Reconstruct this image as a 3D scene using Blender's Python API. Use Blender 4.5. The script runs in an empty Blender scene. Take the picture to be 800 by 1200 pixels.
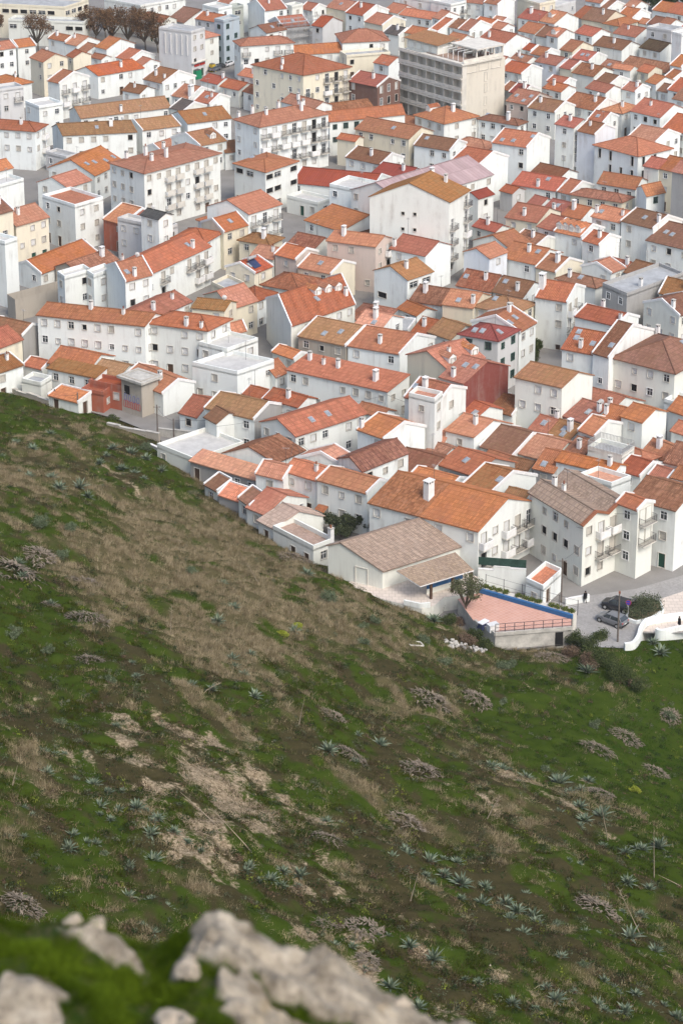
import bpy, bmesh, math, random
import numpy as np
from mathutils import Vector, Matrix
R = math.radians
sc = bpy.context.scene
COL = sc.collection
# ------------------------------------------------------------------ camera, sky, sun, exposure
cd = bpy.data.cameras.new('camera'); cam = bpy.data.objects.new('camera', cd); COL.objects.link(cam)
cam.location = (0, 0, 130); cam.rotation_euler = (R(90-17), 0, 0)
cd.sensor_fit = 'VERTICAL'; cd.sensor_height = 36.0; cd.lens = 75.0; cd.shift_y = -376/1200
cd.clip_start = 0.5; cd.clip_end = 4000
cd.dof.use_dof = True; cd.dof.focus_distance = 300; cd.dof.aperture_fstop = 1.8
sc.camera = cam
wd = bpy.data.worlds.new('World'); sc.world = wd; wd.use_nodes = True
nt = wd.node_tree; bg = nt.nodes['Background']
sky = nt.nodes.new('ShaderNodeTexSky'); sky.sky_type = 'NISHITA'; sky.sun_disc = False
SUN_EL, SUN_AZ = 50, 146
sky.sun_elevation = R(SUN_EL); sky.sun_rotation = R(SUN_AZ); sky.air_density = 1.0; sky.dust_density = 3.6; sky.ozone_density = 1.1
nt.links.new(sky.outputs[0], bg.inputs[0]); bg.inputs[1].default_value = 0.15
sl = bpy.data.lights.new('sun', 'SUN'); so = bpy.data.objects.new('sun', sl); COL.objects.link(so)
sl.energy = 1.1; sl.angle = R(20); sl.color = (1.0, 0.98, 0.94)
az = R(SUN_AZ); el = R(SUN_EL)
sd = Vector((math.sin(az)*math.cos(el), math.cos(az)*math.cos(el), math.sin(el)))
so.rotation_euler = sd.to_track_quat('Z', 'Y').to_euler(); so.location = (0, 0, 300)
sc.view_settings.view_transform = 'Standard'; sc.view_settings.look = 'None'
sc.view_settings.exposure = 0.70; sc.view_settings.gamma = 1.0; sc.view_settings.use_curve_mapping = False
sc.render.engine = 'CYCLES'
sc.cycles.max_bounces = 5; sc.cycles.diffuse_bounces = 3; sc.cycles.glossy_bounces = 2; sc.cycles.transmission_bounces = 2
sc.cycles.transparent_max_bounces = 4; sc.cycles.volume_bounces = 0
sc.cycles.use_denoising = True

# ------------------------------------------------------------------ measured places (metres)
HOUSE_ROWS = [
['A1',17.66,251.01,47.5,11.3,16.31,11.84,7.45,2.49,'b','w','t','bal;split',[[2.96,9.51]],[],[],[3],'big gabled house with white coping above the pink court','house'],
['A2',5.21,245.36,34.4,27.4,11.89,12.46,4.6,2.5,'a','W','m','custom=bungalow;K;asym',[],[],[],[],'low bungalow with mottled brown roof at the foot of the grassy slope','house'],
['A4',31.03,249.66,42.8,-11.1,11.62,9.55,8.95,1,'m','W','m','bal',[[2.79,9.23],[3.21,7.65]],[],[],[0,2],'double-gabled house with iron balconies beside the sloping road','house'],
['A5',38.3,251.85,45.4,0.7,3.42,3.4,9.95,0.71,'b','W','t','wbal',[],[],[],[],'narrow house with two wide dark balconies beside the road','house'],
['A6',43.52,253.95,48.3,6.6,6.7,8.05,8.95,1.69,'b','w','R','',[],[],[],[],'gabled house at the upper end of the sloping road','house'],
['A7',36.17,262.1,39.5,13.5,5.09,3.74,8.45,0,'f','w','p','',[],[],[],[],'white house with salmon roof, just in front of the low house with wide dark windows','house'],
['A8',-3.41,269.49,49.5,5.1,5.7,4.5,6.05,0.95,'b','w','o','',[],[],[],[],'row house joined to its longer twin above the dark bushes','house'],
['A8b',3.47,264.29,45.8,11.2,8.14,5.04,6.55,1.06,'b','w','o','',[],[],[],[],'long row house with small red awning above the dark bushes','house'],
['A20',25.54,243.95,58.2,-15.7,3,5.54,2.57,0,'f','w','p','',[],[],[],[],'low white garage with salmon coping beside the road','house'],
['A21',-40.58,305.49,54.5,4.6,5.81,3,2.57,0.66,'s','w','o','',[],[],[],[],'low shed with a strip of orange tiles at the slope crest','house'],
['A9',-8.03,270.75,64.4,-2.8,4.41,4.59,5.6,0.96,'b','w','o','',[],[],[],[],'white house with bright orange roof, just in front of the two tilted skylights','house'],
['A10',-10.3,264.01,44.3,3.8,3.5,7.71,3.52,1.62,'b','w','r','',[],[],[],[],'cottage with bright ribbed roof at the edge of the slope','house'],
['A11',-9.05,260.59,29.3,11.7,3.29,7.53,3.15,1.58,'b','W','q','',[],[],[],[],'cottage with pale tan roof and dark window by the slope','house'],
['A12',-3.7,254.01,40.7,1.2,8.16,3.6,3.15,0,'f','W','q','',[[3.3,0.3]],[],[],[4],'flat tan terrace with a tall chimney beside the bungalow','terrace'],
['A14',-21.17,282.84,41.7,5.9,7.88,9.14,2.73,0,'f','W','w','',[],[],[],[],'flat roof terrace with ochre parapet below the bare grey gable','house'],
['A15',-9.82,274.38,54.7,1,14.43,3,3.15,0.66,'s','g','p','',[],[],[],[],'grey cement house with salmon roof, just in front of the two tilted skylights','house'],
['A16',-17.31,273.2,51,-11,3,3,2.65,0.66,'s','W','k','',[],[],[],[],'off-white house with brown roof, just in front of the two tilted skylights','house'],
['A17',-13.69,269.61,63,-9.7,4.24,3,2.65,0.66,'s','g','p','',[],[],[],[],'grey cement house with salmon roof, second one in front of the two tilted skylights','house'],
['A18',-12.49,266.41,53.2,-19.7,3,3,3.65,0.66,'s','W','k','',[],[],[],[],'off-white house with brown roof, left of the long row house with small awning','house'],
['B1',-12.88,292.14,51.4,9.3,8.66,6.79,5.55,1.43,'b','w','y','wg=g',[],[],[],[],'house with bare grey cement gable and ochre lichened roof','house'],
['B1b',-18.42,291.6,42.7,-4.4,3,4.63,5.1,0.97,'b','w','k','',[],[],[],[],'white house with brown roof, left of the bare grey cement gable','house'],
['B1c',-6.5,295.5,50.3,4.7,6.19,4.2,6.05,0.88,'b','w','t','',[[1.03,2.58]],[],[],[0],'white house with terracotta roof, just behind the two tilted skylights','house'],
['B1d',-11.89,299.68,50.2,3.6,3.93,3.48,5.55,0.73,'b','w','t','',[],[],[],[],'white house with terracotta roof, just behind the bare grey cement gable','house'],
['B2',-6.66,284.71,39.4,5.5,7.28,13.34,6.05,1.53,'a','w','t','',[],[[4.47,1.65],[7.64,1.77]],[],[],'house with long orange roof and two tilted skylights','house'],
['B3',-9.49,279.68,46.8,19.4,8.08,5.93,4.15,1.7,'a','w','R','',[],[],[],[],'white house with weathered rust roof, just in front of the two tilted skylights','house'],
['B4',0.48,274.84,53.7,12.5,7.51,3.37,5.55,1.58,'a','w','p','',[],[],[],[],'house with salmon pink roof and a white dormer','house'],
['B5',2.83,270.39,43.7,-6,5.36,9.07,7.05,1.12,'a','w','R','',[],[],[],[],'long house with weathered mottled tile roof','house'],
['B6',6.13,282.64,35.5,12.7,5.11,7.4,6.55,1.55,'b','w','t','',[[0.47,4.81]],[],[],[0],'white house with terracotta roof, second one in front of the long recessed-roof building','house'],
['B7',5.8,291.61,48.1,4.4,4.7,3.2,6.05,0.67,'b','w','t','',[],[],[],[],'white house with terracotta roof, just in front of the long recessed-roof building','house'],
['B8',7.01,301.51,49.6,10.4,17.91,5.25,6.05,1.16,'s','w','o','',[[3.43,16.37],[3.09,13.63],[3.02,10.96],[1.85,3.43]],[],[],[0,2,0,1],'long white building with recessed orange roof and four chimneys','house'],
['B9',13.91,290.42,54.1,0.2,5.6,8.04,8.45,1.69,'b','w','r','',[[2.29,3.5]],[[2.18,5.3]],[],[1],'tall house with steep pointed gable and square chimney','house'],
['B9b',13.47,286.6,64.3,-4.9,4.28,3,10.45,0,'f','w','p','',[],[],[],[],'white house with salmon roof, left of the dark red gable wall','house'],
['B10',13.52,311.51,56.1,-1.8,3.42,4.27,4.1,0.9,'b','W','t','',[],[],[],[],'off-white house with terracotta roof, left of the cream house with rounded dormers','house'],
['B11',18.31,297.81,43.7,9.8,4.22,10.01,8.95,2.1,'b','W','t','wg=D',[[0.58,2.33]],[[3.17,2.31],[3.35,0.61]],[],[0],'house whose blank gable wall is painted dark red','house'],
['B12',16.08,302.07,40.6,3.5,8.51,7.7,9.45,1.79,'a','c','o','',[],[],[[1.8,0.72],[6.71,0.93]],[],'cream house with orange roof and rounded dormers','house'],
['B13',9.24,317.16,50.9,14.5,9.05,9.33,6.05,1.96,'b','w','t','',[[1.45,4.38]],[],[],[0],'long house with orange roof and one stubby white chimney','house'],
['B14',0.69,320.92,48.6,11.5,8.91,9.2,6.05,1.93,'b','s','y','',[],[[1.35,5.02],[2.38,2.76]],[],[],'old stone house with ochre lichened roof','house'],
['B17',-7.54,320.1,46.3,0.6,5.02,3.12,4.02,0.66,'b','W','o','',[],[],[],[],'off-white house with bright orange roof, just in front of the three white pointed dormers','house'],
['B17b',-10.33,312.23,50.4,-14.3,5.86,3,4.1,1.23,'a','w','t','',[],[],[],[],'white house with terracotta roof, second one behind the bare grey cement gable','house'],
['C1',-31.6,322.16,59.6,14.4,18.72,5.65,8.95,1.19,'b','w','t','K',[[2.3,10.75],[1.9,4.85]],[],[],[0,2],'long white apartment block above the slope with orange roof','house'],
['C2',-31.99,327.74,56.5,7,6.45,12.18,7.45,1.35,'a','w','t','',[[4.03,1.45],[9.68,1.87]],[],[],[0,2],'white house with terracotta roof, just behind the long white apartment block','house'],
['C3',-21.45,320.22,56,15,10.55,6.05,8.95,1.27,'h','w','t','K',[[0.3,3.82],[0.3,1.21]],[],[],[0,2],'hip roofed end of the long apartment block with two tall chimneys','house'],
['C4',-18.16,316.62,45.6,11.4,5.64,6.79,6.55,0,'f','w','w','',[],[],[],[],'flat-topped white block with grey terrace','house'],
['C4b',-16.18,308.69,43.5,17.3,8.28,7.66,5.81,0,'f','w','w','',[],[],[],[],'lowest flat white block with a parapet terrace and potted clutter','house'],
['C5',-27.52,305.76,44.1,1.4,9.58,6.36,4.02,1.34,'b','w','t','K;bR',[],[],[],[],'house with orange roof and bare white gable behind the graffiti tower','house'],
['C6',-21.8,298.43,58.2,-0.6,3.25,7.48,3.15,1.57,'b','w','r','',[],[],[],[],'white house with reddish roof, right of the bare white gable behind the graffiti tower','house'],
['C7',-30.74,305.33,46.9,4.1,4.36,3.46,5.47,0,'f','s','g','custom=bunker;K',[],[],[],[],'weathered concrete tower with graffiti at the top of the slope','tower'],
['C8',-33.53,307.86,60,3.5,6.73,3,3.58,0,'f','r','r','K',[],[],[],[],'brick red painted house beside the graffiti tower','house'],
['C8b',-36.93,307.19,66.5,-1.1,3.86,3,3,0,'f','r','r','K',[],[],[],[],'brick red house with reddish roof, left of the brick red painted house','house'],
['C9',-38.56,311.55,58.7,4,9.04,3,4.23,0.66,'s','w','y','',[],[],[],[],'white house with ochre roof, left of the brick red painted house','house'],
['C10',-40.15,314.87,61.7,-0.3,7.63,7.34,4.05,1.54,'b','w','t','bR',[],[],[],[],'house with red roof and white coping behind the brick red house','house'],
['C11',-34.97,313.11,57,3.9,5.06,4.95,3.89,1.04,'b','W','y','',[],[],[],[],'off-white house with ochre roof, just behind the brick red painted house','house'],
['C12',-54.12,311.17,45.7,7.6,5.84,5.41,5.1,1.23,'a','w','y','',[],[],[],[],'white house with ochre roof, just in front of the roofless ruin','house'],
['C13',-56.13,318.28,51.1,-0,7.05,7.04,6.05,1.48,'a','c','r','',[],[],[],[],'cream house with reddish roof, just in front of the roofless ruin','house'],
['C14',-51.86,325.54,57.4,2.9,8.27,5.05,6.05,1.06,'b','g','k','wg=g',[],[],[],[],'grey cement house with brown roof, just in front of the roofless ruin','house'],
['C15',-47.75,317.85,56.4,1.8,3.85,3.49,3.15,0.73,'b','W','r','',[],[],[],[],'off-white house with reddish roof, left of the brick red painted house','house'],
['C16',-47.05,310.67,64.7,-3.5,3.68,3.21,3.15,0,'f','W','g','',[],[],[],[],'off-white house with flat grey roof, left of the brick red painted house','house'],
['D1',32.88,296.13,42.7,15.4,7.81,6.97,8.95,1.46,'b','W','y','wall2',[],[],[],[],'three storey house with flat-pitched ochre and pink roof','house'],
['D2',25.85,299.09,56.2,-1.4,4.4,6.93,3.15,1.45,'b','w','k','',[],[],[],[],'white house with brown roof, left of the flat-pitched ochre and pink roof','house'],
['D3',19.93,295.43,40.1,2,3,5.82,4.15,1.22,'b','w','r','',[],[[0.82,0.84]],[],[],'white house with reddish roof, just in front of the dark red gable wall','house'],
['D4',19.33,287.73,39.9,18.5,4.71,7.52,4.6,1.58,'b','w','p','',[],[],[],[],'low house with salmon roof beside the dark red gable','house'],
['D4b',15.05,289.18,69.8,-2.3,3,3,3.15,0.66,'s','w','p','',[],[],[],[],'white house with salmon roof, just behind the huge blank white gable','house'],
['D5',24.84,284.29,47.3,6.4,5.68,9.25,3.15,1.94,'b','W','k','',[],[],[],[],'off-white house with brown roof, just behind the huge blank white gable','house'],
['D6',29.96,282.2,47.5,7.3,5.36,8.11,3.15,1.7,'b','W','t','',[],[],[],[],'off-white house with terracotta roof, left of the low house with wide dark windows','house'],
['D7',29.85,276.19,56.3,1.3,3.14,7.41,4.15,1.56,'b','g','t','',[],[[0.88,1.97]],[],[],'grey cement house with terracotta roof, left of the low house with wide dark windows','house'],
['D8',26.52,279.26,54,4.6,3.51,3.16,3.15,0.66,'b','W','k','',[],[],[],[],'off-white house with brown roof, right of the huge blank white gable','house'],
['D9',18.47,275.15,35.1,16.2,6.13,7.62,4.23,1.6,'b','g','t','',[],[],[],[],'grey cement house with terracotta roof, just behind the huge blank white gable','house'],
['D10',11.32,275.9,49.1,5.7,5.92,9.08,3.1,1.91,'b','W','k','',[],[],[],[],'off-white house with brown roof, right of the long row house with small awning','house'],
['D11',15.35,270.4,47.5,9.6,6.85,3.27,4.73,0.69,'b','w','o','',[],[],[],[],'white house with bright orange roof, left of the huge blank white gable','house'],
['D12',20.17,265.09,41.4,11.9,4.63,8.98,6.05,1.89,'b','w','y','bR',[],[[2.55,0.64]],[],[],'low-roofed house with a huge blank white gable wall','house'],
['D13',14.48,284.51,44.9,2.8,3.23,4.39,2.65,0.92,'b','w','R','',[],[],[],[],'white house with weathered rust roof, just behind the huge blank white gable','house'],
['D14',23.26,281.31,48.7,0.4,3.68,3.08,3.15,0.65,'b','w','t','',[],[],[],[],'white house with terracotta roof, just behind the huge blank white gable','house'],
['D15',24.51,262.94,55,1,3,3,6.05,0.63,'b','w','y','',[],[],[],[],'white house with ochre roof, right of the huge blank white gable','house'],
['D16',29.93,291.37,50.3,-0.6,3,6.78,3.15,1.42,'b','w','r','',[[4.16,0.59]],[[2.02,1.43]],[],[0],'white house with reddish roof, just in front of the flat-pitched ochre and pink roof','house'],
['D17',33.12,289.18,44.5,3.1,4.04,6.66,3.15,1.4,'b','w','y','',[],[[1.84,1.96],[0.89,1.5]],[],[],'white house with ochre roof, left of the roof terrace with iron railing','house'],
['D18',39.67,298.01,41.7,9.2,6.06,8.97,3.47,1.88,'b','w','t','',[[1.79,0.52]],[[2.03,2.54]],[],[0],'white house with terracotta roof, second one left of the white house with tall blank wall','house'],
['D19',36.55,293.31,39.1,7,4.42,7.93,4.23,1.67,'b','w','t','',[[2.71,0.3]],[[1.92,1.58]],[],[0],'white house with terracotta roof, third one left of the white house with tall blank wall','house'],
['D20',36.82,286.04,45.5,-1.5,3.13,6.29,5.47,1.32,'b','w','o','',[],[],[],[],'white house with a small windowed dormer and swept gable','house'],
['D21',34.67,281.76,47.1,-1,3.16,5.68,4.15,1.19,'b','W','R','',[[0.98,1.53]],[],[],[0],'off-white house with weathered rust roof, left of the roof terrace with iron railing','house'],
['D22',39.46,276.62,54.4,1.5,5.4,3.69,6.05,0,'f','W','g','rail',[],[],[],[],'roof terrace ringed by an iron railing','house'],
['D23',37.68,272.72,49.7,9.9,8.58,3.5,5.6,0.73,'b','w','o','wide',[[1.19,1.12]],[],[],[0],'low house with wide dark windows beneath a long orange roof','house'],
['D24',41.82,274.06,43.3,8.8,3.78,5.61,4.6,1.18,'b','w','r','',[],[],[],[],'white house with reddish roof, right of the low house with wide dark windows','house'],
['D25',42.73,278.98,37,9.8,5.45,3.34,4.6,0.7,'h','W','t','',[],[],[],[],'off-white house with terracotta hipped roof, right of the roof terrace with iron railing','house'],
['D26',45.91,280.68,46.9,-3.5,3.78,5.56,4.1,1.17,'b','W','t','',[],[],[],[],'off-white house with terracotta roof, second one right of the roof terrace with iron railing','house'],
['D27',44.96,271.8,48.8,-3,3,4.16,4.73,0.87,'b','W','t','',[],[],[],[],'off-white house with terracotta roof, right of the low house with wide dark windows','house'],
['D28',49.3,274.72,55.9,3.2,4.34,7.81,5.47,1.64,'b','W','R','',[],[],[],[],'off-white house with weathered rust roof, right of the roof terrace with iron railing','house'],
['D29',48.84,269.63,51.6,6.8,3.62,4.39,5.6,0.92,'b','w','t','',[],[],[],[],'white house with terracotta roof, right of the roof terrace with iron railing','house'],
['E1',43.93,288.53,44,5.5,3.64,5.75,6.55,1.21,'b','w','t','bR',[],[],[],[],'white house with a tall blank wall and one paired window','house'],
['E2',40.92,291.05,52.3,1,3,5.59,5.47,1.17,'b','w','t','',[[0.81,2.7]],[],[],[0],'white house with terracotta roof, left of the white house with tall blank wall','house'],
['E3',51.13,293.62,48.8,-2.7,3.17,5.76,5.47,1.21,'b','w','t','',[],[],[],[],'white house with terracotta roof, right of the white house with tall blank wall','house'],
['E3b',51.51,298.3,50.2,-3.3,3.47,3.88,4.6,0,'f','w','w','',[],[],[],[],'white house with flat white roof, right of the white house with tall blank wall','house'],
['E4',50.92,289.37,48.6,-0.9,3,4.24,4.02,0.89,'b','w','t','',[],[],[],[],'white house with terracotta roof, second one right of the white house with tall blank wall','house'],
['E5a',39.49,309.38,59,2.4,5.72,9.26,8.95,1.94,'b','w','r','',[[0.78,2.94]],[[3.8,4.65],[2.5,4.47],[1.91,1.46]],[],[0],'large house with orange roof stepped between white parapets','house'],
['E5b',41.17,307.02,52.8,-4.7,3,14.61,9.45,3.07,'b','w','k','',[],[[2.19,0.91]],[],[],'white house with brown roof, right of the flat-pitched ochre and pink roof','house'],
['E5',50.56,301.93,49.9,3.6,10.94,13.1,8.95,2.3,'h','W','k','dorw=739:412',[[12.8,10.64]],[[8.28,3.5]],[],[0],'large three storey house with hipped brown roof and inset attic window','house'],
['E6',44.24,322.16,45.4,8.7,7.68,5.84,8.95,1.23,'b','w','r','',[[5.54,6.41],[1.36,0.3]],[],[],[0,2],'white house with reddish roof, just in front of the streaked concrete wall','house'],
['E7',48.04,338.7,43.8,-10.3,6.36,15.45,7.95,0,'f','g','g','wg=g',[[5.43,1.68]],[],[],[0],'long flat grey roof over a streaked concrete wall','house'],
['E9',59.14,337.83,61.8,-10.6,6.7,7.61,7.5,1.6,'b','W','y','',[],[],[],[],'off-white house with ochre roof, right of the streaked concrete wall','house'],
['E10',55.64,330.82,39.7,-1.4,7.98,5.2,7.5,1.68,'a','W','k','',[[0.3,1.64]],[],[],[0],'off-white house with brown roof, right of the streaked concrete wall','house'],
['E12',24.58,314.35,53,9.9,6.56,5.93,9.45,1.24,'h','G','c','gw',[],[[1.08,4.61],[1.19,3.35],[2.23,1.04]],[],[],'pale grey house with a pyramid roof of dark red tiles','house'],
['E13',28.36,319.45,55.2,2.4,8.66,5.31,8.95,1.82,'a','w','t','',[[3.3,3.79]],[[0.58,2.05],[2.78,2.38]],[],[0],'white house with terracotta roof, right of the pyramid-roofed grey house','house'],
['E14',28.38,331.63,51.3,7.2,7.31,6.54,7.5,1.37,'h','c','y','',[[0.3,0.71]],[[2.32,4.85]],[],[0],'cream house with ochre hipped roof, just behind the pyramid-roofed grey house','house'],
['E14b',21.91,334.5,62.4,6.4,5.37,7.05,7.5,1.48,'b','c','o','',[[0.94,0.41]],[[1.09,3.03]],[],[0],'cream house with bright orange roof, just behind the pyramid-roofed grey house','house'],
['E15',17.04,342.46,60.1,4.1,5.87,7.7,5.05,1.62,'b','w','R','',[],[],[],[],'house with mossy dark brown tiles below the white gable with three windows','house'],
['E16',12.69,338.65,37.9,2.5,4.7,4.14,4.6,0.87,'b','w','t','',[],[],[],[],'white house with terracotta roof, just in front of the three-windowed white gable','house'],
['E17',11.13,334.37,66.1,3.5,4.67,3.22,3.6,0.71,'s','W','g','',[],[],[],[],'off-white house with flat grey roof, just behind the cream house with rounded dormers','house'],
['E18',6.45,328.5,55.7,2.2,4.92,6.66,5.97,1.4,'b','w','p','',[],[[0.92,1.9]],[],[],'white house with salmon roof, just in front of the three-windowed white gable','house'],
['E19',6.43,335.3,67,-5,6.02,7.23,4.47,1.26,'h','W','R','',[],[],[],[],'off-white house with weathered rust hipped roof, just in front of the three-windowed white gable','house'],
['E20',17.78,325.11,45.4,-0.4,4.93,6.97,5.47,1.46,'b','W','y','',[],[],[],[],'off-white house with ochre roof, left of the pyramid-roofed grey house','house'],
['E21',14.06,329.35,55.2,-1.4,3,6.97,4.6,1.46,'b','W','t','',[[1.59,1.55]],[],[],[0],'off-white house with terracotta roof, just behind the cream house with rounded dormers','house'],
['E22',11.37,348.65,44.7,3.7,7.55,6.42,7.5,1.59,'a','w','y','wide',[],[],[],[],'white gabled house with three dark windows under the eaves','house'],
['E23',14.95,361.38,51.8,3.8,7.44,7.87,7.55,1.65,'b','w','r','bR',[[0.65,7.02]],[],[],[0],'house with dark red roof and bright blank side wall','house'],
['E24',25.59,346.57,60.6,-1.7,6.51,8.05,6.05,1.69,'b','w','R','',[],[[2.21,5.78]],[],[],'white house with weathered rust roof, just in front of the pale blue gabled house','house'],
['E25',30.93,343.54,56.6,0.8,5.8,7.86,6.05,1.65,'b','w','k','',[[1.27,1.7]],[[2.62,4.79]],[],[0],'white house with brown roof, left of the house with glazed verandas','house'],
['E26',37.41,333.42,62.7,0.4,5.63,8.16,8.95,1.71,'b','w','r','bal',[[2.18,5.33]],[],[],[3],'three storey house with glazed verandas and one massive chimney','house'],
['E27',26.51,362.9,47.9,1.2,5.73,5.22,6.55,1.2,'a','b','o','',[],[],[],[],'pale blue gabled house with small twin window','house'],
['E28',31.35,371.54,43.5,4,9.09,5.51,5.1,1.91,'a','w','t','',[],[],[],[],'white house with terracotta roof, right of the pale blue gabled house','house'],
['E29',34.92,363.97,50.8,4,7.32,8.6,5.05,1.81,'b','w','t','',[],[[2.93,1.41]],[],[],'white house with orange roof and tall side window','house'],
['E30',38.35,361.05,45.9,5.4,4.31,7.73,4.6,1.62,'b','c','t','',[],[],[],[],'cream house with terracotta roof, right of the house with tall side window','house'],
['E31',43.93,348.76,48.1,4.1,7.81,4.01,6.05,0.84,'h','w','k','',[[0.91,5.85]],[[1.31,3.86]],[],[0],'white house with brown hipped roof, left of the streaked concrete wall','house'],
['E32',46.82,367.81,44.5,1.3,3.89,5.9,7.5,1.24,'b','w','r','',[[1.56,1.27]],[],[],[0],'tall white box house with small red roof','house'],
['E34',47.88,359.14,46.6,6,6.01,4.19,5.1,1.26,'a','w','o','',[],[],[],[],'white house with bright orange roof, just behind the streaked concrete wall','house'],
['E34b',50.96,362.92,47.7,1.5,4.02,3.49,4.6,0.73,'b','w','r','',[[1.03,0.3]],[],[],[0],'white house with reddish roof, just behind the streaked concrete wall','house'],
['E35',54.79,357.36,44.7,4,5.58,6.75,4.6,1.42,'b','w','k','',[],[],[],[],'white house with brown roof, just behind the streaked concrete wall','house'],
['E36',63.51,367.23,39.4,10.2,9.59,11.4,6.55,2.39,'b','w','k','',[],[[2.83,7.75],[2.56,6.24]],[],[],'broad house with rusty brown roof and small balconies','house'],
['E39',44.38,375.16,48.4,4,5.9,7.22,6.55,1.52,'b','w','o','bal',[],[],[[0.67,5.3],[0.78,4.07],[0.69,2.7],[0.8,1.48]],[],'white house with a row of small dormers under orange tiles','house'],
['E40',39.99,380.26,41,4.8,4.22,7.45,6.05,1.56,'b','w','r','',[],[],[],[],'white house with reddish roof, right of the cream faceted corner house','house'],
['E41',36.09,375.51,40.1,4.7,5.77,6.11,4.6,1.28,'b','W','R','',[],[],[],[],'off-white house with weathered rust roof, just behind the house with tall side window','house'],
['E42',29.09,384.18,47.2,0,5.42,4.1,4.6,0.86,'b','W','r','',[],[],[],[],'off-white house with reddish roof, just behind the pale blue gabled house','house'],
['F1',-8.2,326.02,45.6,-26.5,13.66,14.92,7.5,2.87,'a','W','t','',[[13.75,2.14]],[],[[8.2,4.22],[10.54,4.03],[12.82,3.66]],[0],'cream house with three white pointed dormers in a row','house'],
['F2',-1.81,356.1,52.4,5.4,7,6.92,6,1.45,'b','c','o','bR',[],[],[],[],'house with bright orange roof and a wide cream gable','house'],
['F3',-7.45,351.07,59.1,3.3,7.34,7.31,4.6,1.54,'h','W','R','',[],[],[],[],'off-white house with weathered rust hipped roof, left of the wide cream gable','house'],
['F4',-8.11,362.43,49.3,3.8,4.84,5.89,6.55,1.24,'b','B','o','',[],[],[],[],'rosy beige house with bright orange roof, left of the wide cream gable','house'],
['F5',-12.35,365.36,58.9,2.2,4.67,5.73,5.55,1.2,'b','W','t','',[],[],[],[],'off-white house with terracotta roof, just behind the solar water heater cottage','house'],
['F6',-4.99,369.69,52.7,4.9,5.77,6.19,6.05,1.3,'b','W','R','',[],[],[],[],'off-white house with weathered rust roof, just behind the wide cream gable','house'],
['F7',6.11,362.49,57.2,11.4,9.34,5.64,8.95,1.18,'b','B','o','bal',[],[],[],[],'rosy beige house with a laundry terrace under its orange roof','house'],
['F8',0,380.26,24.3,21,9.63,11.3,6.05,2.37,'b','W','t','',[],[],[],[],'off-white house with terracotta roof, left of the laundry terrace','house'],
['F9',6.35,376.67,44.4,-0.1,4.97,3.56,5.55,0.75,'h','W','k','',[],[],[],[],'off-white house with brown hipped roof, just behind the laundry terrace','house'],
['F10',-13.33,372.16,59.5,3.2,6.31,4.72,6.05,0.99,'h','c','y','',[],[],[],[],'cream house with ochre hipped roof, just behind the solar water heater cottage','house'],
['F11',-17.46,381.69,46.9,11.8,9.4,8.75,8.95,1.97,'a','w','o','bal',[],[],[],[],'white house with glazed attic corner and orange roof','house'],
['F12',-21.78,375.15,45.6,-8,7.32,6.15,7.55,1.54,'a','c','o','',[],[],[],[],'cream house with bright orange roof, just in front of the glazed attic corner','house'],
['F13',-15.38,356.41,51.8,6.1,6.15,4.9,6.05,1.29,'a','c','r','',[],[[0.98,1.68]],[],[],'cream gabled cottage with a solar water heater','house'],
['F14',-18.55,338.04,44.3,-9.2,8.62,5.89,6.05,1.81,'a','c','o','',[],[],[],[],'cream house with bright orange roof, just in front of the solar water heater cottage','house'],
['F14b',-14.64,344.59,53.1,-5.3,5.04,5.38,5.05,1.06,'h','w','t','',[],[],[],[],'white house with terracotta hipped roof, just in front of the solar water heater cottage','house'],
['F15',-19.53,348.49,57,-20.4,5.29,4.8,5.05,0,'f','c','g','',[],[],[],[],'cream house with flat grey roof, just in front of the solar water heater cottage','house'],
['F16',-19.5,334.49,65.2,10,5.66,4.33,7.05,0.91,'b','c','y','',[],[],[],[],'cream house with ochre roof, just in front of the solar water heater cottage','house'],
['F17',-18.23,330.93,37.8,-17.1,4.42,3.14,4.15,0.93,'a','W','o','',[],[],[],[],'off-white house with bright orange roof, left of the three white pointed dormers','house'],
['F19',-36.38,339.39,40.7,-13.7,8.85,5.56,10.45,1.86,'a','w','t','',[[2.2,0.56]],[[1.15,1.73]],[],[0],'white house with terracotta roof, left of the long white balconied block','house'],
['F19b',-34.8,349.68,57.7,-3.5,8.28,20.63,7.45,1.74,'a','w','t','bal',[[16.81,1.14],[4.64,7.98]],[[16.49,2.08]],[],[0,2],'long white block with balconies and a strip of orange roof','house'],
['F19c',-47.29,344.52,44.2,-12.4,3,5.62,8.95,0,'f','w','w','',[],[],[],[],'white house with flat white roof, right of the divided orange roof','house'],
['F19d',-42.42,345.4,50.1,-17.3,3,4.44,8.95,0,'f','w','w','',[],[],[],[],'white house with flat white roof, left of the long white balconied block','house'],
['F20',-54.08,362.99,55.3,-4.5,7.26,15.23,3.6,1.53,'a','w','o','',[],[],[],[],'long low white house with divided orange roof','house'],
['F21',-60.21,375.95,46.8,-1.3,8.17,7.71,8.45,1.72,'a','c','o','',[],[],[],[],'cream apartment house with a flared orange roof','house'],
['F22',-63.23,372.03,48.2,-2,7.57,4.09,11.85,1.59,'a','c','k','',[],[],[],[],'cream house with brown roof, left of the flared orange roof of the cream block','house'],
['F23',-58.91,354.75,51.8,2.5,5.38,3,11.85,0,'f','w','w','bR;bL',[],[],[],[],'tall blank white wall block at the picture edge','house'],
['F24',-56.46,347.86,40.9,-7.9,3.26,11.33,4.02,0,'f','s','k','ruin',[],[],[],[],'roofless ruined stone house','house'],
['F25',-47.17,361.88,50,1.6,5.81,9.8,4.15,1.22,'a','s','R','',[],[],[],[],'collapsing old house with broken tiles','house'],
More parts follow.
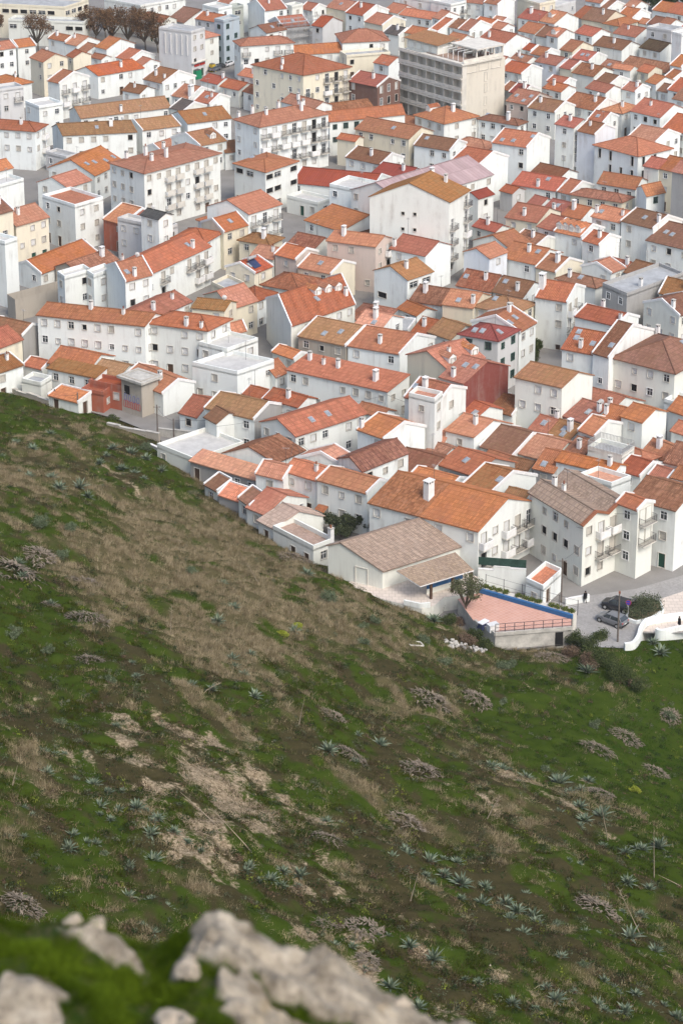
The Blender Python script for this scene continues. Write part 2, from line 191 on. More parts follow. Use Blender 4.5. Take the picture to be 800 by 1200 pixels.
['G1',-41.19,384.43,45.7,5.4,5.37,9.51,6.05,2,'b','r','o','',[],[],[],[],'house with red painted walls and orange roof','house'],
['G2',-32.25,375.81,55.4,1.8,11.66,3.1,7.5,0,'f','G','w','',[],[],[],[],'grey white house with a roof terrace room','house'],
['G2b',-33.47,372.44,48.2,3.9,4.4,3.53,10.9,0.74,'b','w','d','',[],[],[],[],'white house with slate roof, right of the red painted walls','house'],
['G3',-24.99,370.64,64.3,3.8,6.58,6.18,7.05,1.3,'h','w','t','',[],[],[],[],'white house with terracotta hipped roof, left of the glazed attic corner','house'],
['G4',-22.54,388.5,47.9,-2.3,7.35,5.17,4.05,1.09,'h','w','o','',[],[],[],[],'white house with bright orange hipped roof, left of the glazed attic corner','house'],
['H1',-65.54,440.27,71.4,4,12.99,5.6,8.95,1.18,'h','w','t','bal',[],[],[],[],'white villa with long dark balconies by the alley','house'],
['H2',-60.51,447.32,10.7,14.1,7.62,15.95,6.05,1.6,'a','w','y','',[],[],[],[],'long low house with mossy ochre roof','house'],
['H3',-50.26,416.72,64.7,-4.8,11.67,11.52,6.05,2.45,'a','w','o','',[],[[2.04,3.21],[4.35,2.78],[7.46,1.98],[10.43,1.92]],[],[],'house with four small skylights in its orange roof','house'],
['H4',-54.79,408.34,51.5,7.9,7.44,6.67,6.05,1.56,'a','w','o','',[],[],[],[],'white house with bright orange roof, left of the roof with four small skylights','house'],
['H5',-50.42,385.44,47.8,-0.7,9.58,7.13,8.95,0,'f','w','t','',[],[],[],[],'white block with terracotta roof patio and slim columns','house'],
['H6',-71.33,419.18,43.2,-5.4,5.63,4.88,6.05,1.18,'a','w','o','',[],[],[],[],'white house with bright orange roof, just in front of the villa with long dark balconies','house'],
['H6b',-68.53,407.75,48.3,-1.1,4.94,6.67,6.05,0,'f','w','w','',[],[],[],[],'white house with flat white roof, just behind the flared orange roof of the cream block','house'],
['H7',-58.54,436.64,51.1,-0,6.28,3.26,3.73,0,'f','G','g','',[],[],[],[],'pale grey house with flat grey roof, left of the roof with four small skylights','house'],
['H8',-67.15,458.87,35.6,1.9,6.06,5.97,8.95,0,'f','w','w','',[],[],[],[],'white flat roofed block beside the alley','house'],
['H9',-78.22,474.19,31.8,2.2,4.43,5.89,8.95,0,'f','G','g','bal',[],[],[],[],'pale grey house with flat grey roof, left of the white flat block by the alley','house'],
['H10',-58.96,467.03,26.7,-0.6,7.88,21.87,4.6,1.66,'a','w','y','',[[9.93,0.63]],[],[],[0],'very long low house with ochre brown roof','house'],
['H11',-43.8,453.35,26.4,10,7.13,9.05,5.55,1.5,'a','w','y','',[],[],[],[],'white house with ochre roof, left of the blocky concrete dormer','house'],
['H12',-34.09,457.25,26.6,6.4,8.43,10.5,6.05,1.77,'a','w','y','',[],[],[],[],'white house with ochre roof, just behind the blocky concrete dormer','house'],
['H13',-30.17,437.35,37.7,8.4,8.92,6.97,6.55,1.87,'a','w','y','',[],[],[[4.52,1.2]],[],'house with ochre roof and a blocky concrete dormer','house'],
['H14',-24.93,440.64,17.9,-5.9,6.98,5.74,4.1,1.47,'a','w','k','',[],[],[],[],'white house with brown roof, right of the blocky concrete dormer','house'],
['H15',-38.78,443.96,53.8,-9.9,5.89,9.44,3.15,1.24,'a','W','t','',[],[],[],[],'off-white house with terracotta roof, just behind the apartment house with five chimneys','house'],
['G5',-38.42,398.68,45.5,-0.4,10.49,20,11.85,0.84,'h','w','t','low;bal',[[4.05,10.19],[7.39,8.21],[5.29,3.88],[8.96,3.74],[13.82,10.19]],[],[],[0,4,0,4,0],'four storey white apartment house with five chimneys and stacked balconies','house'],
['H18',-15.2,409.37,51.2,-4.9,8.97,9.97,8.95,0.72,'h','w','o','low;wide',[],[[5.05,8.67]],[],[],'white modern house with ribbon windows and flat white skylight','house'],
['H19',-17.23,433.11,37.1,4.5,8.2,18.08,11.85,1.72,'h','w','t','bal',[[0.78,7.9],[4.28,7.9],[4.2,3.11],[11.12,7.9],[16.63,7.9],[12.82,2.39],[17.78,7.9]],[],[],[0,4,0,4,0,4,0],'large white apartment house crowded with tall chimneys','house'],
['H20',-6.25,458.13,45.6,-1.1,10.31,5.87,8.95,1.23,'b','w','t','',[],[],[],[],'white house with terracotta roof, just behind the long house with green shutters','house'],
['H21',-2.62,451.67,21.1,-8.4,6.51,17.86,7.95,1.37,'a','w','t','gw',[],[],[],[],'long white house with dark green shuttered windows','house'],
['H22',14.46,440.97,48.8,5.6,14.08,8.28,7.05,1.74,'b','c','t','',[],[[2.19,5.69]],[],[],'cream two storey house with a long row of square windows','house'],
['H23',22.98,435.13,57.5,0.2,8.81,7.16,6.05,1.5,'b','w','k','wall2',[],[[2.41,7.06]],[],[],'white house with a row of small windows and brown roof','house'],
['H24',8.24,429.76,48.1,4,9.25,7.39,4.6,1.55,'b','w','k','',[[1.83,3.98]],[],[],[0],'white house with brown roof, left of the deep crimson roof','house'],
['H25',13.2,421.7,46.6,11.4,7.92,6.69,4.02,1.41,'b','w','c','',[],[],[],[],'small house with steep deep crimson roof','house'],
['H26',2.94,442.51,57.1,1.1,4.53,3.32,6.05,0.7,'b','c','r','',[],[],[],[],'cream house with reddish roof, just in front of the long house with green shutters','house'],
['H27',6.22,412.98,64.7,7.3,17.18,9.49,4.1,1.99,'b','w','c','',[],[],[],[],'long shed with flat crimson metal roof','house'],
['H28',-4.76,405.61,49.2,2.6,7.92,4.65,3.15,0,'f','W','w','',[],[],[],[],'off-white house with flat white roof, left of the flat crimson metal roof','house'],
['H29',11.32,386.03,44.8,4.7,12.42,26.11,9.95,2.61,'a','w','u','',[],[],[],[],'long hall roofed in ribbed mauve sheeting','house'],
['H29b',4.15,396.44,57.3,-1.4,7.85,6.91,8.45,0,'f','w','w','',[],[],[],[],'white house with flat white roof, left of the flat crimson metal roof','house'],
['H30',19.56,370.59,61.2,15.8,14.76,8.6,14.75,3.1,'a','w','y','bal;tiny',[[7.08,3.82]],[],[],[0],'massive white gable wall with six tiny windows','house'],
['H31',26.22,391.45,44.7,-0.5,3.65,4.41,8.95,0.77,'a','w','c','',[],[],[],[],'white house with crimson roof, right of the massive white gable with tiny windows','house'],
['H32',27.79,414.24,45.6,10.1,6.56,9.09,8.95,1.91,'b','w','t','bR',[],[],[],[],'white house with terracotta roof, second one left of the gabled house with three skylights','house'],
['H33',38.56,427.54,53.5,7.2,7.99,9.23,8.95,1.94,'b','w','o','bR',[],[[0.96,6.26],[1.19,3.83],[3.31,0.59]],[],[],'white gabled house with three skylights behind the mauve hall','house'],
['H34',30.56,437.55,55.2,-7,8.5,5.17,5.55,1.09,'h','w','t','',[],[],[],[],'white house with terracotta hipped roof, left of the gabled house with three skylights','house'],
['H35',38.9,455.8,52.8,3.2,10.04,3.64,6.05,0.76,'h','w','k','',[],[[3.28,9.74]],[],[],'white house with tall classical windows and low brown roof','house'],
['H37',42.47,473.69,47.8,2,5.75,9.4,6.05,1.97,'b','B','t','',[],[[2.09,4.48],[0.87,1.63],[2.74,0.88]],[],[],'rosy beige house with terracotta roof, just behind the tall classical windows','house'],
['H38',42.25,483.13,49,1.6,3.84,6.67,6.05,1.4,'b','W','c','',[],[],[],[],'off-white house with crimson roof, just behind the tall classical windows','house'],
['H39',39.71,486.36,45.7,-6.7,3,5.8,6.05,1.22,'b','W','t','',[],[],[],[],'off-white house with terracotta roof, just behind the tall classical windows','house'],
['H40',43.66,503.1,43.4,3.3,6.6,7.44,6.05,1.56,'b','w','r','bR',[],[],[],[],'white house with reddish roof, left of the blue trimmed window','house'],
['H41',38.21,510.99,45,1,9.4,7.84,6.05,1.65,'b','w','t','',[],[],[],[],'white house with terracotta roof, just in front of the blank sunlit gable','house'],
['H42',45.93,515.47,46.4,-0.1,5.19,4.53,6.05,0.95,'b','w','t','',[],[],[],[],'white house with terracotta roof, left of the blue trimmed window','house'],
['H43',52.79,511.88,45.2,1.9,6.33,6.59,6.05,1.38,'b','b','t','',[],[],[],[],'house with blue trimmed window and orange roof','house'],
['H44',56.12,507.45,43.5,1.5,3.71,6.82,6.05,1.43,'b','c','r','',[],[],[],[],'cream house with reddish roof, right of the blue trimmed window','house'],
['H45',60.76,500.52,47.3,1.8,6.22,7.97,6.05,1.67,'b','W','R','',[],[],[],[],'off-white house with weathered rust roof, right of the blue trimmed window','house'],
['H46',61.49,516.37,46.3,1.9,5.42,7.09,6.05,1.49,'b','w','r','',[],[[1.68,3.36],[1.72,1.83]],[],[],'white house with reddish roof, right of the blue trimmed window','house'],
['H47',66.24,509.78,47,-1.1,4.24,7.77,5.05,1.63,'b','W','R','',[],[],[],[],'off-white house with weathered rust roof, just in front of the curved wall house','house'],
['H48',70.4,506.58,52.3,2.2,4.9,3.47,6.05,0.73,'b','w','o','',[],[],[],[],'white house with bright orange roof, just in front of the curved wall house','house'],
['H49',74.41,503.96,43.8,-1.4,3.34,5.48,6.05,1.15,'b','c','o','',[],[],[],[],'cream house with bright orange roof, just in front of the near black mossy roof','house'],
['H50',63.66,492.1,42.4,0.4,4.77,7.25,6.05,1.52,'b','W','k','',[],[],[],[],'off-white house with brown roof, just behind the big faded brown roof','house'],
['H51',52.79,492.93,45.6,3.6,4.88,4.71,6.05,0.99,'b','w','r','',[],[],[],[],'white house with reddish roof, just in front of the blue trimmed window','house'],
['H52',51.46,485.55,43.8,1.5,5.39,5.23,6.05,1.1,'b','w','t','',[],[],[],[],'white house with terracotta roof, just in front of the blue trimmed window','house'],
['H53',61.78,484.74,41.9,-0.7,6.22,5.83,6.05,1.22,'b','w','t','',[],[],[],[],'white house with terracotta roof, just behind the big faded brown roof','house'],
['H54',68.88,485.55,45.4,-0.8,4.07,5.65,6.05,1.19,'b','w','t','',[],[],[],[],'white house with terracotta roof, just behind the broad deep red roof','house'],
['H55',57.51,468.34,47.5,-0.3,8.94,9.08,6.05,1.91,'b','w','R','',[],[],[],[],'house with a big faded brown roof over a white gabled annex','house'],
['H56',48.07,464.95,49.3,2.9,7.28,7.78,6.55,1.63,'b','W','y','',[],[],[],[],'off-white house with ochre roof, left of the big faded brown roof','house'],
['H57',63.23,466.08,50.5,0.7,5.19,7.31,6.05,1.09,'h','w','o','',[],[],[],[],'white house with bright orange hipped roof, right of the big faded brown roof','house'],
['H58',70.54,456.96,45.4,-0.7,8.1,9.75,7.5,2.05,'b','w','r','',[],[],[],[],'broad house with deep red roof and grey upper wall','house'],
['H59',58.04,457.97,52.6,-1,4.03,6.73,6.05,1.41,'b','w','t','',[],[[1.57,2.3]],[],[],'white house with terracotta roof, just in front of the big faded brown roof','house'],
['H60',48.75,432.43,44.6,3.9,4.78,5.83,11.85,1.22,'b','w','r','bal',[],[],[],[],'tall white house with a glazed roof terrace','house'],
['H61',52.84,428.86,47.1,-0.5,4.69,7.08,11.35,1.49,'b','b','k','',[],[],[],[],'tall blue white town house with shuttered windows','house'],
['H62',67.53,441.83,45.5,6.8,6.88,8.82,6.05,1.85,'b','w','t','',[],[],[],[],'white house with terracotta roof, just behind the seven tall dark windows','house'],
['H63',60.56,419.37,36.6,6.7,11.53,9.6,9.45,2.02,'h','w','t','tall',[],[],[],[],'white building with a row of seven tall dark windows','house'],
['H64',75.39,448.71,48,0.6,6.6,11.16,6.05,2.34,'b','w','r','',[],[],[],[],'white house with reddish roof, right of the broad deep red roof','house'],
['H66',55.18,401.62,52.2,8.2,10.93,4.17,5.1,0.88,'h','c','R','',[],[],[],[],'cream house with weathered rust hipped roof, left of the blue framed windows','house'],
['H67',58.56,407.17,62.3,-3.4,8.21,6.84,6.05,1.44,'b','w','t','',[],[],[],[],'white house with terracotta roof, left of the blue framed windows','house'],
['H68',59.44,397.83,33.1,-21.4,5.78,4.73,7.5,1.21,'a','w','o','gw',[],[],[],[],'white house with blue framed windows','house'],
['H69',63.69,411.79,49.9,0.5,3.41,5.89,8.95,1.24,'b','W','r','',[],[],[],[],'off-white house with reddish roof, right of the seven tall dark windows','house'],
['H70',66.17,409.97,48.9,-0.9,3.17,8.16,8.95,1.71,'b','c','t','',[],[],[],[],'cream house with terracotta roof, right of the seven tall dark windows','house'],
['H70b',67.43,392.18,50.8,0.3,4.69,6.58,13.35,1.38,'b','g','t','',[],[],[],[],'grey cement house with terracotta roof, right of the blue framed windows','house'],
['H71',66.6,399.36,38.6,-10.6,3,3.97,8.95,0,'f','w','w','bal',[],[],[],[],'white house with flat white roof, right of the blue framed windows','house'],
['H72',51.99,379.57,48.8,1.9,6.21,6.62,7.95,1.39,'b','w','o','',[[1.11,5.91],[1.82,0.68]],[[1.48,5.16]],[],[0,2],'white house with arched openings under orange tiles','house'],
['H73',57.46,374.42,39.2,9.4,7.08,7.9,8.45,1.66,'b','w','k','',[[1.79,0.3]],[],[],[0],'white house with brown roof, right of the arched openings','house'],
['H74',38.5,399.29,48.8,-2.4,3,6.02,4.6,1.26,'b','w','r','',[],[],[],[],'white house with reddish roof, just behind the cream faceted corner house','house'],
['H75',42.81,395.41,47.3,3.3,4.54,6.72,4.6,1.41,'b','w','r','',[[0.3,2.14]],[],[],[0],'white house with reddish roof, second one right of the cream faceted corner house','house'],
['H76',46.11,392.14,51.1,-0.1,4.31,6.95,4.6,1.46,'b','w','t','',[],[],[],[],'white house with terracotta roof, just behind the row of small dormers','house'],
['H77',37.09,385.48,53.3,5.6,6.65,8.55,6.05,1.79,'b','c','t','bal',[[1.18,3.42]],[],[],[0],'cream house with faceted corner and orange brown roof','house'],
['H78',42.95,410.75,55.1,4.8,9.47,7.87,4.6,1.65,'b','w','r','',[[0.43,4.02]],[[2.81,3.07]],[],[0],'white house with reddish roof, second one behind the cream faceted corner house','house'],
['H79',44.68,419.75,45.8,4.5,6.96,5.94,4.6,1.25,'b','w','k','',[],[],[],[],'white house with brown roof, just in front of the gabled house with three skylights','house'],
['H80',45.8,408.41,48.4,-0.3,3.24,8.17,4.6,1.71,'b','w','t','',[],[],[],[],'white house with terracotta roof, just behind the cream faceted corner house','house'],
['H81',34.35,410.46,45.7,1,3.15,3.83,4.15,0.8,'b','G','r','',[],[],[],[],'pale grey house with reddish roof, just behind the cream faceted corner house','house'],
['I1',-74.52,564.29,62.1,15.7,23.39,11.34,8.95,0,'f','c','g','wide',[],[],[],[],'long cream institutional block behind the bare brown tree','house'],
['I1b',-68.6,556.06,76.3,3.3,20.89,5,6.55,0,'f','W','g','wide',[],[],[],[],'off-white house with flat grey roof, just in front of the cream institutional block','house'],
['I2',-54.47,568.82,40.8,11.3,13.62,15.12,8.45,0,'f','w','w','',[],[],[],[],'white house with flat white roof, left of the grey corner building with fins','house'],
['I3',-80.58,518.84,33.4,0,5.7,4.91,8.95,1.2,'a','w','t','',[],[],[],[],'tall white house with a single bright blue window','house'],
['I3b',-87.5,514.21,36.4,0.7,5.82,8.04,8.95,1.22,'a','w','t','',[],[],[],[],'white house with terracotta roof, left of the single bright blue window','house'],
['I4',-72.15,503.41,40.8,-2.3,6.13,7.01,8.95,1.47,'b','c','t','',[],[],[],[],'cream peach house with three narrow windows','house'],
['I4b',-66.23,513.94,40.3,-4.8,3.2,5.29,7.5,1.11,'b','c','t','',[],[],[],[],'cream house with terracotta roof, right of the cream peach house','house'],
['I5',-71.16,538.04,51,0.1,6.33,4.67,6.05,0.98,'b','w','t','',[],[],[],[],'white house with terracotta roof, just behind the cream peach house','house'],
['I5b',-67.99,535.34,47.8,-0,4.33,8.01,5.55,1.68,'b','w','o','',[],[],[],[],'white house with bright orange roof, right of the cream peach house','house'],
['I6',-65.2,531.74,47.3,-2.4,3.35,6.86,4.6,1.44,'b','w','t','',[],[],[],[],'white house with terracotta roof, right of the cream peach house','house'],
['I7',-59.67,529.36,44.7,2,4.24,9.18,6.05,1.93,'b','w','o','bR',[],[],[],[],'white house with bright orange roof, second one right of the cream peach house','house'],
['I8',-60.47,524.25,48.9,1.3,3.97,3.32,4.6,0.7,'b','w','t','',[],[],[],[],'white house with terracotta roof, right of the open balcony level','house'],
['I9',-53.28,523.33,44.3,3.6,4.98,8.19,4.6,1.72,'b','w','o','',[],[],[],[],'white house with bright orange roof, left of the house near the conifer','house'],
['I10',-49.57,517.87,43.1,-0.9,3.31,5.49,4.6,1.15,'b','w','o','',[],[],[],[],'white house with bright orange roof, just behind the house near the conifer','house'],
['I11',-58.79,501.38,37.6,15.5,7.68,13.03,6.05,1.61,'a','w','r','',[[7.99,1.65]],[],[],[0],'white house with reddish roof, right of the open balcony level','house'],
['I12',-65.54,482.21,45.7,2.8,4.1,8.91,8.95,1.87,'b','w','t','bal',[],[],[],[],'white house with open balcony level and slim orange roof','house'],
['I13',-77.93,491.27,43.5,2.3,8.96,5.54,6.05,1.16,'h','w','t','',[],[],[],[],'white house with terracotta hipped roof, just behind the white flat block by the alley','house'],
['I14',-42.5,493.76,44.5,4,6.69,10.19,6.05,2.14,'b','w','k','',[[1.94,4.47],[1.75,1.32]],[],[],[0,2],'white house with two small chimneys near the conifer','house'],
['I15',-47.66,489.6,55.4,-0.6,5.32,5.52,4.6,1.16,'b','w','k','',[],[],[],[],'white house with brown roof, left of the house near the conifer','house'],
['I16',-35.62,484.76,52.3,2.2,5.41,8.91,4.6,1.87,'b','w','t','',[[1.03,0.3]],[],[],[3],'house with one very large white chimney','house'],
['I17',-36.19,473.06,46.3,-1.8,4.61,7.1,4.6,1.49,'b','W','d2','',[],[],[],[],'off-white house with dark grey roof, just in front of the very large white chimney','house'],
['I18',-30.54,480.02,54,-0.9,4.72,7.38,4.6,1.55,'b','w','r','',[],[],[],[],'white house with reddish roof, right of the very large white chimney','house'],
['I19',-29.79,498.7,49.1,-1.4,5.63,5.41,4.6,1.14,'b','w','r','',[[2.28,0.3]],[],[],[0],'white house with reddish roof, second one right of the very large white chimney','house'],
['I20',-24.38,492.87,48.1,1.9,6.07,5.71,4.6,1.2,'b','W','r','',[],[],[],[],'off-white house with reddish roof, right of the very large white chimney','house'],
['I21',-20.53,498.81,48.6,2.8,5.67,5.19,6.05,1.09,'b','w','o','',[[1.25,1.95]],[],[],[0],'white house with bright orange roof, second one left of the cream four storey building','house'],
['I22',-15.03,492.93,47.6,3.1,6.71,6.09,6.05,1.28,'b','w','o','',[[1.45,3.75]],[],[],[0],'white house with bright orange roof, left of the cream four storey building','house'],
['I23',-10.24,496.69,43.9,-0.1,4.56,5.09,4.05,1.07,'b','w','r','',[],[],[],[],'white house with reddish roof, just in front of the cream four storey building','house'],
['I24',-20.16,488.79,45.1,-0.2,4.49,5.28,4.6,1.11,'b','w','t','',[],[],[],[],'white house with terracotta roof, just behind the apartment house crowded with chimneys','house'],
['I25',-8.82,476.71,36,13.9,15.54,13.43,12.35,2.82,'h','c','t','bal',[[1.96,8.44],[0.3,6.89]],[],[],[0,2],'cream four storey building with hipped orange roof','house'],
['I26',-25.07,518.56,15.7,3.6,5.63,13.59,9.45,1.18,'h','w','t','bal',[[11.81,5.33]],[],[],[0],'white three storey house with little balconies behind the street cars','house'],
['I27',-11.8,522.79,17.1,4.7,7.3,13.22,6.05,1.53,'a','w','t','',[],[],[],[],'white house with terracotta roof, just behind the cream four storey building','house'],
['I28',-19.33,537.17,40.7,1.6,6.49,6.63,8.5,1.36,'a','w','k','',[],[],[],[],'white house with brown roof, left of the scaffolded house','house'],
['I29',-15.1,543.41,26.5,0.9,8.95,7.63,8.45,1.88,'a','G','r','scaf',[],[],[],[],'house wrapped in scaffolding with a red roof','house'],
['I30',-4.87,542.19,53.7,-1.4,3.46,8.63,8.95,1.81,'b','G','r','',[],[],[],[],'pale grey house with reddish roof, just behind the long hotel-side terrace','house'],
['I31',-20.63,562.11,30.3,0.5,9.38,6.8,8.95,1.97,'a','w','t','',[],[],[],[],'white house with terracotta roof, just behind the scaffolded house','house'],
['I32',-30.11,534.19,51.6,-3.6,3.34,6.25,11.85,0,'f','u','w','gw',[],[],[],[],'narrow blue tiled town house with white framed windows','house'],
['I33',-31.74,547.3,53.1,-0.1,8.55,6.18,8.95,1.3,'b','G','t','',[],[],[],[],'pale grey house with terracotta roof, left of the blue tiled town house','house'],
['I34',-34.66,529.3,46.5,-3.2,8.26,4.85,8.95,1.02,'h','W','o','',[],[],[],[],'off-white house with bright orange hipped roof, right of the grey corner building with fins','house'],
['I35',-37.53,521.39,54.4,6.3,9.68,5.44,11.85,0,'f','G','g','shop',[],[],[],[],'grey corner building with vertical fins and red shop signs','house'],
['I36',-42.45,564.94,46.3,4,6.3,12.21,5.05,2.56,'b','w','k','',[],[],[],[],'white house with brown roof, just behind the grey corner building with fins','house'],
['I37',-48.06,560.42,51.6,-2.7,8.3,5.72,6.05,1.2,'b','W','R','',[],[],[],[],'off-white house with weathered rust roof, left of the grey corner building with fins','house'],
['I38',-33,562.11,48.8,-6.6,6.81,5.27,8.95,0,'f','w','w','',[],[],[],[],'white house with flat white roof, just behind the blue tiled town house','house'],
['I38b',-30.23,570.92,46.1,1.6,4.9,7.33,8.95,1.54,'b','w','t','',[],[],[],[],'white house with terracotta roof, just behind the blue tiled town house','house'],
['I39',-29.56,566.62,41.2,-7.9,3,3.93,8.45,0,'f','e','g','wide',[],[],[],[],'green grey house with flat grey roof, just behind the blue tiled town house','house'],
['J1',0.22,526.67,11.4,-2.1,9.74,11.94,8.45,2.05,'h','w','t','',[],[],[],[],'white house with a long terrace level beside the hotel','house'],
['J1b',1.28,520.02,19.2,0.5,5.03,11.61,6.05,0,'f','c','g','',[],[],[],[],'cream house with flat grey roof, just in front of the long hotel-side terrace','house'],
['J2',6.01,566.69,46.3,0.4,6.65,10.05,6.55,2.11,'b','w','r','',[],[],[],[],'white house with reddish roof, left of the dark slate roof','house'],
['J3',10.93,557.26,42.8,1.4,6.73,8.61,6.05,1.81,'b','c','t','',[],[],[],[],'cream house with terracotta roof, left of the dark slate roof','house'],
['J4',15,547.18,46.9,1,5.31,6.53,5.55,1.37,'b','w','d2','',[],[],[],[],'house with a dark grey slate roof behind the hotel','house'],
['J5',21.18,544.98,49.4,1.4,5.87,5.92,6.05,1.24,'b','c','t','',[],[],[],[],'cream house with terracotta roof, right of the dark slate roof','house'],
['J6',24.59,536.09,48.3,-0.4,4.02,6.5,6.05,1.36,'b','w','t','',[],[],[],[],'white house with terracotta roof, right of the dark slate roof','house'],
['J7',29.74,533.93,45.4,-0.9,4.8,7.07,6.55,1.49,'b','w','t','',[],[],[],[],'white house with terracotta roof, second one behind the beige hotel','house'],
['J8',25.37,549.02,42.5,-1.5,3.4,11.74,6.05,2.47,'b','w','o','',[],[],[],[],'white house with bright orange roof, right of the dark slate roof','house'],
['J9',24.2,564.67,51.3,2.2,10.37,5.88,6.05,1.23,'b','w','o','',[],[],[],[],'white house with bright orange roof, second one right of the dark slate roof','house'],
['J10',26.08,555.56,42.7,-5,3.05,7.16,8.05,1.5,'b','w','t','',[],[],[],[],'white house with terracotta roof, second one right of the dark slate roof','house'],
['J11',15.4,572.27,46.6,0.2,5.02,7.58,6.05,1.59,'b','w','o','',[],[],[],[],'white house with bright orange roof, just behind the dark slate roof','house'],
['J12',11.57,511.88,49.5,-1,4.74,6.52,6.05,1.37,'b','w','t','',[],[],[],[],'white house with terracotta roof, just behind the dark brick house','house'],
['J13',8.29,478.97,47,3.2,8.67,7.9,8.95,1.66,'b','k2','r','arch',[],[],[],[],'dark brick house with white rimmed arched windows','house'],
['HT',27.39,472.73,39.5,6.6,21.6,13.54,15.33,0,'f','h','g','custom=hotel',[],[],[],[],'large unfinished looking beige hotel with open loggias','hotel'],
['J15',22.64,455.4,38.9,0.8,9.64,10.11,6.55,2.03,'h','w','t','',[],[],[[3.93,9.34],[2,7.63]],[],'white house with two pointed orange dormers below the hotel','house'],
['J16',16.66,462.25,51,2.1,5.85,5.37,4.1,1.13,'b','w','t','',[],[],[],[],'white house with terracotta roof, just behind the cream house with square windows','house'],
['J17',-2.71,467.59,25.8,0.9,5,10.81,6.05,1.05,'a','W','R','',[],[],[],[],'off-white house with weathered rust roof, just behind the long house with green shutters','house'],
['J18',24.56,574.4,48.2,1.4,12.93,9.28,8.45,0,'f','w','w','',[],[],[],[],'white house with flat white roof, just behind the dark slate roof','house'],
['J18b',29.6,567.59,46.2,-2.9,7.51,6.45,8.95,0,'f','w','w','bal',[],[],[],[],'white house with flat white roof, right of the dark slate roof','house'],
['J19',1.17,575.58,50.1,-3.8,7.28,8.48,6.05,1.78,'b','c','t','',[],[],[],[],'cream house with terracotta roof, just behind the long hotel-side terrace','house'],
['J20',-13.36,565.39,48,-5.6,3.29,4.36,8.95,0,'f','W','w','',[],[],[],[],'off-white house with flat white roof, just behind the scaffolded house','house'],
['J21',-7.98,575.58,52.3,-2.1,4.42,6.22,6.05,1.31,'b','w','t','',[],[],[],[],'white house with terracotta roof, right of the scaffolded house','house'],
['K1',38.37,570.92,55.3,4.1,8.33,6.37,8.95,1.34,'b','w','t','bal',[],[],[],[],'white house with terracotta roof, third one behind the blank sunlit gable','house'],
['K2',42.16,565.57,47.1,-0.1,4.76,7.32,9.85,1.54,'b','w','t','',[],[],[],[],'white house with terracotta roof, second one behind the blank sunlit gable','house'],
['K3',53.75,568.69,42.4,-5.1,9.14,6.21,8.95,0,'f','c','w','',[],[],[],[],'cream house with flat white roof, just behind the blank sunlit gable','house'],
['K3b',58.56,574.73,48.7,-4.4,5.68,9.82,6.95,0,'f','G','w','',[],[],[],[],'pale grey house with flat white roof, right of the blank sunlit gable','house'],
['K4',52.61,560.27,48.9,-1.6,6.71,8.19,6.55,1.72,'b','w','r','',[],[],[],[],'white house with reddish roof, second one right of the blank sunlit gable','house'],
['K5',56.66,557.1,44.8,0.5,4.98,10.16,6.55,2.13,'b','w','o','',[],[],[[1.99,3.14]],[],'white house with bright orange roof, right of the blank sunlit gable','house'],
['K6',65.15,568.03,43.3,-2.1,3.34,10.28,5.55,2.16,'b','w','t','',[],[],[],[],'white house with terracotta roof, third one behind the curved wall house','house'],
['K7',70.26,560.42,49.3,-1,7.3,10.77,6.05,2.26,'b','c','k','',[],[],[],[],'pale yellow house with a brown roof','house'],
['K7b',73.86,556.22,46.6,-1,5.16,8.48,6.05,1.08,'h','c','t','',[],[],[],[],'cream house with terracotta hipped roof, just behind the curved wall house','house'],
['K8',79.06,568.03,48.2,2.9,5.07,8.45,5.55,1.77,'b','w','t','',[],[],[],[],'white house with terracotta roof, second one behind the curved wall house','house'],
['K9',89.45,575.68,45.6,-1.2,5.04,8.41,5.55,1.77,'b','w','o','',[],[],[],[],'white house with bright orange roof, second one behind the near black mossy roof','house'],
['K9b',93.03,570.08,45.8,-0.8,5.48,9.17,6.05,1.93,'b','w','r','',[],[],[],[],'white house with reddish roof, just behind the near black mossy roof','house'],
['K10',86.06,554.14,42.5,-1.7,3.2,7.88,6.05,1.66,'b','w','t','',[],[],[],[],'white house with terracotta roof, just behind the near black mossy roof','house'],
['K10b',84.01,557.26,45.6,-3,3.01,6.93,6.05,1.46,'b','w','k','',[],[],[],[],'white house with brown roof, just behind the near black mossy roof','house'],
['K11',81.75,560.56,46.6,-2.1,3.14,4.28,5.55,0.9,'b','w','o','',[],[],[],[],'white house with bright orange roof, just behind the near black mossy roof','house'],
['K12',76.44,542.98,43.7,2.3,7.14,8.15,6.05,1.71,'b','w','t','',[],[],[],[],'white house with terracotta roof, just behind the curved wall house','house'],
['K13',84.49,535.18,48.3,1.8,7.39,5.55,8.95,0,'f','G','g','',[],[],[],[],'pale grey house with flat grey roof, just behind the near black mossy roof','house'],
['K13b',84.44,518.52,43.9,-4.2,3.16,4.89,11.85,0,'f','w','w','',[],[],[],[],'white house with flat white roof, just behind the near black mossy roof','house'],
['K14',80.53,526.53,43.5,0.1,6.59,7.54,6.05,1.58,'b','w','d3','',[],[],[],[],'house with near black mossy roof','house'],
['K15',71.05,528.42,45.4,3,8.64,7.64,6.05,1.6,'b','w','k','',[[2.02,3.88]],[],[],[0],'white house with curved wall and one broad chimney','house'],
['K16',65.22,543.98,39.9,1.2,6.02,6.92,6.05,1.45,'b','w','r','',[],[],[],[],'white house with reddish roof, left of the curved wall house','house'],
['K17',58.29,526.53,45.9,1,3.75,8.62,6.05,1.81,'b','c','t','',[],[],[],[],'cream house with terracotta roof, just behind the blue trimmed window','house'],
['K18',55.99,540.79,46.4,-0.5,3.71,7.01,6.55,1.47,'b','w','o','',[],[],[[0.64,1.93]],[],'white house with bright orange roof, just behind the blue trimmed window','house'],
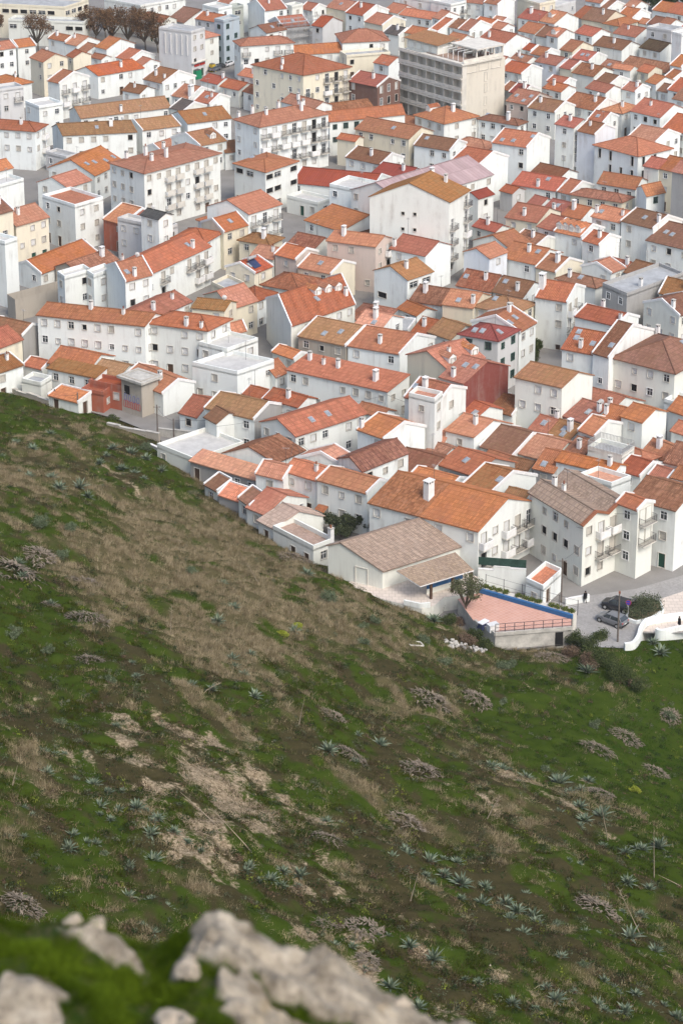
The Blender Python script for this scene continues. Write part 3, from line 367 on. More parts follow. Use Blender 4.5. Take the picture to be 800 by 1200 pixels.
['K18b',53.54,545.17,48.2,-0.3,3.4,8.3,5.55,1.74,'b','W','k','',[],[],[],[],'off-white house with brown roof, just behind the blue trimmed window','house'],
['K19',50.77,549.2,46.3,1.1,5.38,8.22,5.55,1.73,'b','w','t','',[],[],[],[],'white house with terracotta roof, right of the blank sunlit gable','house'],
['K20',50.53,521.87,45.5,0.2,4.14,6.34,6.05,1.33,'b','w','t','',[],[],[],[],'white house with terracotta roof, just behind the blue trimmed window','house'],
['K21',48.57,533.64,44.7,-3.7,3.11,4.96,4.6,1.04,'b','w','r','',[],[],[],[],'white house with reddish roof, right of the blank sunlit gable','house'],
['K22',41.07,533.19,42.6,3.5,8.54,10.56,6.05,2.22,'b','w','t','bR',[[2.17,6.26]],[],[],[0],'white house with blank sunlit gable behind the hotel','house'],
['K23',32.82,526.53,52.3,-0.7,3.73,7.09,6.05,1.49,'b','w','t','',[],[],[],[],'white house with terracotta roof, just behind the beige hotel','house'],
['K24',30.72,548.65,47,-2.5,3.28,7.34,7.05,1.54,'b','w','R','',[],[],[],[],'white house with weathered rust roof, left of the blank sunlit gable','house'],
['K25',33.46,545.6,47.4,-0.6,3.81,9.22,7.05,1.94,'b','w','t','',[],[],[],[],'white house with terracotta roof, left of the blank sunlit gable','house'],
['K26',38.95,554.14,43.8,2.4,6.18,7.03,6.05,1.48,'b','w','o','',[],[],[],[],'white house with bright orange roof, second one behind the blank sunlit gable','house'],
['K27',41.98,552.08,42.9,0.7,3.38,5.54,6.05,1.16,'b','w','o','',[],[],[],[],'white house with bright orange roof, just behind the blank sunlit gable','house'],
['K28',43.56,561.47,48.9,0.6,3.97,3.49,6.05,0.73,'b','w','t','',[],[],[],[],'white house with terracotta roof, just behind the blank sunlit gable','house'],
['K29',27.53,562.25,43.9,-3.9,3.15,5.47,7.05,1.15,'b','w','t','',[],[],[],[],'white house with terracotta roof, third one right of the dark slate roof','house'],
['K30',72.28,585.74,52,-0.6,4.79,5.2,6.05,1.09,'b','w','t','',[],[],[],[],'white house with terracotta roof, fifth one behind the curved wall house','house'],
['K30b',73.48,577.81,42.3,-8.5,3,7.63,6.05,1.6,'b','w','k','',[],[],[],[],'white house with brown roof, just behind the curved wall house','house'],
['K30c',80.69,578.93,46.7,-3.3,3.3,6.84,6.05,1.44,'b','w','t','',[],[],[],[],'white house with terracotta roof, fourth one behind the curved wall house','house'],
['K34',81.52,508.11,47.3,0.1,15.78,7.16,4.6,1.5,'b','W','R','',[],[],[],[],'off-white house with weathered rust roof, just in front of the near black mossy roof','house'],
['K35',79.07,497.43,40.5,-4.9,3.27,8.25,5.55,1.73,'b','w','t','',[],[],[],[],'white house with terracotta roof, second one in front of the near black mossy roof','house'],
['K36',89.03,543.98,43.7,-1.7,3.51,8.2,6.05,1.72,'b','w','r','',[],[],[],[],'white house with reddish roof, right of the near black mossy roof','house'],
['K37',79.97,484.74,46.8,-0.5,4.38,9.54,6.05,2,'b','w','r','',[],[],[],[],'white house with reddish roof, just behind the broad deep red roof','house'],
['K38',79.34,476.8,47.8,-1.3,3.61,9.13,6.05,1.92,'b','w','k','',[],[],[],[],'white house with brown roof, right of the broad deep red roof','house'],
['K39',74.72,492.93,39.7,-1.8,3.26,6.24,6.05,1.31,'b','w','o','',[],[],[],[],'white house with bright orange roof, just in front of the near black mossy roof','house'],
['K40',77.47,490.41,48.8,-1.4,3.1,5.61,4.6,1.18,'b','w','k','',[],[],[],[],'white house with brown roof, just behind the broad deep red roof','house'],
['K42',82.42,503.93,46.7,-1.1,3.38,8.49,7.55,1.78,'b','w','t','',[],[],[],[],'white house with terracotta roof, just in front of the near black mossy roof','house'],
]
PT = {}
PT['agave'] = [[-42.62,289.19,4.11,1.63,60,506],[-45.8,277,8.2,1.32,19,516],[-43.12,275,8.09,1.55,39,523],[-46.46,269.1,9.42,1.17,3,534],[-42.67,259.67,11.63,0.91,23,551],[-41.34,258.95,11.28,1.47,34,555],[-38.35,259.28,10.85,1.58,61,557],[-37,256.62,10.53,1.79,70,569],[-34.73,259.74,9.21,2.16,94,567],[-33.35,256.64,9.37,1.57,103,579],[-33.54,280.51,4.57,1.22,125,532],[-33.88,276,5.47,1.44,118,540],[-30.96,276.47,4.35,1.81,143,546],[-29.04,275.31,4.25,1.32,158,552],[-27.56,273.41,4.25,1.19,169,559],[-33.37,287.72,2.55,1.75,133,522],[-30.43,285.73,2.54,1.99,155,528],[-28.24,284.75,2.15,1.61,172,535],[-25.69,280.72,2.14,1.47,190,549],[-4.34,245.1,3.84,1.95,360,670],[-14.16,229.81,10.56,1.22,261,682],[-12.22,218.06,13.71,1.36,274,709],[-13.66,212.79,14.76,1.52,256,725],[-5.32,216.54,11.47,1.45,345,737],[-9.57,201.44,17.05,1.26,294,764],[-11.36,197.93,18.46,1.42,272,769],[-10.98,195.55,18.81,1.14,275,780],[-9.84,191.92,20.03,1.04,286,789],[-14.46,183.6,23.77,0.99,225,800],[-12.51,183.9,23.08,1.16,249,805],[-8.49,184.63,21.88,1.5,298,812],[11.47,238.3,1.11,1.91,508,723],[2.54,218.42,8.84,1.37,426,752],[3.79,185.16,16.16,1.51,445,869],[8.15,244.58,0.25,1.63,475,703],[15.07,188.86,11.41,1.38,575,895],[29.29,226.34,0.72,2.03,688,783],[22.13,189.85,8.8,2.26,655,912],[18.54,187.89,10.69,1.54,616,908],[38.39,235.16,-0.25,1.58,765,750],[38.79,232.15,0.08,2.08,773,760],[22.7,185.74,10.42,1.19,667,926],[-35.9,214.88,20.73,1.52,22,658],[-34.45,208.63,22.57,1.2,27,672],[-30.61,202.43,22.31,1.35,60,706],[-19.59,181.58,25.86,0.98,160,790],[-20.47,186.2,24.67,0.84,155,775],[-19.97,166.91,29.23,0.98,136,849],[-24.37,154.39,34.4,0.91,53,879],[-22.89,155.23,33.71,0.71,76,882],[-23.58,149.77,35.43,1.03,55,902],[-19.81,149.39,34.59,1.23,110,915],[-18.5,148.02,34.7,0.95,127,926],[-18.61,143.84,36.14,1.06,118,942],[-23.18,139.38,38.35,0.7,38,953],[-17.64,142.07,36.19,0.78,130,958],[-15.9,144.99,35.23,1.33,161,943],[-14.21,143.73,35.15,1.06,185,956],[-14.5,141.07,35.6,1.17,177,973],[-20.02,138.3,37.29,1.15,86,975],[-20.13,136.21,37.57,1.26,80,990],[-23.26,135.61,39.02,0.75,28,978],[-14.01,137.62,35.54,1.4,180,1004],[-15.58,135.67,36.47,0.88,152,1012],[5.53,155.46,23.89,1.29,477,998],[7.45,156.29,22.64,1.59,503,1005],[9.89,158.3,21.24,1.17,535,1007],[8.57,153.89,22.98,1.28,520,1022],[9.94,152.88,22.88,1.7,540,1030],[7.54,151.69,23.75,0.85,507,1033],[11.55,150.19,22.78,1.54,565,1055],[13.54,151.38,21.98,1.41,592,1055],[13.48,146.48,23.98,1.09,597,1075],[6.76,133.22,30.25,1.5,508,1118],[2.72,135.1,30.9,0.57,443,1095],[20.55,176.19,14.34,1.13,654,950],[23.04,176.43,13.42,1.46,684,957],[25.13,179.32,11.87,1.81,705,952],[26.12,169.19,14.79,1.41,734,995],[28.03,171.86,13.25,1.43,753,992],[29.76,173.26,12.56,1.76,772,988],[25.13,162.01,16.63,1.35,734,1030],[20.05,162.86,18.29,0.68,666,1007],[14.34,149.9,22.34,1.54,605,1063],[15.72,149.6,22.08,1.26,625,1070],[14.29,143.32,25.04,1.21,613,1090],[16.86,139.63,25.68,0.92,657,1118],[25.56,156.42,17.21,1.17,750,1070],[23.69,149.59,20.09,1.82,738,1092],[19.67,146.96,22.52,0.83,686,1090],[3.45,128.01,31.78,1.33,457,1152],[5.36,125.7,31.84,1.19,490,1177],[15.73,131.9,27.69,1.37,652,1167],[19.87,137.21,25.29,0.91,707,1147],[20.8,132.16,26.57,1.25,732,1180],[22.2,136.12,24.94,1.03,745,1162],[22.91,134.32,25.19,1.02,760,1177],[24.91,133.88,24.47,1.27,792,1190],[-15.22,130.85,37.28,0.97,150,1047],[-12.39,129.64,37.22,0.97,195,1060],[-12.94,125.68,38.04,0.82,180,1090],[-7.38,140.95,32.45,0.91,287,1017],[-5.44,141.27,31.38,1.18,317,1027],[-4.58,140.71,31.26,0.92,330,1035],[-3.2,143.88,29.9,1.33,352,1022],[-0.49,131.78,32.5,0.87,392,1105],[-11.76,141.62,34.45,0.78,220,985],[-1.2,175.74,21.36,1.6,385,875],[-1.25,159.46,24.49,1.03,383,960],[12.23,129.17,29.49,1.22,600,1172],[15.15,133.64,27.42,0.88,640,1155],[9.92,131.39,29.7,0.74,560,1148],[18.84,132.56,26.72,1,700,1175]]
PT['dead'] = [[-35.76,209.89,22.32,1.67,2.79],[-34.2,220.03,18.95,1.94,1.36],[-28.38,214.83,18.41,1.9,1.14],[-26.23,197.52,23.31,2.82,1.23],[-24.27,184.71,25.8,1.24,1.08],[-21.46,123.14,42.07,1.61,0.69],[-0.85,187.43,18.08,0.85,1.19],[0.97,176.91,20.08,1.13,1.21],[7.61,179.38,16.87,2.46,1.06],[-1.06,153.83,26.51,1.14,0.99],[9.8,206.72,8.46,2.43,1.31],[15.25,211.26,5.8,1.14,1.72],[27.56,202.05,5.3,1.1,1.38],[31.83,211.23,1.16,1.15,1.34],[33.88,202.33,2.4,0.92,1.2],[26.14,187.17,9.32,1.37,0.77],[38.12,218.86,-0.68,0.89,0.99],[25.5,230.26,0.45,1.86,0.93],[5.72,165.78,20.23,1.91,1.07],[1.59,135.71,31.01,0.89,1.14],[1.97,130.78,31.88,0.62,0.86],[21.54,154.5,19.25,1.59,1.15],[-6.29,254.2,1.69,2.24,0.79],[-30.63,202.57,22.28,0.9,0.72],[-1.14,135.64,31.44,0.63,0.76],[10.06,168.19,18.63,1.08,0.62],[14.92,229.94,2.01,0.82,0.62]]
PT['shrub'] = [[-1.55,232.66,6.61,1.45,1.24,0],[9.99,227.87,4.06,1.02,0.71,0],[11.96,222.16,4.13,1,0.8,0],[2.54,218.42,8.84,0.88,0.68,0],[2.49,223.47,8.22,0.8,0.6,0],[12.14,243.44,-0.55,1.41,1.3,1],[13.31,238.69,0.52,1.38,1.17,1],[15,240.11,-0.53,1.5,1.07,2],[16.25,234.57,0.63,1.26,1.36,1],[17.23,231.89,1.02,1.25,1.25,1],[15.4,232.7,1.24,1.46,0.94,2],[28.9,233.95,-0.24,1.78,1.78,1],[30.32,231.74,0.22,2.08,1.87,1],[31.62,228.71,0.38,2.26,1.74,1],[33.1,225.79,0.35,2.03,1.52,1],[34.26,223.73,0.21,1.61,1.11,1],[27.75,231.07,0.32,1.55,1.24,2],[29.69,228.03,0.53,1.84,1.23,2],[32.07,235.92,-0.39,1.37,1.27,1],[20.34,226.64,1.48,0.92,0.81,0],[34.51,224.13,0.19,1.01,0.81,2],[19.25,225.68,1.87,1.32,0.71,0],[37.85,218.39,-0.65,0.79,0.69,0],[28.4,211.74,2.18,0.77,0.77,0],[30.11,191.77,6.7,0.61,0.53,3],[-32.02,231.1,16.61,1.22,1.02,0],[-36.17,231.89,17.34,1.43,1.02,0],[-31.95,222.68,17.63,1.18,0.79,0],[-31.92,188.15,27.17,1.01,0.67,0],[-21.3,287.6,-0.61,1.25,1,0],[-24.51,288.88,0.18,1.13,1.01,0],[-28.82,291.06,0.98,1.26,1.01,0],[-19.37,282.65,-0.38,1.11,0.99,0],[-6.71,214.6,12.16,0.86,0.48,3],[-5.16,218.05,11.24,0.78,0.49,3],[-18.22,231.35,11.35,1.23,0.61,0],[-17.53,136.39,36.94,0.38,0.32,0],[40.48,245.06,-4.01,1.53,0.44,1],[42.41,242.2,-2.92,1.3,0.43,1],[32.78,332.88,0,1.14,2,1],[32.1,328.32,0,1.13,1.69,1],[29.38,324.25,0,1.39,1.39,1],[-35.12,305.27,-0.33,1.19,0.66,1],[21.21,193.71,7.98,0.71,0.53,0],[18.19,212.1,4.91,0.77,0.57,0],[4.04,226.7,7.3,0.91,0.71,0],[-32.14,186.36,27.55,0.83,0.58,0],[-28.22,185.36,26.44,1,0.58,0],[-21.71,178.71,27.05,0.8,0.48,0],[-24.69,165.22,30.62,0.67,0.45,0],[17.75,148.91,21.91,0.56,0.42,0],[18.22,138.23,25.82,0.65,0.46,0]]
PT['stalk'] = [[-18.07,202.29,18.92,0.18,3.52],[-9.81,232.88,8.81,-2.07,3.82],[28.07,165.35,14.96,-0.23,5.06],[24.92,151.15,18.93,-2.2,4.81],[24.92,173.17,13.5,-0.8,3.75],[-9.79,146.78,32.58,-2.9,-2.97],[-7.04,145.18,31.32,-3.15,-3.82],[5.4,144.91,26.83,0.67,-2.7],[-4.1,180.96,21.02,0.57,2.87],[-13.23,183.45,23.26,1.49,0.83],[30.55,164.35,14.59,-2.29,1.22],[-25.44,144.51,37.74,0.46,1.65],[13.29,170.06,17.85,1.17,-2.35]]
PT['court'] = [[18.76,233.31,2],[28.19,234.81,2],[28.56,237.4,2],[17.57,244.35,2],[14.65,242.52,2],[16.45,236.53,2]]
PT['blue'] = [[17.57,244.35,2],[28.48,237.62,2]]
PT['road'] = [[28.08,234.19],[35.34,233.55],[36.66,235.67],[37.37,237.82],[39.2,240.23],[37.42,243.8],[40.45,246.08],[44.09,248.4],[47.59,249.57],[48.38,254.36],[44.78,252.91],[38.12,249.1],[31.84,247.24],[27.27,245.4],[24.97,244.03],[27.82,240.01]]
PT['plaza'] = [[37.42,243.8],[40.45,246.08],[44.09,248.4],[48.77,250.05],[46.79,238.26],[39.25,237.61],[37.37,237.82],[39.2,240.23]]
PT['wwall'] = [[34.55,233.13],[35.65,233.55],[36.5,235.25],[37.1,237.39],[37.98,239.13],[39.38,240.01],[42.94,240.89],[47.92,241.78]]
PT['wwall2'] = [[39.04,237.61],[39.83,237.17],[42.54,238.26],[47.43,238.91]]
PT['island'] = [[35.72,240.67],[36.89,239.79],[38.83,240.67],[40.62,242.68],[40.57,245.4],[39.03,246.08],[37.24,244.94],[36.36,243.13]]
PT['car1'] = [33.82,240.01,0]
PT['car2'] = [34.9,243.58,0]
PT['p1'] = [31.06,245.17,0]
PT['p2'] = [42.04,238.48,0]
PT['sign'] = [35.93,240.67,0]
PT['lamp'] = [33.98,235.25,0]
PT['pole'] = [28.03,245.4,0]
PT['poles'] = [[-27.72,297.32,0,5.5],[-25.18,296.05,0,3.8],[-16.73,296.68,0,4.2],[-15.81,296.37,0,2.8],[-12.78,294.47,0,2.6],[-44.72,309.24,0,3.2],[-40.72,305.84,0,4],[-3.06,293.84,0,6],[-7.34,297,0,5]]
PT['walls'] = [[-27.65,298.42,1.2,-20.41,296.17,1.2,0.3,1.2],[-55.02,315.89,1.6,-45.52,308.64,1.4,0.4,1.5],[-35.63,300.52,1,-27.37,296.49,1.2,0.4,1.1],[-51.6,317.58,1.5,-43.54,311.9,1.2,0.3,1.3],[-28.47,292.83,1,-21.9,285.94,1.2,0.3,1.2],[17.62,249.05,3.2,23.7,248.1,3.2,0.25,3.2],[28.47,244.61,0.9,31.64,245.76,0.9,0.25,0.9]]
PT['porch'] = dict(e0=[9.85,241.35,4.4], e1=[16.85,245.75,4.4], t0=[6.91,243.95,5.2], t1=[14.62,249.18,5.2])
PT['bung'] = dict(a=[0.44,250.52,0])
PT['rubble'] = [[14.76,230.73,1.92,1.6],[15.97,230.09,1.7,1.2],[13.39,230.25,2.41,0.9]]
PT['frame'] = [8.65,224.79,5.33]
PT['tree'] = [15.6,239.92,1]
PT['courtitems'] = [[17.42,235.24,2],[18.52,234.38,2]]
PT['trees'] = [[-80.12,550.26,4.06,11.85,'b'],[-66.1,560.22,4.36,11.08,'b'],[-61.3,558.21,5.03,11.53,'b'],[-56.44,555.2,5.23,11.95,'b'],[-51.86,552.23,4.76,11.41,'b'],[-92.8,562.26,2.3,8.22,'b'],[-55.37,568.44,3.49,8.79,'b'],[-48.3,550.26,3.61,9.95,'b'],[-64.21,568.44,3.49,8.31,'b'],[-69.54,562.26,3.22,9.19,'b'],[-42.54,527.66,1.74,7.06,'c'],[7.56,494.4,1.02,5.58,'c'],[-84.14,521.38,1.5,3.16,'o'],[-81.82,518.74,1.07,2.47,'o'],[-71.65,445.53,1.86,2.73,'o'],[-1.4,264.43,1.75,3.67,'o'],[1.16,264.43,1.75,3.18,'o'],[3.27,265.48,1.52,2.94,'o'],[0,262.88,1.5,2.43,'o'],[90.57,603.68,3.45,3.62,'e'],[95.7,608.37,2.98,4.17,'e'],[87.27,608.37,1.98,3.12,'e'],[99.17,608.37,2.48,4.17,'e'],[19.69,475.05,1.18,3.31,'b']]
PT['cars'] = [[-31.12,533.14,0],[-29.07,535.93,0],[-32.28,530.39,0]]
PT['container'] = [-36.33,522.27,0]
PT['bin'] = [-32.88,529.47,0]
PT['ledge'] = [[-2.83,122.03],[-2.37,122.03],[-2.06,122.01],[-1.75,122.03],[-1.59,122],[-1.44,121.94],[-1.21,121.81],[-1.08,121.83],[-0.95,121.91],[-0.82,121.97],[-0.68,121.98],[-0.54,121.94],[-0.41,121.83],[-0.26,121.72],[0,121.61],[0.26,121.45],[0.57,121.31],[1.05,121.06],[1.69,120.74],[2.67,120.29]]
PT['yard'] = [[0.22,246.7,1.98],[5.17,242.56,1.98],[10.04,240.09,1.98],[11.56,240.76,1.98],[12.95,243.02,1.98],[17.35,244.39,1.98],[17.61,248.58,1.98],[11.2,253.64,1.98]]
PT['patch'] = [[-0.66,10.95,0.29,0.36,1.6],[-0.33,10.87,0.23,0.36,1.7],[-0.08,10.89,0.26,0.42,1.9],[0.21,10.9,0.28,0.47,2.2],[0.52,10.96,0.28,0.63,2.4],[0.83,10.92,0.38,0.84,2.4],[-1.4,10.86,0.2,0.15,1.1],[-1.81,10.09,0.26,0.38,1.5],[-0.54,10.32,0.2,0.25,1],[-0.29,10.33,0.27,0.17,1.2],[-0.95,10.63,0.09,0.1,0.7],[-0.98,10.1,0.15,0.08,1],[-1.53,9.75,0.21,0.17,0.9]]
PT['rocks'] = [[-1.61,11,122.03,0.06,0.03],[-1.48,11,121.97,0.07,0.04],[-0.96,10.13,122.04,0.1,0.04],[0.36,10.96,121.41,0.07,0.04],[-0.89,10.57,122,0.08,0.04]]
PT['contact'] = [[-64.78,328.4],[-54.58,316.94],[-48.82,314.81],[-41.38,309.24],[-34.24,304.5],[-28.53,299.25],[-23.28,289.21],[-18.33,279.75],[-13.08,271.08],[-8.12,263.39],[-3.41,257.31],[1.11,251.47],[5.49,247.47],[8.71,244.94],[13.81,238.04],[18.55,232.72],[23.54,233.76],[28.15,234.82],[31.46,234.4],[35.34,233.55],[37.32,237.39],[42.4,237.39],[48.76,237.39]]
HEIGHTS = [
[940,929,917,906,893,881,868,856,843,830,818,805,792,779,767,754,741,728,715,703,690,677,664,651,639,626,613,600,587,575,562,549,536,523,511,498,485,472,460,447,435,423,411,399,387,376],
[931,920,908,896,884,871,859,846,833,820,808,795,782,769,757,744,731,718,705,692,680,667,654,641,628,615,603,590,577,564,551,539,526,513,500,487,475,462,449,436,424,412,400,388,376,365],
[921,910,899,887,874,862,849,836,823,810,798,785,772,759,746,733,721,708,695,682,669,656,644,631,618,605,592,579,567,554,541,528,515,502,489,477,464,451,438,425,413,401,389,377,365,354],
[911,900,889,877,864,852,839,826,813,800,787,774,761,749,736,723,710,697,684,672,659,646,633,620,607,594,582,569,556,543,530,517,505,492,479,466,453,440,427,415,402,390,378,366,355,343],
[901,890,878,866,854,841,828,815,802,789,777,764,751,738,725,712,699,687,674,661,648,635,622,609,597,584,571,558,545,532,519,507,494,481,468,455,442,429,416,404,391,379,367,355,344,332],
[891,879,868,856,843,830,817,804,792,779,766,753,740,727,714,701,689,676,663,650,637,624,611,599,586,573,560,547,534,521,509,496,483,470,457,444,431,418,406,393,380,368,356,345,333,321],
[880,869,857,845,832,819,806,794,781,768,755,742,729,716,703,691,678,665,652,639,626,613,601,588,575,562,549,536,523,511,498,485,472,459,446,433,421,408,395,382,370,357,345,334,322,311],
[869,858,846,834,821,808,795,783,770,757,744,731,718,705,693,680,667,654,641,628,615,603,590,577,564,551,538,525,513,500,487,474,461,448,435,423,410,397,384,371,359,346,335,323,311,300],
[859,847,835,823,810,797,784,772,759,746,733,720,707,694,682,669,656,643,630,617,605,592,579,566,553,540,527,515,502,489,476,463,450,438,425,412,399,386,373,360,348,336,324,312,301,289],
[848,836,824,812,799,787,774,761,748,735,722,709,696,684,671,658,645,632,619,607,594,581,568,555,542,529,517,504,491,478,465,452,440,427,414,401,388,375,362,350,337,325,313,301,290,278],
[837,826,813,801,789,776,763,750,737,724,711,699,686,673,660,647,634,621,609,596,583,570,557,544,531,519,506,493,480,467,454,442,429,416,403,390,377,364,351,339,326,314,302,291,279,268],
[827,815,803,790,778,765,752,739,726,713,701,688,675,662,649,636,623,611,598,585,572,559,546,534,521,508,495,482,469,456,444,431,418,405,392,379,366,353,341,328,315,303,291,280,268,257],
[816,804,792,780,767,754,741,728,715,703,690,677,664,651,638,625,613,600,587,574,561,548,536,523,510,497,484,471,458,446,433,420,407,394,381,368,356,343,330,317,304,292,281,269,258,246],
[805,793,781,769,756,743,730,717,705,692,679,666,653,640,627,615,602,589,576,563,550,538,525,512,499,486,473,460,448,435,422,409,396,383,370,358,345,332,319,306,294,282,270,258,247,235],
[794,782,770,758,745,732,720,707,694,681,668,655,642,629,617,604,591,578,565,552,540,527,514,501,488,475,462,450,437,424,411,398,385,373,360,347,334,321,308,295,283,271,259,247,236,225],
[784,772,759,747,734,722,709,696,683,670,657,644,632,619,606,593,580,567,554,542,529,516,503,490,477,464,452,439,426,413,400,387,375,362,349,336,323,310,297,285,272,260,248,237,225,214],
[773,761,749,736,724,711,698,685,672,659,646,634,621,608,595,582,569,556,544,531,518,505,492,479,467,454,441,428,415,402,389,377,364,351,338,325,312,299,286,274,261,249,237,226,215,203],
[762,750,738,725,713,700,687,674,661,648,636,623,610,597,584,571,558,546,533,520,507,494,481,469,456,443,430,417,404,391,379,366,353,340,327,314,301,289,276,263,250,238,227,215,204,193],
[751,739,727,715,702,689,676,663,650,638,625,612,599,586,573,560,548,535,522,509,496,483,471,458,445,432,419,406,393,381,368,355,342,329,316,303,291,278,265,252,240,228,216,204,193,182],
[740,728,716,704,691,678,665,652,640,627,614,601,588,575,563,550,537,524,511,498,485,473,460,447,434,421,408,395,383,370,357,344,331,318,306,293,280,267,254,241,229,217,205,194,182,171],
[730,718,705,693,680,667,655,642,629,616,603,590,577,565,552,539,526,513,500,487,475,462,449,436,423,410,398,385,372,359,346,333,320,308,295,282,269,256,243,230,218,206,194,183,172,161],
[719,707,695,682,669,657,644,631,618,605,592,579,567,554,541,528,515,502,489,477,464,451,438,425,412,400,387,374,361,348,335,322,310,297,284,271,258,245,232,220,207,195,184,172,161,150],
[708,696,684,671,659,646,633,620,607,594,581,569,556,543,530,517,504,491,479,466,453,440,427,414,402,389,376,363,350,337,324,312,299,286,273,260,247,234,221,209,196,184,173,162,150,139],
[697,685,673,660,648,635,622,609,596,583,571,558,545,532,519,506,493,481,468,455,442,429,416,404,391,378,365,352,339,326,314,301,288,275,262,249,236,224,211,198,185,174,162,151,140,129],
[686,674,662,650,637,624,611,598,585,573,560,547,534,521,508,496,483,470,457,444,431,418,406,393,380,367,354,341,329,316,303,290,277,264,251,238,226,213,200,187,175,163,151,140,129,118],
[676,663,651,639,626,613,600,588,575,562,549,536,523,510,498,485,472,459,446,433,420,408,395,382,369,356,343,331,318,305,292,279,266,253,241,228,215,202,189,176,164,152,141,129,118,108],
[665,653,640,628,615,602,590,577,564,551,538,525,512,500,487,474,461,448,435,422,410,397,384,371,358,345,333,320,307,294,281,268,255,243,230,217,204,191,178,165,153,141,130,119,108,97],
[654,642,630,617,604,592,579,566,553,540,527,514,502,489,476,463,450,437,424,412,399,386,373,360,347,335,322,309,296,283,270,257,245,232,219,206,193,180,167,155,142,130,119,108,97,87],
[643,631,619,606,594,581,568,555,542,529,516,504,491,478,465,452,439,427,414,401,388,375,362,349,337,324,311,298,285,272,259,247,234,221,208,195,182,169,156,144,131,120,108,97,87,76],
[632,620,608,595,583,570,557,544,531,518,506,493,480,467,454,441,429,416,403,390,377,364,351,339,326,313,300,287,274,262,249,236,223,210,197,184,171,158,146,133,121,109,98,87,76,66],
[621,609,597,585,572,559,546,533,521,508,495,482,469,456,443,431,418,405,392,379,366,353,341,328,315,302,289,276,264,251,238,225,212,199,186,173,161,148,135,122,110,98,87,76,66,55],
[611,599,586,574,561,548,535,523,510,497,484,471,458,445,433,420,407,394,381,368,355,343,330,317,304,291,278,266,253,240,227,214,201,188,176,163,150,137,124,111,99,87,76,66,55,45],
[600,588,576,563,550,537,525,512,499,486,473,460,447,435,422,409,396,383,370,358,345,332,319,306,293,280,268,255,242,229,216,203,190,178,165,152,139,126,113,100,88,77,66,55,45,35],
[589,577,565,552,539,527,514,501,488,475,462,449,437,424,411,398,385,372,360,347,334,321,308,295,282,270,257,244,231,218,205,192,180,167,154,141,128,115,102,90,77,66,55,44,34,24],
[578,566,554,541,529,516,503,490,477,464,451,439,426,413,400,387,374,362,349,336,323,310,297,284,272,259,246,233,220,207,194,182,169,156,143,130,117,104,91,79,67,55,44,34,24,14],
[567,555,543,530,518,505,492,479,466,454,441,428,415,402,389,376,364,351,338,325,312,299,286,274,261,248,235,222,209,197,184,171,158,145,132,119,106,93,81,68,56,45,34,24,14,4],
[557,544,532,520,507,494,481,468,456,443,430,417,404,391,378,366,353,340,327,314,301,288,276,263,250,237,224,211,199,186,173,160,147,134,121,108,96,83,70,57,45,34,23,13,3,-6],
[546,534,521,509,496,483,470,458,445,432,419,406,393,380,368,355,342,329,316,303,291,278,265,252,239,226,213,201,188,175,162,149,136,123,111,98,85,72,59,46,34,23,13,3,-7,-16],
[535,523,511,498,485,472,460,447,434,421,408,395,382,370,357,344,331,318,305,293,280,267,254,241,228,215,203,190,177,164,151,138,126,113,100,87,74,61,48,35,23,12,2,-7,-17,-26],
[524,512,500,487,474,462,449,436,423,410,397,384,372,359,346,333,320,307,295,282,269,256,243,230,217,205,192,179,166,153,140,128,115,102,89,76,63,50,37,25,13,2,-8,-18,-27,-35],
[513,501,489,476,464,451,438,425,412,399,387,374,361,348,335,322,309,297,284,271,258,245,232,219,207,194,181,168,155,142,130,117,104,91,78,65,52,39,26,14,2,-9,-18,-28,-36,-45],
[502,490,478,466,453,440,427,414,401,389,376,363,350,337,324,311,299,286,273,260,247,234,222,209,196,183,170,157,144,132,119,106,93,80,67,54,41,28,15,3,-9,-19,-29,-38,-46,-54],
[492,480,467,455,442,429,416,403,391,378,365,352,339,326,313,301,288,275,262,249,236,224,211,198,185,172,159,146,134,121,108,95,82,69,56,43,30,17,4,-9,-20,-30,-39,-47,-55,-63],
[481,469,456,444,431,418,405,393,380,367,354,341,328,315,303,290,277,264,251,238,226,213,200,187,174,161,148,135,122,109,96,83,71,58,44,31,19,5,-8,-20,-31,-41,-49,-57,-64,-71],
[470,458,446,433,420,408,395,382,369,356,343,330,317,305,292,279,266,253,240,227,215,202,189,176,163,150,137,124,111,98,85,72,59,46,32,19,6,-7,-20,-32,-43,-52,-59,-66,-72,-78],
[459,447,435,422,410,397,384,371,358,345,332,320,307,294,281,268,255,242,230,217,204,191,178,165,152,139,126,113,100,87,74,61,47,34,21,8,-6,-19,-32,-44,-54,-62,-68,-74,-79,-85],
[448,436,424,411,399,386,373,360,347,334,322,309,296,283,270,257,244,232,219,206,193,180,167,154,141,128,115,102,89,76,63,50,37,24,11,-3,-16,-29,-42,-54,-64,-71,-76,-81,-85,-91],
[438,425,413,401,388,375,362,349,336,324,311,298,285,272,259,246,234,221,208,195,182,169,156,144,131,118,105,92,79,66,54,41,28,15,3,-10,-24,-37,-49,-62,-73,-78,-82,-85,-90,-95],
[427,415,402,390,377,364,351,338,326,313,300,287,274,261,248,236,223,210,197,184,171,159,146,133,120,108,95,82,70,57,45,33,21,9,-2,-14,-27,-39,-51,-63,-75,-80,-84,-87,-92,-98],
[416,404,391,379,366,353,341,328,315,302,289,276,263,250,238,225,212,199,186,173,160,148,135,123,110,98,86,73,61,49,38,27,17,7,-3,-13,-25,-36,-47,-59,-69,-76,-82,-87,-93,-99],
[405,393,381,368,355,343,330,317,304,291,278,265,253,240,227,214,201,188,175,162,150,137,125,112,100,88,76,64,53,41,31,22,14,6,-2,-10,-20,-30,-40,-51,-62,-71,-78,-85,-92,-99],
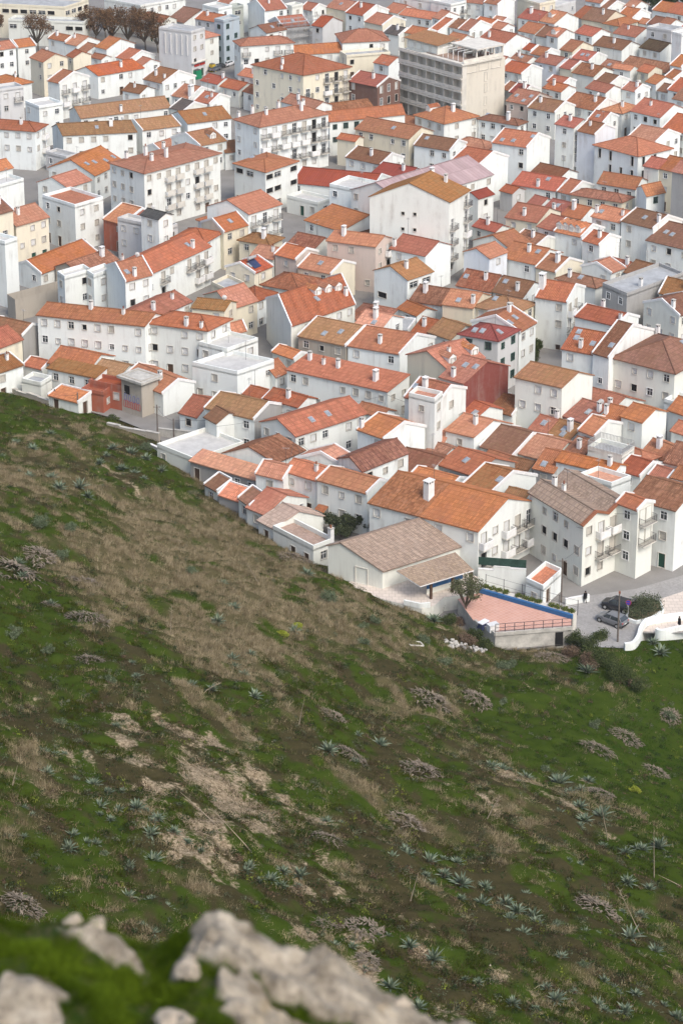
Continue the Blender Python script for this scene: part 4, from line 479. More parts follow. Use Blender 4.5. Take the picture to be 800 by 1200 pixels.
[394,382,370,357,345,332,319,306,293,280,267,255,242,229,216,203,190,177,164,151,139,126,114,102,91,79,68,56,44,33,23,16,11,5,0,-6,-13,-22,-32,-44,-54,-64,-73,-82,-90,-99],
[383,371,359,346,334,321,308,295,282,269,257,244,231,218,205,192,179,167,154,141,128,115,104,92,81,70,59,48,36,24,14,10,7,4,1,-2,-7,-14,-24,-36,-48,-59,-69,-79,-88,-98],
[373,360,348,336,323,310,297,284,271,259,246,233,220,207,194,181,169,156,143,130,117,105,93,82,71,61,50,40,28,14,3,2,2,2,1,1,-1,-7,-17,-30,-43,-54,-65,-76,-86,-97],
[362,350,337,325,312,299,286,273,261,248,235,222,209,196,183,170,158,145,132,119,107,95,83,72,62,51,41,31,19,4,-8,-12,-8,-4,-4,-3,-2,-5,-15,-28,-40,-51,-63,-74,-85,-96],
[351,339,326,314,301,288,276,263,250,237,224,211,198,185,173,160,147,134,121,109,97,85,73,62,52,41,30,20,7,-9,-23,-31,-29,-25,-24,-24,-19,-16,-21,-30,-40,-50,-61,-72,-84,-96],
[340,328,316,303,290,278,265,252,239,226,213,200,187,175,162,149,136,123,111,98,86,75,63,52,41,29,17,5,-7,-21,-32,-40,-42,-41,-40,-39,-34,-32,-32,-36,-42,-50,-60,-72,-84,-96],
[329,317,305,292,280,267,254,241,228,215,202,190,177,164,151,138,125,112,100,88,76,64,53,41,30,17,3,-9,-20,-30,-38,-44,-47,-47,-47,-45,-42,-41,-41,-41,-45,-51,-60,-72,-84,-97],
[318,306,294,282,269,256,243,230,217,204,192,179,166,153,140,127,115,102,89,77,65,53,42,30,18,3,-10,-21,-30,-37,-42,-46,-48,-49,-49,-49,-48,-47,-47,-46,-47,-51,-60,-72,-86,-100],
[308,295,283,271,258,245,232,219,206,194,181,168,155,142,129,117,104,92,79,67,55,43,31,18,5,-8,-21,-31,-37,-42,-45,-48,-49,-51,-51,-52,-51,-51,-50,-49,-49,-52,-62,-75,-89,-104],
[297,285,272,260,247,234,221,208,196,183,170,157,144,131,119,106,94,81,69,57,45,33,20,7,-6,-19,-29,-37,-42,-45,-47,-49,-50,-52,-54,-55,-55,-55,-55,-54,-55,-58,-68,-81,-95,-109],
[286,274,261,249,236,223,211,198,185,172,159,146,133,120,108,96,84,72,60,48,35,23,10,-3,-16,-27,-36,-41,-45,-47,-48,-50,-52,-55,-57,-59,-60,-60,-61,-62,-65,-69,-78,-90,-103,-116],
[275,263,251,238,225,213,200,187,174,161,148,135,122,109,97,85,74,62,50,39,27,14,1,-12,-24,-34,-40,-44,-46,-48,-50,-52,-55,-58,-61,-63,-65,-67,-69,-71,-75,-81,-89,-100,-112,-124],
[264,252,240,227,215,202,189,176,163,150,137,124,111,99,87,75,64,53,42,30,18,6,-7,-20,-31,-39,-43,-46,-48,-50,-53,-56,-59,-62,-66,-69,-71,-74,-77,-81,-86,-92,-100,-110,-121,-133],
[254,241,229,216,204,191,178,165,152,139,126,113,100,88,76,65,55,44,33,22,10,-2,-15,-28,-36,-42,-45,-47,-50,-52,-56,-60,-64,-67,-71,-75,-78,-82,-86,-91,-96,-103,-111,-121,-131,-143],
[243,231,218,206,193,180,167,154,141,128,115,102,89,77,66,55,46,36,26,15,3,-10,-23,-33,-40,-44,-47,-49,-52,-56,-60,-64,-68,-73,-77,-81,-86,-90,-95,-100,-106,-114,-122,-131,-142,-153],
[232,220,207,195,182,169,156,143,130,117,104,91,78,66,55,46,37,28,19,8,-4,-18,-30,-38,-43,-46,-48,-51,-55,-59,-64,-69,-74,-79,-83,-88,-93,-98,-104,-110,-117,-124,-133,-142,-152,-163],
[221,209,197,184,171,158,145,133,120,107,94,81,68,55,45,37,29,21,12,2,-11,-24,-35,-41,-45,-47,-50,-54,-59,-64,-69,-74,-79,-85,-90,-95,-101,-107,-113,-119,-127,-134,-143,-152,-162,-173],
[211,198,186,173,160,147,135,122,109,96,83,71,58,47,37,29,23,15,6,-5,-18,-30,-38,-43,-46,-49,-52,-57,-63,-68,-74,-80,-85,-91,-97,-103,-109,-115,-122,-129,-136,-144,-153,-162,-172,-183],
[200,187,175,162,149,137,124,111,98,85,73,61,50,39,30,23,16,9,0,-12,-25,-35,-41,-45,-48,-51,-56,-61,-67,-73,-79,-85,-92,-98,-104,-110,-117,-124,-131,-138,-146,-154,-163,-173,-182,-193],
[189,177,164,151,139,126,113,100,87,75,63,51,41,32,23,16,10,3,-6,-18,-30,-38,-43,-46,-49,-54,-59,-65,-72,-78,-85,-91,-98,-105,-111,-118,-125,-132,-140,-148,-156,-164,-173,-183,-192,-203],
[178,166,153,141,128,115,102,89,76,64,52,41,32,23,16,9,2,-6,-16,-26,-35,-40,-44,-48,-52,-57,-63,-70,-77,-84,-91,-98,-105,-112,-119,-126,-134,-141,-149,-157,-165,-174,-183,-193,-202,-213],
[168,155,143,130,117,104,91,78,65,53,41,31,22,14,6,-1,-9,-17,-26,-34,-39,-42,-46,-49,-55,-61,-68,-75,-82,-90,-97,-104,-112,-119,-127,-134,-142,-150,-158,-166,-175,-184,-193,-203,-212,-223],
[158,145,132,119,106,93,80,67,54,41,29,19,11,4,-4,-13,-21,-28,-35,-39,-42,-44,-48,-52,-58,-65,-73,-80,-88,-96,-104,-111,-119,-127,-135,-143,-151,-159,-167,-176,-184,-193,-203,-212,-222,-232],
[147,135,122,109,95,82,69,56,42,29,17,6,-2,-8,-16,-24,-32,-36,-40,-42,-44,-46,-50,-56,-63,-70,-78,-86,-94,-103,-111,-119,-127,-135,-143,-151,-159,-168,-176,-185,-194,-203,-213,-222,-232,-242],
[137,124,111,98,85,72,58,45,31,18,6,-6,-15,-22,-28,-33,-38,-41,-43,-44,-46,-49,-53,-60,-68,-76,-84,-93,-101,-110,-118,-126,-134,-143,-151,-160,-168,-177,-185,-194,-204,-213,-222,-232,-242,-252],
[128,115,102,88,75,62,48,34,21,7,-5,-16,-26,-34,-37,-40,-42,-44,-45,-47,-49,-53,-59,-66,-74,-83,-91,-100,-108,-117,-125,-134,-143,-151,-160,-168,-177,-186,-195,-204,-213,-222,-232,-242,-252,-262],
[118,105,92,79,66,52,38,25,11,-2,-15,-25,-33,-39,-42,-44,-45,-46,-48,-51,-54,-59,-66,-73,-82,-90,-99,-107,-116,-125,-133,-142,-151,-160,-168,-177,-186,-195,-204,-213,-223,-232,-242,-252,-262,-272],
[109,96,83,70,57,43,30,16,2,-11,-23,-32,-38,-42,-45,-46,-47,-49,-52,-56,-61,-67,-74,-81,-89,-98,-107,-115,-124,-133,-142,-150,-159,-168,-177,-186,-195,-204,-213,-223,-232,-242,-252,-262,-272,-282],
[100,87,75,62,48,35,22,9,-5,-18,-30,-37,-42,-45,-47,-49,-51,-53,-58,-63,-69,-75,-82,-90,-98,-106,-115,-124,-132,-141,-150,-159,-168,-177,-186,-195,-204,-214,-223,-232,-242,-252,-261,-271,-281,-292],
[92,79,66,54,41,28,15,2,-10,-22,-32,-39,-44,-47,-50,-53,-56,-60,-65,-70,-77,-83,-91,-98,-106,-115,-123,-132,-141,-150,-159,-168,-177,-186,-195,-204,-214,-223,-232,-242,-252,-261,-271,-281,-291,-302],
[83,71,58,46,34,21,9,-3,-14,-25,-34,-41,-45,-49,-53,-58,-62,-67,-73,-79,-85,-92,-99,-107,-115,-124,-132,-141,-150,-159,-168,-177,-186,-195,-204,-214,-223,-232,-242,-251,-261,-271,-281,-291,-301,-311],
[75,63,51,39,27,15,3,-8,-19,-28,-36,-43,-47,-52,-58,-63,-69,-75,-81,-87,-94,-101,-108,-116,-124,-133,-141,-150,-159,-168,-177,-186,-195,-204,-214,-223,-232,-242,-251,-261,-271,-281,-291,-301,-311,-321],
[68,56,44,32,20,9,-3,-13,-23,-32,-40,-46,-52,-57,-63,-70,-76,-82,-89,-96,-103,-110,-118,-125,-134,-142,-151,-159,-168,-177,-186,-195,-204,-214,-223,-232,-242,-252,-261,-271,-281,-291,-301,-311,-321,-331],
[60,48,36,25,13,2,-8,-19,-28,-37,-45,-52,-58,-64,-70,-77,-84,-90,-97,-104,-111,-119,-127,-135,-143,-151,-160,-169,-177,-186,-196,-205,-214,-223,-233,-242,-252,-261,-271,-281,-290,-300,-310,-321,-331,-341],
[52,41,29,18,7,-4,-14,-24,-34,-42,-50,-57,-64,-71,-78,-85,-91,-98,-106,-113,-120,-128,-136,-144,-152,-161,-169,-178,-187,-196,-205,-214,-223,-233,-242,-252,-261,-271,-281,-290,-300,-310,-320,-330,-341,-351],
[45,33,22,11,0,-10,-20,-30,-39,-48,-56,-64,-71,-78,-85,-92,-100,-107,-114,-122,-129,-137,-145,-153,-162,-170,-179,-187,-196,-205,-215,-224,-233,-242,-252,-261,-271,-281,-290,-300,-310,-320,-330,-340,-351,-361],
[37,26,15,4,-7,-17,-27,-36,-46,-54,-63,-71,-78,-86,-93,-100,-108,-115,-123,-130,-138,-146,-154,-163,-171,-179,-188,-197,-206,-215,-224,-233,-243,-252,-261,-271,-281,-290,-300,-310,-320,-330,-340,-350,-360,-371],
[30,19,8,-3,-13,-24,-33,-43,-52,-61,-69,-78,-85,-93,-101,-108,-116,-124,-131,-139,-147,-155,-164,-172,-180,-189,-198,-207,-215,-225,-234,-243,-252,-262,-271,-281,-290,-300,-310,-320,-330,-340,-350,-360,-370,-381],
[22,11,1,-10,-20,-30,-40,-50,-59,-68,-76,-85,-93,-101,-109,-117,-124,-132,-140,-148,-156,-164,-173,-181,-190,-198,-207,-216,-225,-234,-243,-253,-262,-271,-281,-291,-300,-310,-320,-330,-340,-350,-360,-370,-380,-391],
[15,4,-7,-17,-28,-38,-47,-57,-66,-75,-84,-92,-100,-109,-117,-125,-133,-141,-149,-157,-165,-174,-182,-191,-199,-208,-217,-226,-235,-244,-253,-262,-272,-281,-291,-300,-310,-320,-330,-340,-350,-360,-370,-380,-390,-401],
]
GX0, GY0 = -100.0, 20.0
COVER = [
[1,6,6,6,6,6,6,6,6,6,6,6,6,6,6,6,6,3,3,3,1,1,3,6,1,1,1,1,1,1,1,1,1,1,1,1],
[1,1,1,6,6,6,6,6,6,6,6,6,6,6,6,6,6,3,3,3,1,1,3,6,6,1,1,1,1,1,1,1,1,1,1,1],
[1,1,1,1,6,6,6,6,6,6,6,6,6,6,6,6,6,3,3,3,1,1,3,3,6,1,1,1,1,1,1,1,1,1,1,1],
[1,1,1,1,1,6,6,6,6,6,6,6,6,6,6,6,6,3,3,3,1,1,3,3,6,1,1,1,1,1,1,1,1,1,1,1],
[1,1,1,1,1,1,6,6,6,6,6,6,6,6,6,6,6,3,3,3,1,1,3,3,6,1,1,1,1,1,1,1,1,1,1,1],
[1,1,1,1,1,1,1,1,6,6,6,6,6,6,6,6,6,3,3,3,1,1,3,3,6,1,1,1,1,1,1,1,1,1,1,1],
[3,3,1,1,1,1,1,1,6,6,6,6,6,6,6,6,3,3,3,3,1,1,4,3,6,1,1,1,1,1,1,1,1,1,1,1],
[3,3,3,1,1,1,1,1,1,1,6,6,6,6,6,6,3,3,3,3,1,1,4,3,6,1,1,1,1,1,1,1,1,1,1,1],
[6,3,3,3,1,1,1,1,1,1,1,6,6,6,6,6,3,3,3,3,1,1,4,3,6,6,1,1,1,1,1,1,1,1,1,1],
[6,6,3,3,3,3,1,1,1,1,1,1,6,6,6,1,3,3,3,3,1,1,4,3,6,6,1,1,1,1,1,1,1,1,1,1],
[0,6,6,3,3,3,1,1,1,1,1,1,1,1,6,1,3,3,3,3,1,4,4,3,6,6,1,1,1,1,1,1,1,1,1,1],
[0,0,6,6,6,3,3,1,1,1,1,1,1,1,1,1,3,3,3,3,1,4,4,3,6,6,1,1,1,1,1,1,1,1,1,1],
[0,0,6,6,6,6,3,1,1,1,1,1,1,1,1,1,3,3,4,3,1,4,3,3,3,1,1,1,1,1,1,1,1,1,1,1],
[0,0,0,6,6,6,3,3,3,1,1,1,1,1,1,1,3,4,4,4,1,4,3,1,3,1,1,1,1,1,1,1,1,1,1,1],
[1,0,0,0,6,6,6,3,3,3,1,1,1,1,1,1,3,4,5,4,1,3,3,1,3,3,1,1,1,1,1,1,1,1,1,1],
[1,1,0,0,0,6,6,6,6,3,3,1,1,1,1,1,3,5,5,4,1,3,3,1,3,3,1,1,1,1,1,1,1,1,1,1],
[1,1,1,0,0,0,6,6,6,3,3,3,3,1,3,1,3,5,5,4,3,3,3,3,3,3,1,1,1,1,1,1,1,1,1,1],
[1,1,1,1,0,0,0,0,6,6,3,3,3,1,3,3,5,5,5,4,3,1,3,3,3,3,1,1,1,1,1,1,1,1,1,1],
[1,1,1,1,1,0,0,0,6,6,6,3,3,3,3,3,5,5,5,4,3,1,4,3,3,3,1,0,1,1,1,1,1,1,1,1],
[1,1,1,1,1,1,0,0,0,6,6,3,3,3,3,3,5,5,5,4,3,1,4,3,4,3,1,0,0,1,1,1,1,1,1,1],
[1,1,1,1,1,1,0,0,0,0,6,6,3,3,3,4,5,5,3,1,3,3,1,3,4,3,1,0,0,0,1,1,1,1,1,1],
[1,1,1,1,1,1,1,0,0,0,6,6,6,3,3,4,3,5,3,1,1,3,1,4,3,4,3,1,0,0,0,1,1,1,1,1],
[2,1,1,1,1,1,1,1,0,0,0,6,6,6,0,3,3,3,1,3,1,1,3,1,4,3,3,1,0,0,0,0,1,1,1,1],
[2,1,1,1,1,1,1,1,0,0,0,0,6,0,0,3,3,3,1,1,1,1,1,1,4,3,4,1,0,0,0,0,0,0,1,1],
[2,2,1,1,1,1,1,1,1,1,0,0,0,0,0,3,1,3,1,1,1,1,1,3,4,3,4,0,0,0,0,0,0,0,0,0],
[2,2,2,1,1,1,1,1,1,1,1,0,0,0,0,3,1,2,1,1,1,1,1,3,4,3,4,0,0,0,0,0,0,0,0,0],
[2,2,2,1,1,1,1,1,1,1,1,0,0,0,1,3,1,2,2,1,1,1,1,3,4,0,4,0,0,0,0,0,0,0,0,0],
[2,2,2,2,1,1,1,1,1,1,1,1,0,0,1,2,1,2,2,1,1,1,1,3,4,0,0,0,0,0,0,0,0,0,0,0],
[1,2,2,2,2,1,1,1,1,1,1,1,0,0,1,2,1,2,2,1,1,1,1,1,4,0,0,0,0,0,0,0,0,0,0,0],
[1,1,2,2,2,2,1,1,1,1,1,1,1,0,1,2,2,2,2,1,1,1,1,1,3,0,0,0,0,0,0,0,0,0,0,0],
[1,1,1,2,2,2,1,1,1,1,1,1,3,3,1,2,2,2,2,1,1,1,1,1,3,0,0,0,0,0,0,0,0,0,0,0],
[1,1,1,2,2,2,2,1,1,1,1,1,3,2,1,2,2,2,2,1,1,1,1,1,3,0,0,0,0,0,0,0,0,0,0,0],
[1,1,1,2,2,2,2,1,1,1,1,1,3,2,2,2,2,2,2,2,1,1,1,1,1,0,0,0,0,0,0,0,0,0,0,0],
[1,1,1,2,2,2,2,2,1,1,1,1,3,2,2,2,2,2,2,2,2,2,1,1,1,3,3,0,0,0,0,0,0,0,0,0],
[1,1,1,1,2,2,2,2,2,1,1,1,2,2,2,2,2,2,2,2,2,2,1,1,1,1,3,2,0,0,0,0,0,0,0,0],
[1,1,1,1,1,2,2,2,2,2,1,1,2,2,2,2,2,2,2,2,2,2,1,1,1,1,3,2,0,0,0,0,0,0,0,0],
[1,1,1,1,1,2,2,2,2,2,1,1,2,2,2,2,2,2,2,2,2,2,1,1,1,1,3,2,0,0,0,0,0,0,0,0],
[1,1,1,1,1,1,2,2,2,2,2,2,2,2,2,2,2,2,2,2,1,2,1,1,1,1,3,2,0,0,0,0,0,0,0,0],
[1,1,1,1,1,1,2,2,2,2,2,1,2,2,2,2,2,2,2,2,1,2,1,1,1,1,3,2,0,0,0,0,0,0,0,0],
[1,1,1,1,1,1,1,1,2,2,2,1,1,2,2,2,2,2,2,2,1,1,1,1,1,1,1,0,0,0,0,0,0,0,0,0],
[1,1,1,1,1,1,1,1,2,2,2,1,1,2,2,2,2,2,2,2,1,1,0,1,1,1,1,0,0,0,0,0,0,0,0,0],
[1,1,1,1,1,1,1,1,2,2,2,1,1,2,2,2,2,2,2,2,1,1,0,1,1,1,1,1,0,0,0,0,0,0,0,0],
[1,1,1,1,1,1,1,1,1,2,2,1,1,2,2,2,2,2,2,2,1,1,0,1,1,1,1,1,1,1,1,1,1,1,1,1],
[1,1,1,1,1,1,1,1,1,1,2,1,1,4,4,2,2,2,2,2,1,1,0,1,1,1,1,1,1,1,1,1,1,1,1,1],
[1,1,1,1,1,1,1,1,1,1,2,1,1,4,4,1,2,2,2,2,1,1,0,1,1,1,1,1,1,1,1,1,1,1,1,1],
[1,1,1,1,1,1,1,1,1,1,2,1,1,4,4,1,2,2,2,2,1,1,1,1,1,1,1,1,1,1,1,1,1,1,1,1],
[1,1,1,1,1,1,1,1,1,1,2,2,1,4,4,1,2,2,2,2,1,1,1,1,1,1,1,1,1,1,1,1,1,1,1,1],
[1,1,1,1,1,1,1,1,1,1,2,1,1,4,1,1,2,2,2,2,1,1,1,1,1,1,1,1,1,1,1,1,1,1,1,1],
[1,1,1,1,1,1,1,1,1,1,2,1,1,1,1,1,2,2,2,2,1,1,1,1,1,1,1,1,1,1,1,1,1,1,1,1],
[1,1,1,1,1,1,1,1,1,1,2,1,1,1,1,1,2,2,2,2,1,1,1,1,1,1,1,1,1,1,1,1,1,1,1,1],
[1,1,1,1,1,1,1,1,1,1,2,1,1,1,1,1,2,2,2,2,1,1,1,1,1,1,1,1,1,1,1,1,1,1,1,1],
[1,1,1,1,1,1,1,1,1,1,2,1,1,1,1,1,6,2,2,2,1,1,1,1,1,1,1,1,1,1,1,1,1,1,1,1],
[1,1,1,1,1,1,1,1,1,1,1,1,1,1,1,1,6,1,1,1,1,1,1,1,1,1,1,1,1,1,1,1,1,1,1,1],
[1,1,1,1,1,1,1,1,1,1,1,1,1,1,1,1,6,1,1,1,1,1,1,1,1,1,1,1,1,1,1,1,1,1,1,1],
[1,1,1,1,1,1,1,1,1,1,1,1,1,1,1,1,6,1,1,1,1,1,1,1,1,1,1,1,1,1,1,1,1,1,1,1],
[1,1,1,1,1,1,1,1,1,1,1,1,1,1,1,6,6,1,1,1,1,1,1,1,1,1,1,1,1,1,1,1,1,1,1,1],
[1,1,1,1,1,1,1,1,1,1,1,1,1,1,1,1,1,1,1,1,1,1,1,1,1,1,1,1,1,1,1,1,1,1,1,1],
[1,1,1,1,1,1,1,1,1,1,1,1,1,1,1,1,1,1,1,1,1,1,1,1,1,1,1,1,1,1,1,1,1,1,1,1],
[1,1,1,1,1,1,1,1,1,1,1,1,1,1,1,1,1,1,1,1,1,1,1,1,1,1,1,1,1,1,1,1,1,1,1,1],
[1,1,1,1,1,1,1,1,1,1,1,1,1,1,1,1,1,1,1,1,1,1,1,1,1,1,1,1,1,1,1,1,1,1,1,1],
[1,1,1,1,1,1,1,1,1,1,1,1,1,1,1,1,1,1,1,1,1,1,1,1,1,1,1,1,1,1,1,1,1,1,1,1],
[1,1,1,1,1,1,1,1,1,1,1,1,1,1,1,1,1,1,1,1,1,1,1,1,1,1,1,1,1,1,1,1,1,1,1,1],
[1,1,1,1,1,1,1,1,1,1,1,1,1,1,1,1,1,1,1,1,1,1,1,1,1,1,1,1,1,1,1,1,1,1,1,1],
[1,1,1,1,1,1,1,1,1,1,1,1,1,1,1,1,1,1,1,1,1,1,1,1,1,1,1,1,1,1,1,1,1,1,1,1],
[1,1,1,1,1,1,1,1,1,1,1,1,1,1,1,1,1,1,1,1,1,1,1,1,1,1,1,1,1,1,1,1,1,1,1,1],
]
CX0, CY0, CST = -80, 90, 4

# ------------------------------------------------------------------ materials
MATS = {}
def nd(m, t, **k):
    n = m.node_tree.nodes.new(t)
    for a, b in k.items(): setattr(n, a, b)
    return n
def newmat(name, rough=0.85, spec=0.3):
    m = bpy.data.materials.new(name); m.use_nodes = True
    b = m.node_tree.nodes['Principled BSDF']; b.inputs['Roughness'].default_value = rough
    b.inputs['Specular IOR Level'].default_value = spec
    MATS[name] = m
    return m, b, m.node_tree.links
def mixc(m, fac, a, b, mode='MIX'):
    n = nd(m, 'ShaderNodeMix', data_type='RGBA', blend_type=mode); L = m.node_tree.links
    for i, v in ((0, fac), (6, a), (7, b)):
        if hasattr(v, 'links'): L.new(v, n.inputs[i])
        elif isinstance(v, (int, float)): n.inputs[i].default_value = v
        else: n.inputs[i].default_value = (*v, 1)
    return n.outputs[2]
def mul(m, a, b, op='MULTIPLY', clamp=False):
    n = nd(m, 'ShaderNodeMath', operation=op, use_clamp=clamp); L = m.node_tree.links
    for i, v in ((0, a), (1, b)):
        if hasattr(v, 'links'): L.new(v, n.inputs[i])
        else: n.inputs[i].default_value = v
    return n.outputs[0]
def noise(m, vec, scale, detail=4, rough=.6):
    n = nd(m, 'ShaderNodeTexNoise'); n.inputs['Scale'].default_value = scale; n.inputs['Detail'].default_value = detail
    n.inputs['Roughness'].default_value = rough
    if vec is not None: m.node_tree.links.new(vec, n.inputs['Vector'])
    return n.outputs['Fac']
def ramp(m, fac, lo, hi):
    n = nd(m, 'ShaderNodeMapRange', clamp=True); m.node_tree.links.new(fac, n.inputs[0])
    n.inputs[1].default_value = lo; n.inputs[2].default_value = hi
    return n.outputs[0]
def worldpos(m): return nd(m, 'ShaderNodeNewGeometry').outputs['Position']
def scaled(m, vec, s):
    n = nd(m, 'ShaderNodeMapping'); n.inputs['Scale'].default_value = s; m.node_tree.links.new(vec, n.inputs['Vector'])
    return n.outputs[0]
def wallmat(name, c, dirt=.35, dirtc=(.32, .29, .25), rough=.9):
    m, b, L = newmat(name, rough, .06)
    p = worldpos(m)
    st = noise(m, scaled(m, p, (1.1, 1.1, .13)), 1.0, 5, .65)
    bl = noise(m, p, .35, 4)
    f = mul(m, mul(m, ramp(m, st, .46, .78), ramp(m, bl, .38, .7)), dirt)
    rnd = nd(m, 'ShaderNodeObjectInfo').outputs['Random']
    tint = mixc(m, rnd, tuple(x*y for x, y in zip(c, (.93, .915, .89))), tuple(min(.86, x*y) for x, y in zip(c, (1.03, 1.03, 1.03))))
    c1 = mixc(m, mul(m, noise(m, p, 2.3, 3), .10), tint, (.5, .47, .42))
    c2 = mixc(m, f, c1, dirtc)
    L.new(c2, b.inputs['Base Color'])
    bp = nd(m, 'ShaderNodeBump'); bp.inputs['Strength'].default_value = .25; bp.inputs['Distance'].default_value = .03
    L.new(noise(m, p, 6, 4), bp.inputs['Height']); L.new(bp.outputs[0], b.inputs['Normal'])
    return m
WC = {'w': (.78, .812, .78), 'W': (.75, .765, .70), 'c': (.74, .66, .52), 'g': (.36, .355, .34), 'G': (.58, .58, .57), 'b': (.70, .735, .77), 'r': (.36, .10, .055),
      'D': (.19, .045, .035), 'B': (.60, .50, .44), 's': (.40, .36, .30), 'k2': (.17, .09, .07), 'u': (.40, .47, .52), 'h': (.62, .58, .49), 'e': (.42, .46, .42)}
WC['c'] = (.73, .675, .53)
for k, v in WC.items():
    wallmat('plaster_'+k, v, dirt={'g': .8, 's': .9, 'G': .75, 'W': .7, 'h': .7}.get(k, .85), dirtc=(.17, .16, .145) if k in 'gs' else (.34, .31, .27))
def roofmat(name, c, c2, lich, lichf, tile=(.26, .42), contrast=.22, bump=.6):
    m, b, L = newmat(name, .92, .04)
    uv = nd(m, 'ShaderNodeUVMap').outputs[0]; p = worldpos(m)
    br = nd(m, 'ShaderNodeTexBrick', offset=0.0, squash=1.0); L.new(uv, br.inputs['Vector'])
    br.inputs['Scale'].default_value = 1; br.inputs['Brick Width'].default_value = tile[0]; br.inputs['Row Height'].default_value = tile[1]
    br.inputs['Mortar Size'].default_value = .035; br.inputs['Mortar Smooth'].default_value = .6; br.inputs['Bias'].default_value = 0
    br.inputs['Color1'].default_value = (*[x*(1-contrast) for x in c], 1); br.inputs['Color2'].default_value = (*[min(1, x*(1+contrast)) for x in c], 1)
    br.inputs['Mortar'].default_value = (*[x*.62 for x in c], 1)  # darker lines between tiles: shade of the channels put into the colour
    rnd = nd(m, 'ShaderNodeObjectInfo').outputs['Random']
    hs = nd(m, 'ShaderNodeHueSaturation'); L.new(br.outputs[0], hs.inputs['Color'])
    L.new(mul(m, mul(m, rnd, .018), .499, 'ADD'), hs.inputs['Hue'])
    r2 = nd(m, 'ShaderNodeMath', operation='FRACT'); L.new(mul(m, rnd, 7.31), r2.inputs[0])
    L.new(mul(m, mul(m, r2.outputs[0], .4), .80, 'ADD'), hs.inputs['Value'])
    r3 = nd(m, 'ShaderNodeMath', operation='FRACT'); L.new(mul(m, rnd, 13.7), r3.inputs[0])
    L.new(mul(m, mul(m, r3.outputs[0], .25), .86, 'ADD'), hs.inputs['Saturation'])
    n1 = noise(m, p, .33, 6, .65); n2 = noise(m, p, 1.7, 5, .7); n3 = noise(m, scaled(m, uv, (1.6, .22, 1)), 1.0, 4, .7)
    ca = mixc(m, mul(m, ramp(m, n1, .42, .68), .55), hs.outputs[0], c2)
    cb = mixc(m, mul(m, ramp(m, mul(m, mul(m, n2, .5), mul(m, n3, .5), 'ADD'), .5, .66), lichf), ca, lich)
    L.new(cb, b.inputs['Base Color'])
    wv = nd(m, 'ShaderNodeTexWave', wave_type='BANDS', bands_direction='X'); L.new(uv, wv.inputs['Vector']); wv.inputs['Scale'].default_value = 2*math.pi/(20*tile[0])
    bp = nd(m, 'ShaderNodeBump'); bp.inputs['Strength'].default_value = bump; bp.inputs['Distance'].default_value = .06
    L.new(mul(m, wv.outputs['Fac'], mul(m, n2, .5), 'ADD'), bp.inputs['Height']); L.new(bp.outputs[0], b.inputs['Normal'])
    return m
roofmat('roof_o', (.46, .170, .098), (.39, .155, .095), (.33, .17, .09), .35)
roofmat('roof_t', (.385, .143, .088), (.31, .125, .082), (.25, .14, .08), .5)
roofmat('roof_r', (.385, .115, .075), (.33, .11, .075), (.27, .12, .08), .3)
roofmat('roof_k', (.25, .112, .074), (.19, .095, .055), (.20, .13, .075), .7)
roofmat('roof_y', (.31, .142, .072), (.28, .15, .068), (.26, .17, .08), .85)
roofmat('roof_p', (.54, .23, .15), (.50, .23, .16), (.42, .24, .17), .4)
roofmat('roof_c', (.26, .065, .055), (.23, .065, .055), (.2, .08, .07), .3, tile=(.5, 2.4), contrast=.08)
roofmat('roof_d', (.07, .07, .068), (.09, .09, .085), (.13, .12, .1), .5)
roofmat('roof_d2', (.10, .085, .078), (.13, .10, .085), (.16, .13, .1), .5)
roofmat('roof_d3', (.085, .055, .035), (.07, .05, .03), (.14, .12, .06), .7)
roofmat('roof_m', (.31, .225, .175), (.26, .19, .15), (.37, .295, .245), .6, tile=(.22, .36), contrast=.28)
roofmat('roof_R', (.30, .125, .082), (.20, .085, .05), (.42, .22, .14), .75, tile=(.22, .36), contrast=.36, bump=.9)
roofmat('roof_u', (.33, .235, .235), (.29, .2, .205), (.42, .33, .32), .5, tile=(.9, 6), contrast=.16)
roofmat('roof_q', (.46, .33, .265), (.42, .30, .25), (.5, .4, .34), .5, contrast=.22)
def plain(name, c, rough=.8, spec=.3, var=.12, sc_=1.5, metal=0):
    m, b, L = newmat(name, rough, spec); b.inputs['Metallic'].default_value = metal
    p = worldpos(m)
    cc = mixc(m, ramp(m, noise(m, p, sc_, 5, .65), .35, .7), tuple(x*(1-var) for x in c), tuple(min(1, x*(1+var)) for x in c))
    L.new(cc, b.inputs['Base Color'])
    return m
plain('roof_g', (.36, .37, .37), .9, .2, .2, .6); plain('roof_w', (.50, .49, .46), .9, .2, .12, .8)
plain('coping', (.74, .73, .70), .85, .2, .1); plain('coping_salmon', (.55, .27, .19), .85, .2, .12)
plain('stone_trim', (.56, .53, .47), .85, .2, .08); plain('shutter', (.62, .62, .60), .6, .3, .08, 4); plain('shutter_b', (.50, .47, .41), .6, .3, .08, 4)
plain('glass', (.045, .055, .06), .12, .6, .5, .7); plain('dark', (.02, .02, .02), .8, .1, .3); plain('white_metal', (.72, .72, .70), .5, .4, .05)
plain('green_wood', (.02, .075, .05), .6, .3, .15); plain('iron', (.07, .065, .065), .5, .4, .2, 8); plain('grey_metal', (.34, .34, .33), .45, .5, .15, 5)
plain('skyglass', (.30, .33, .36), .2, .7, .3, 1.5); plain('brown_door', (.09, .05, .03), .6, .3, .2)
plain('concrete', (.46, .44, .39), .9, .2, .25, .9); plain('slab', (.60, .57, .50), .85, .2, .12, .8); plain('blue_paint', (.03, .12, .28), .6, .3, .12, 2)
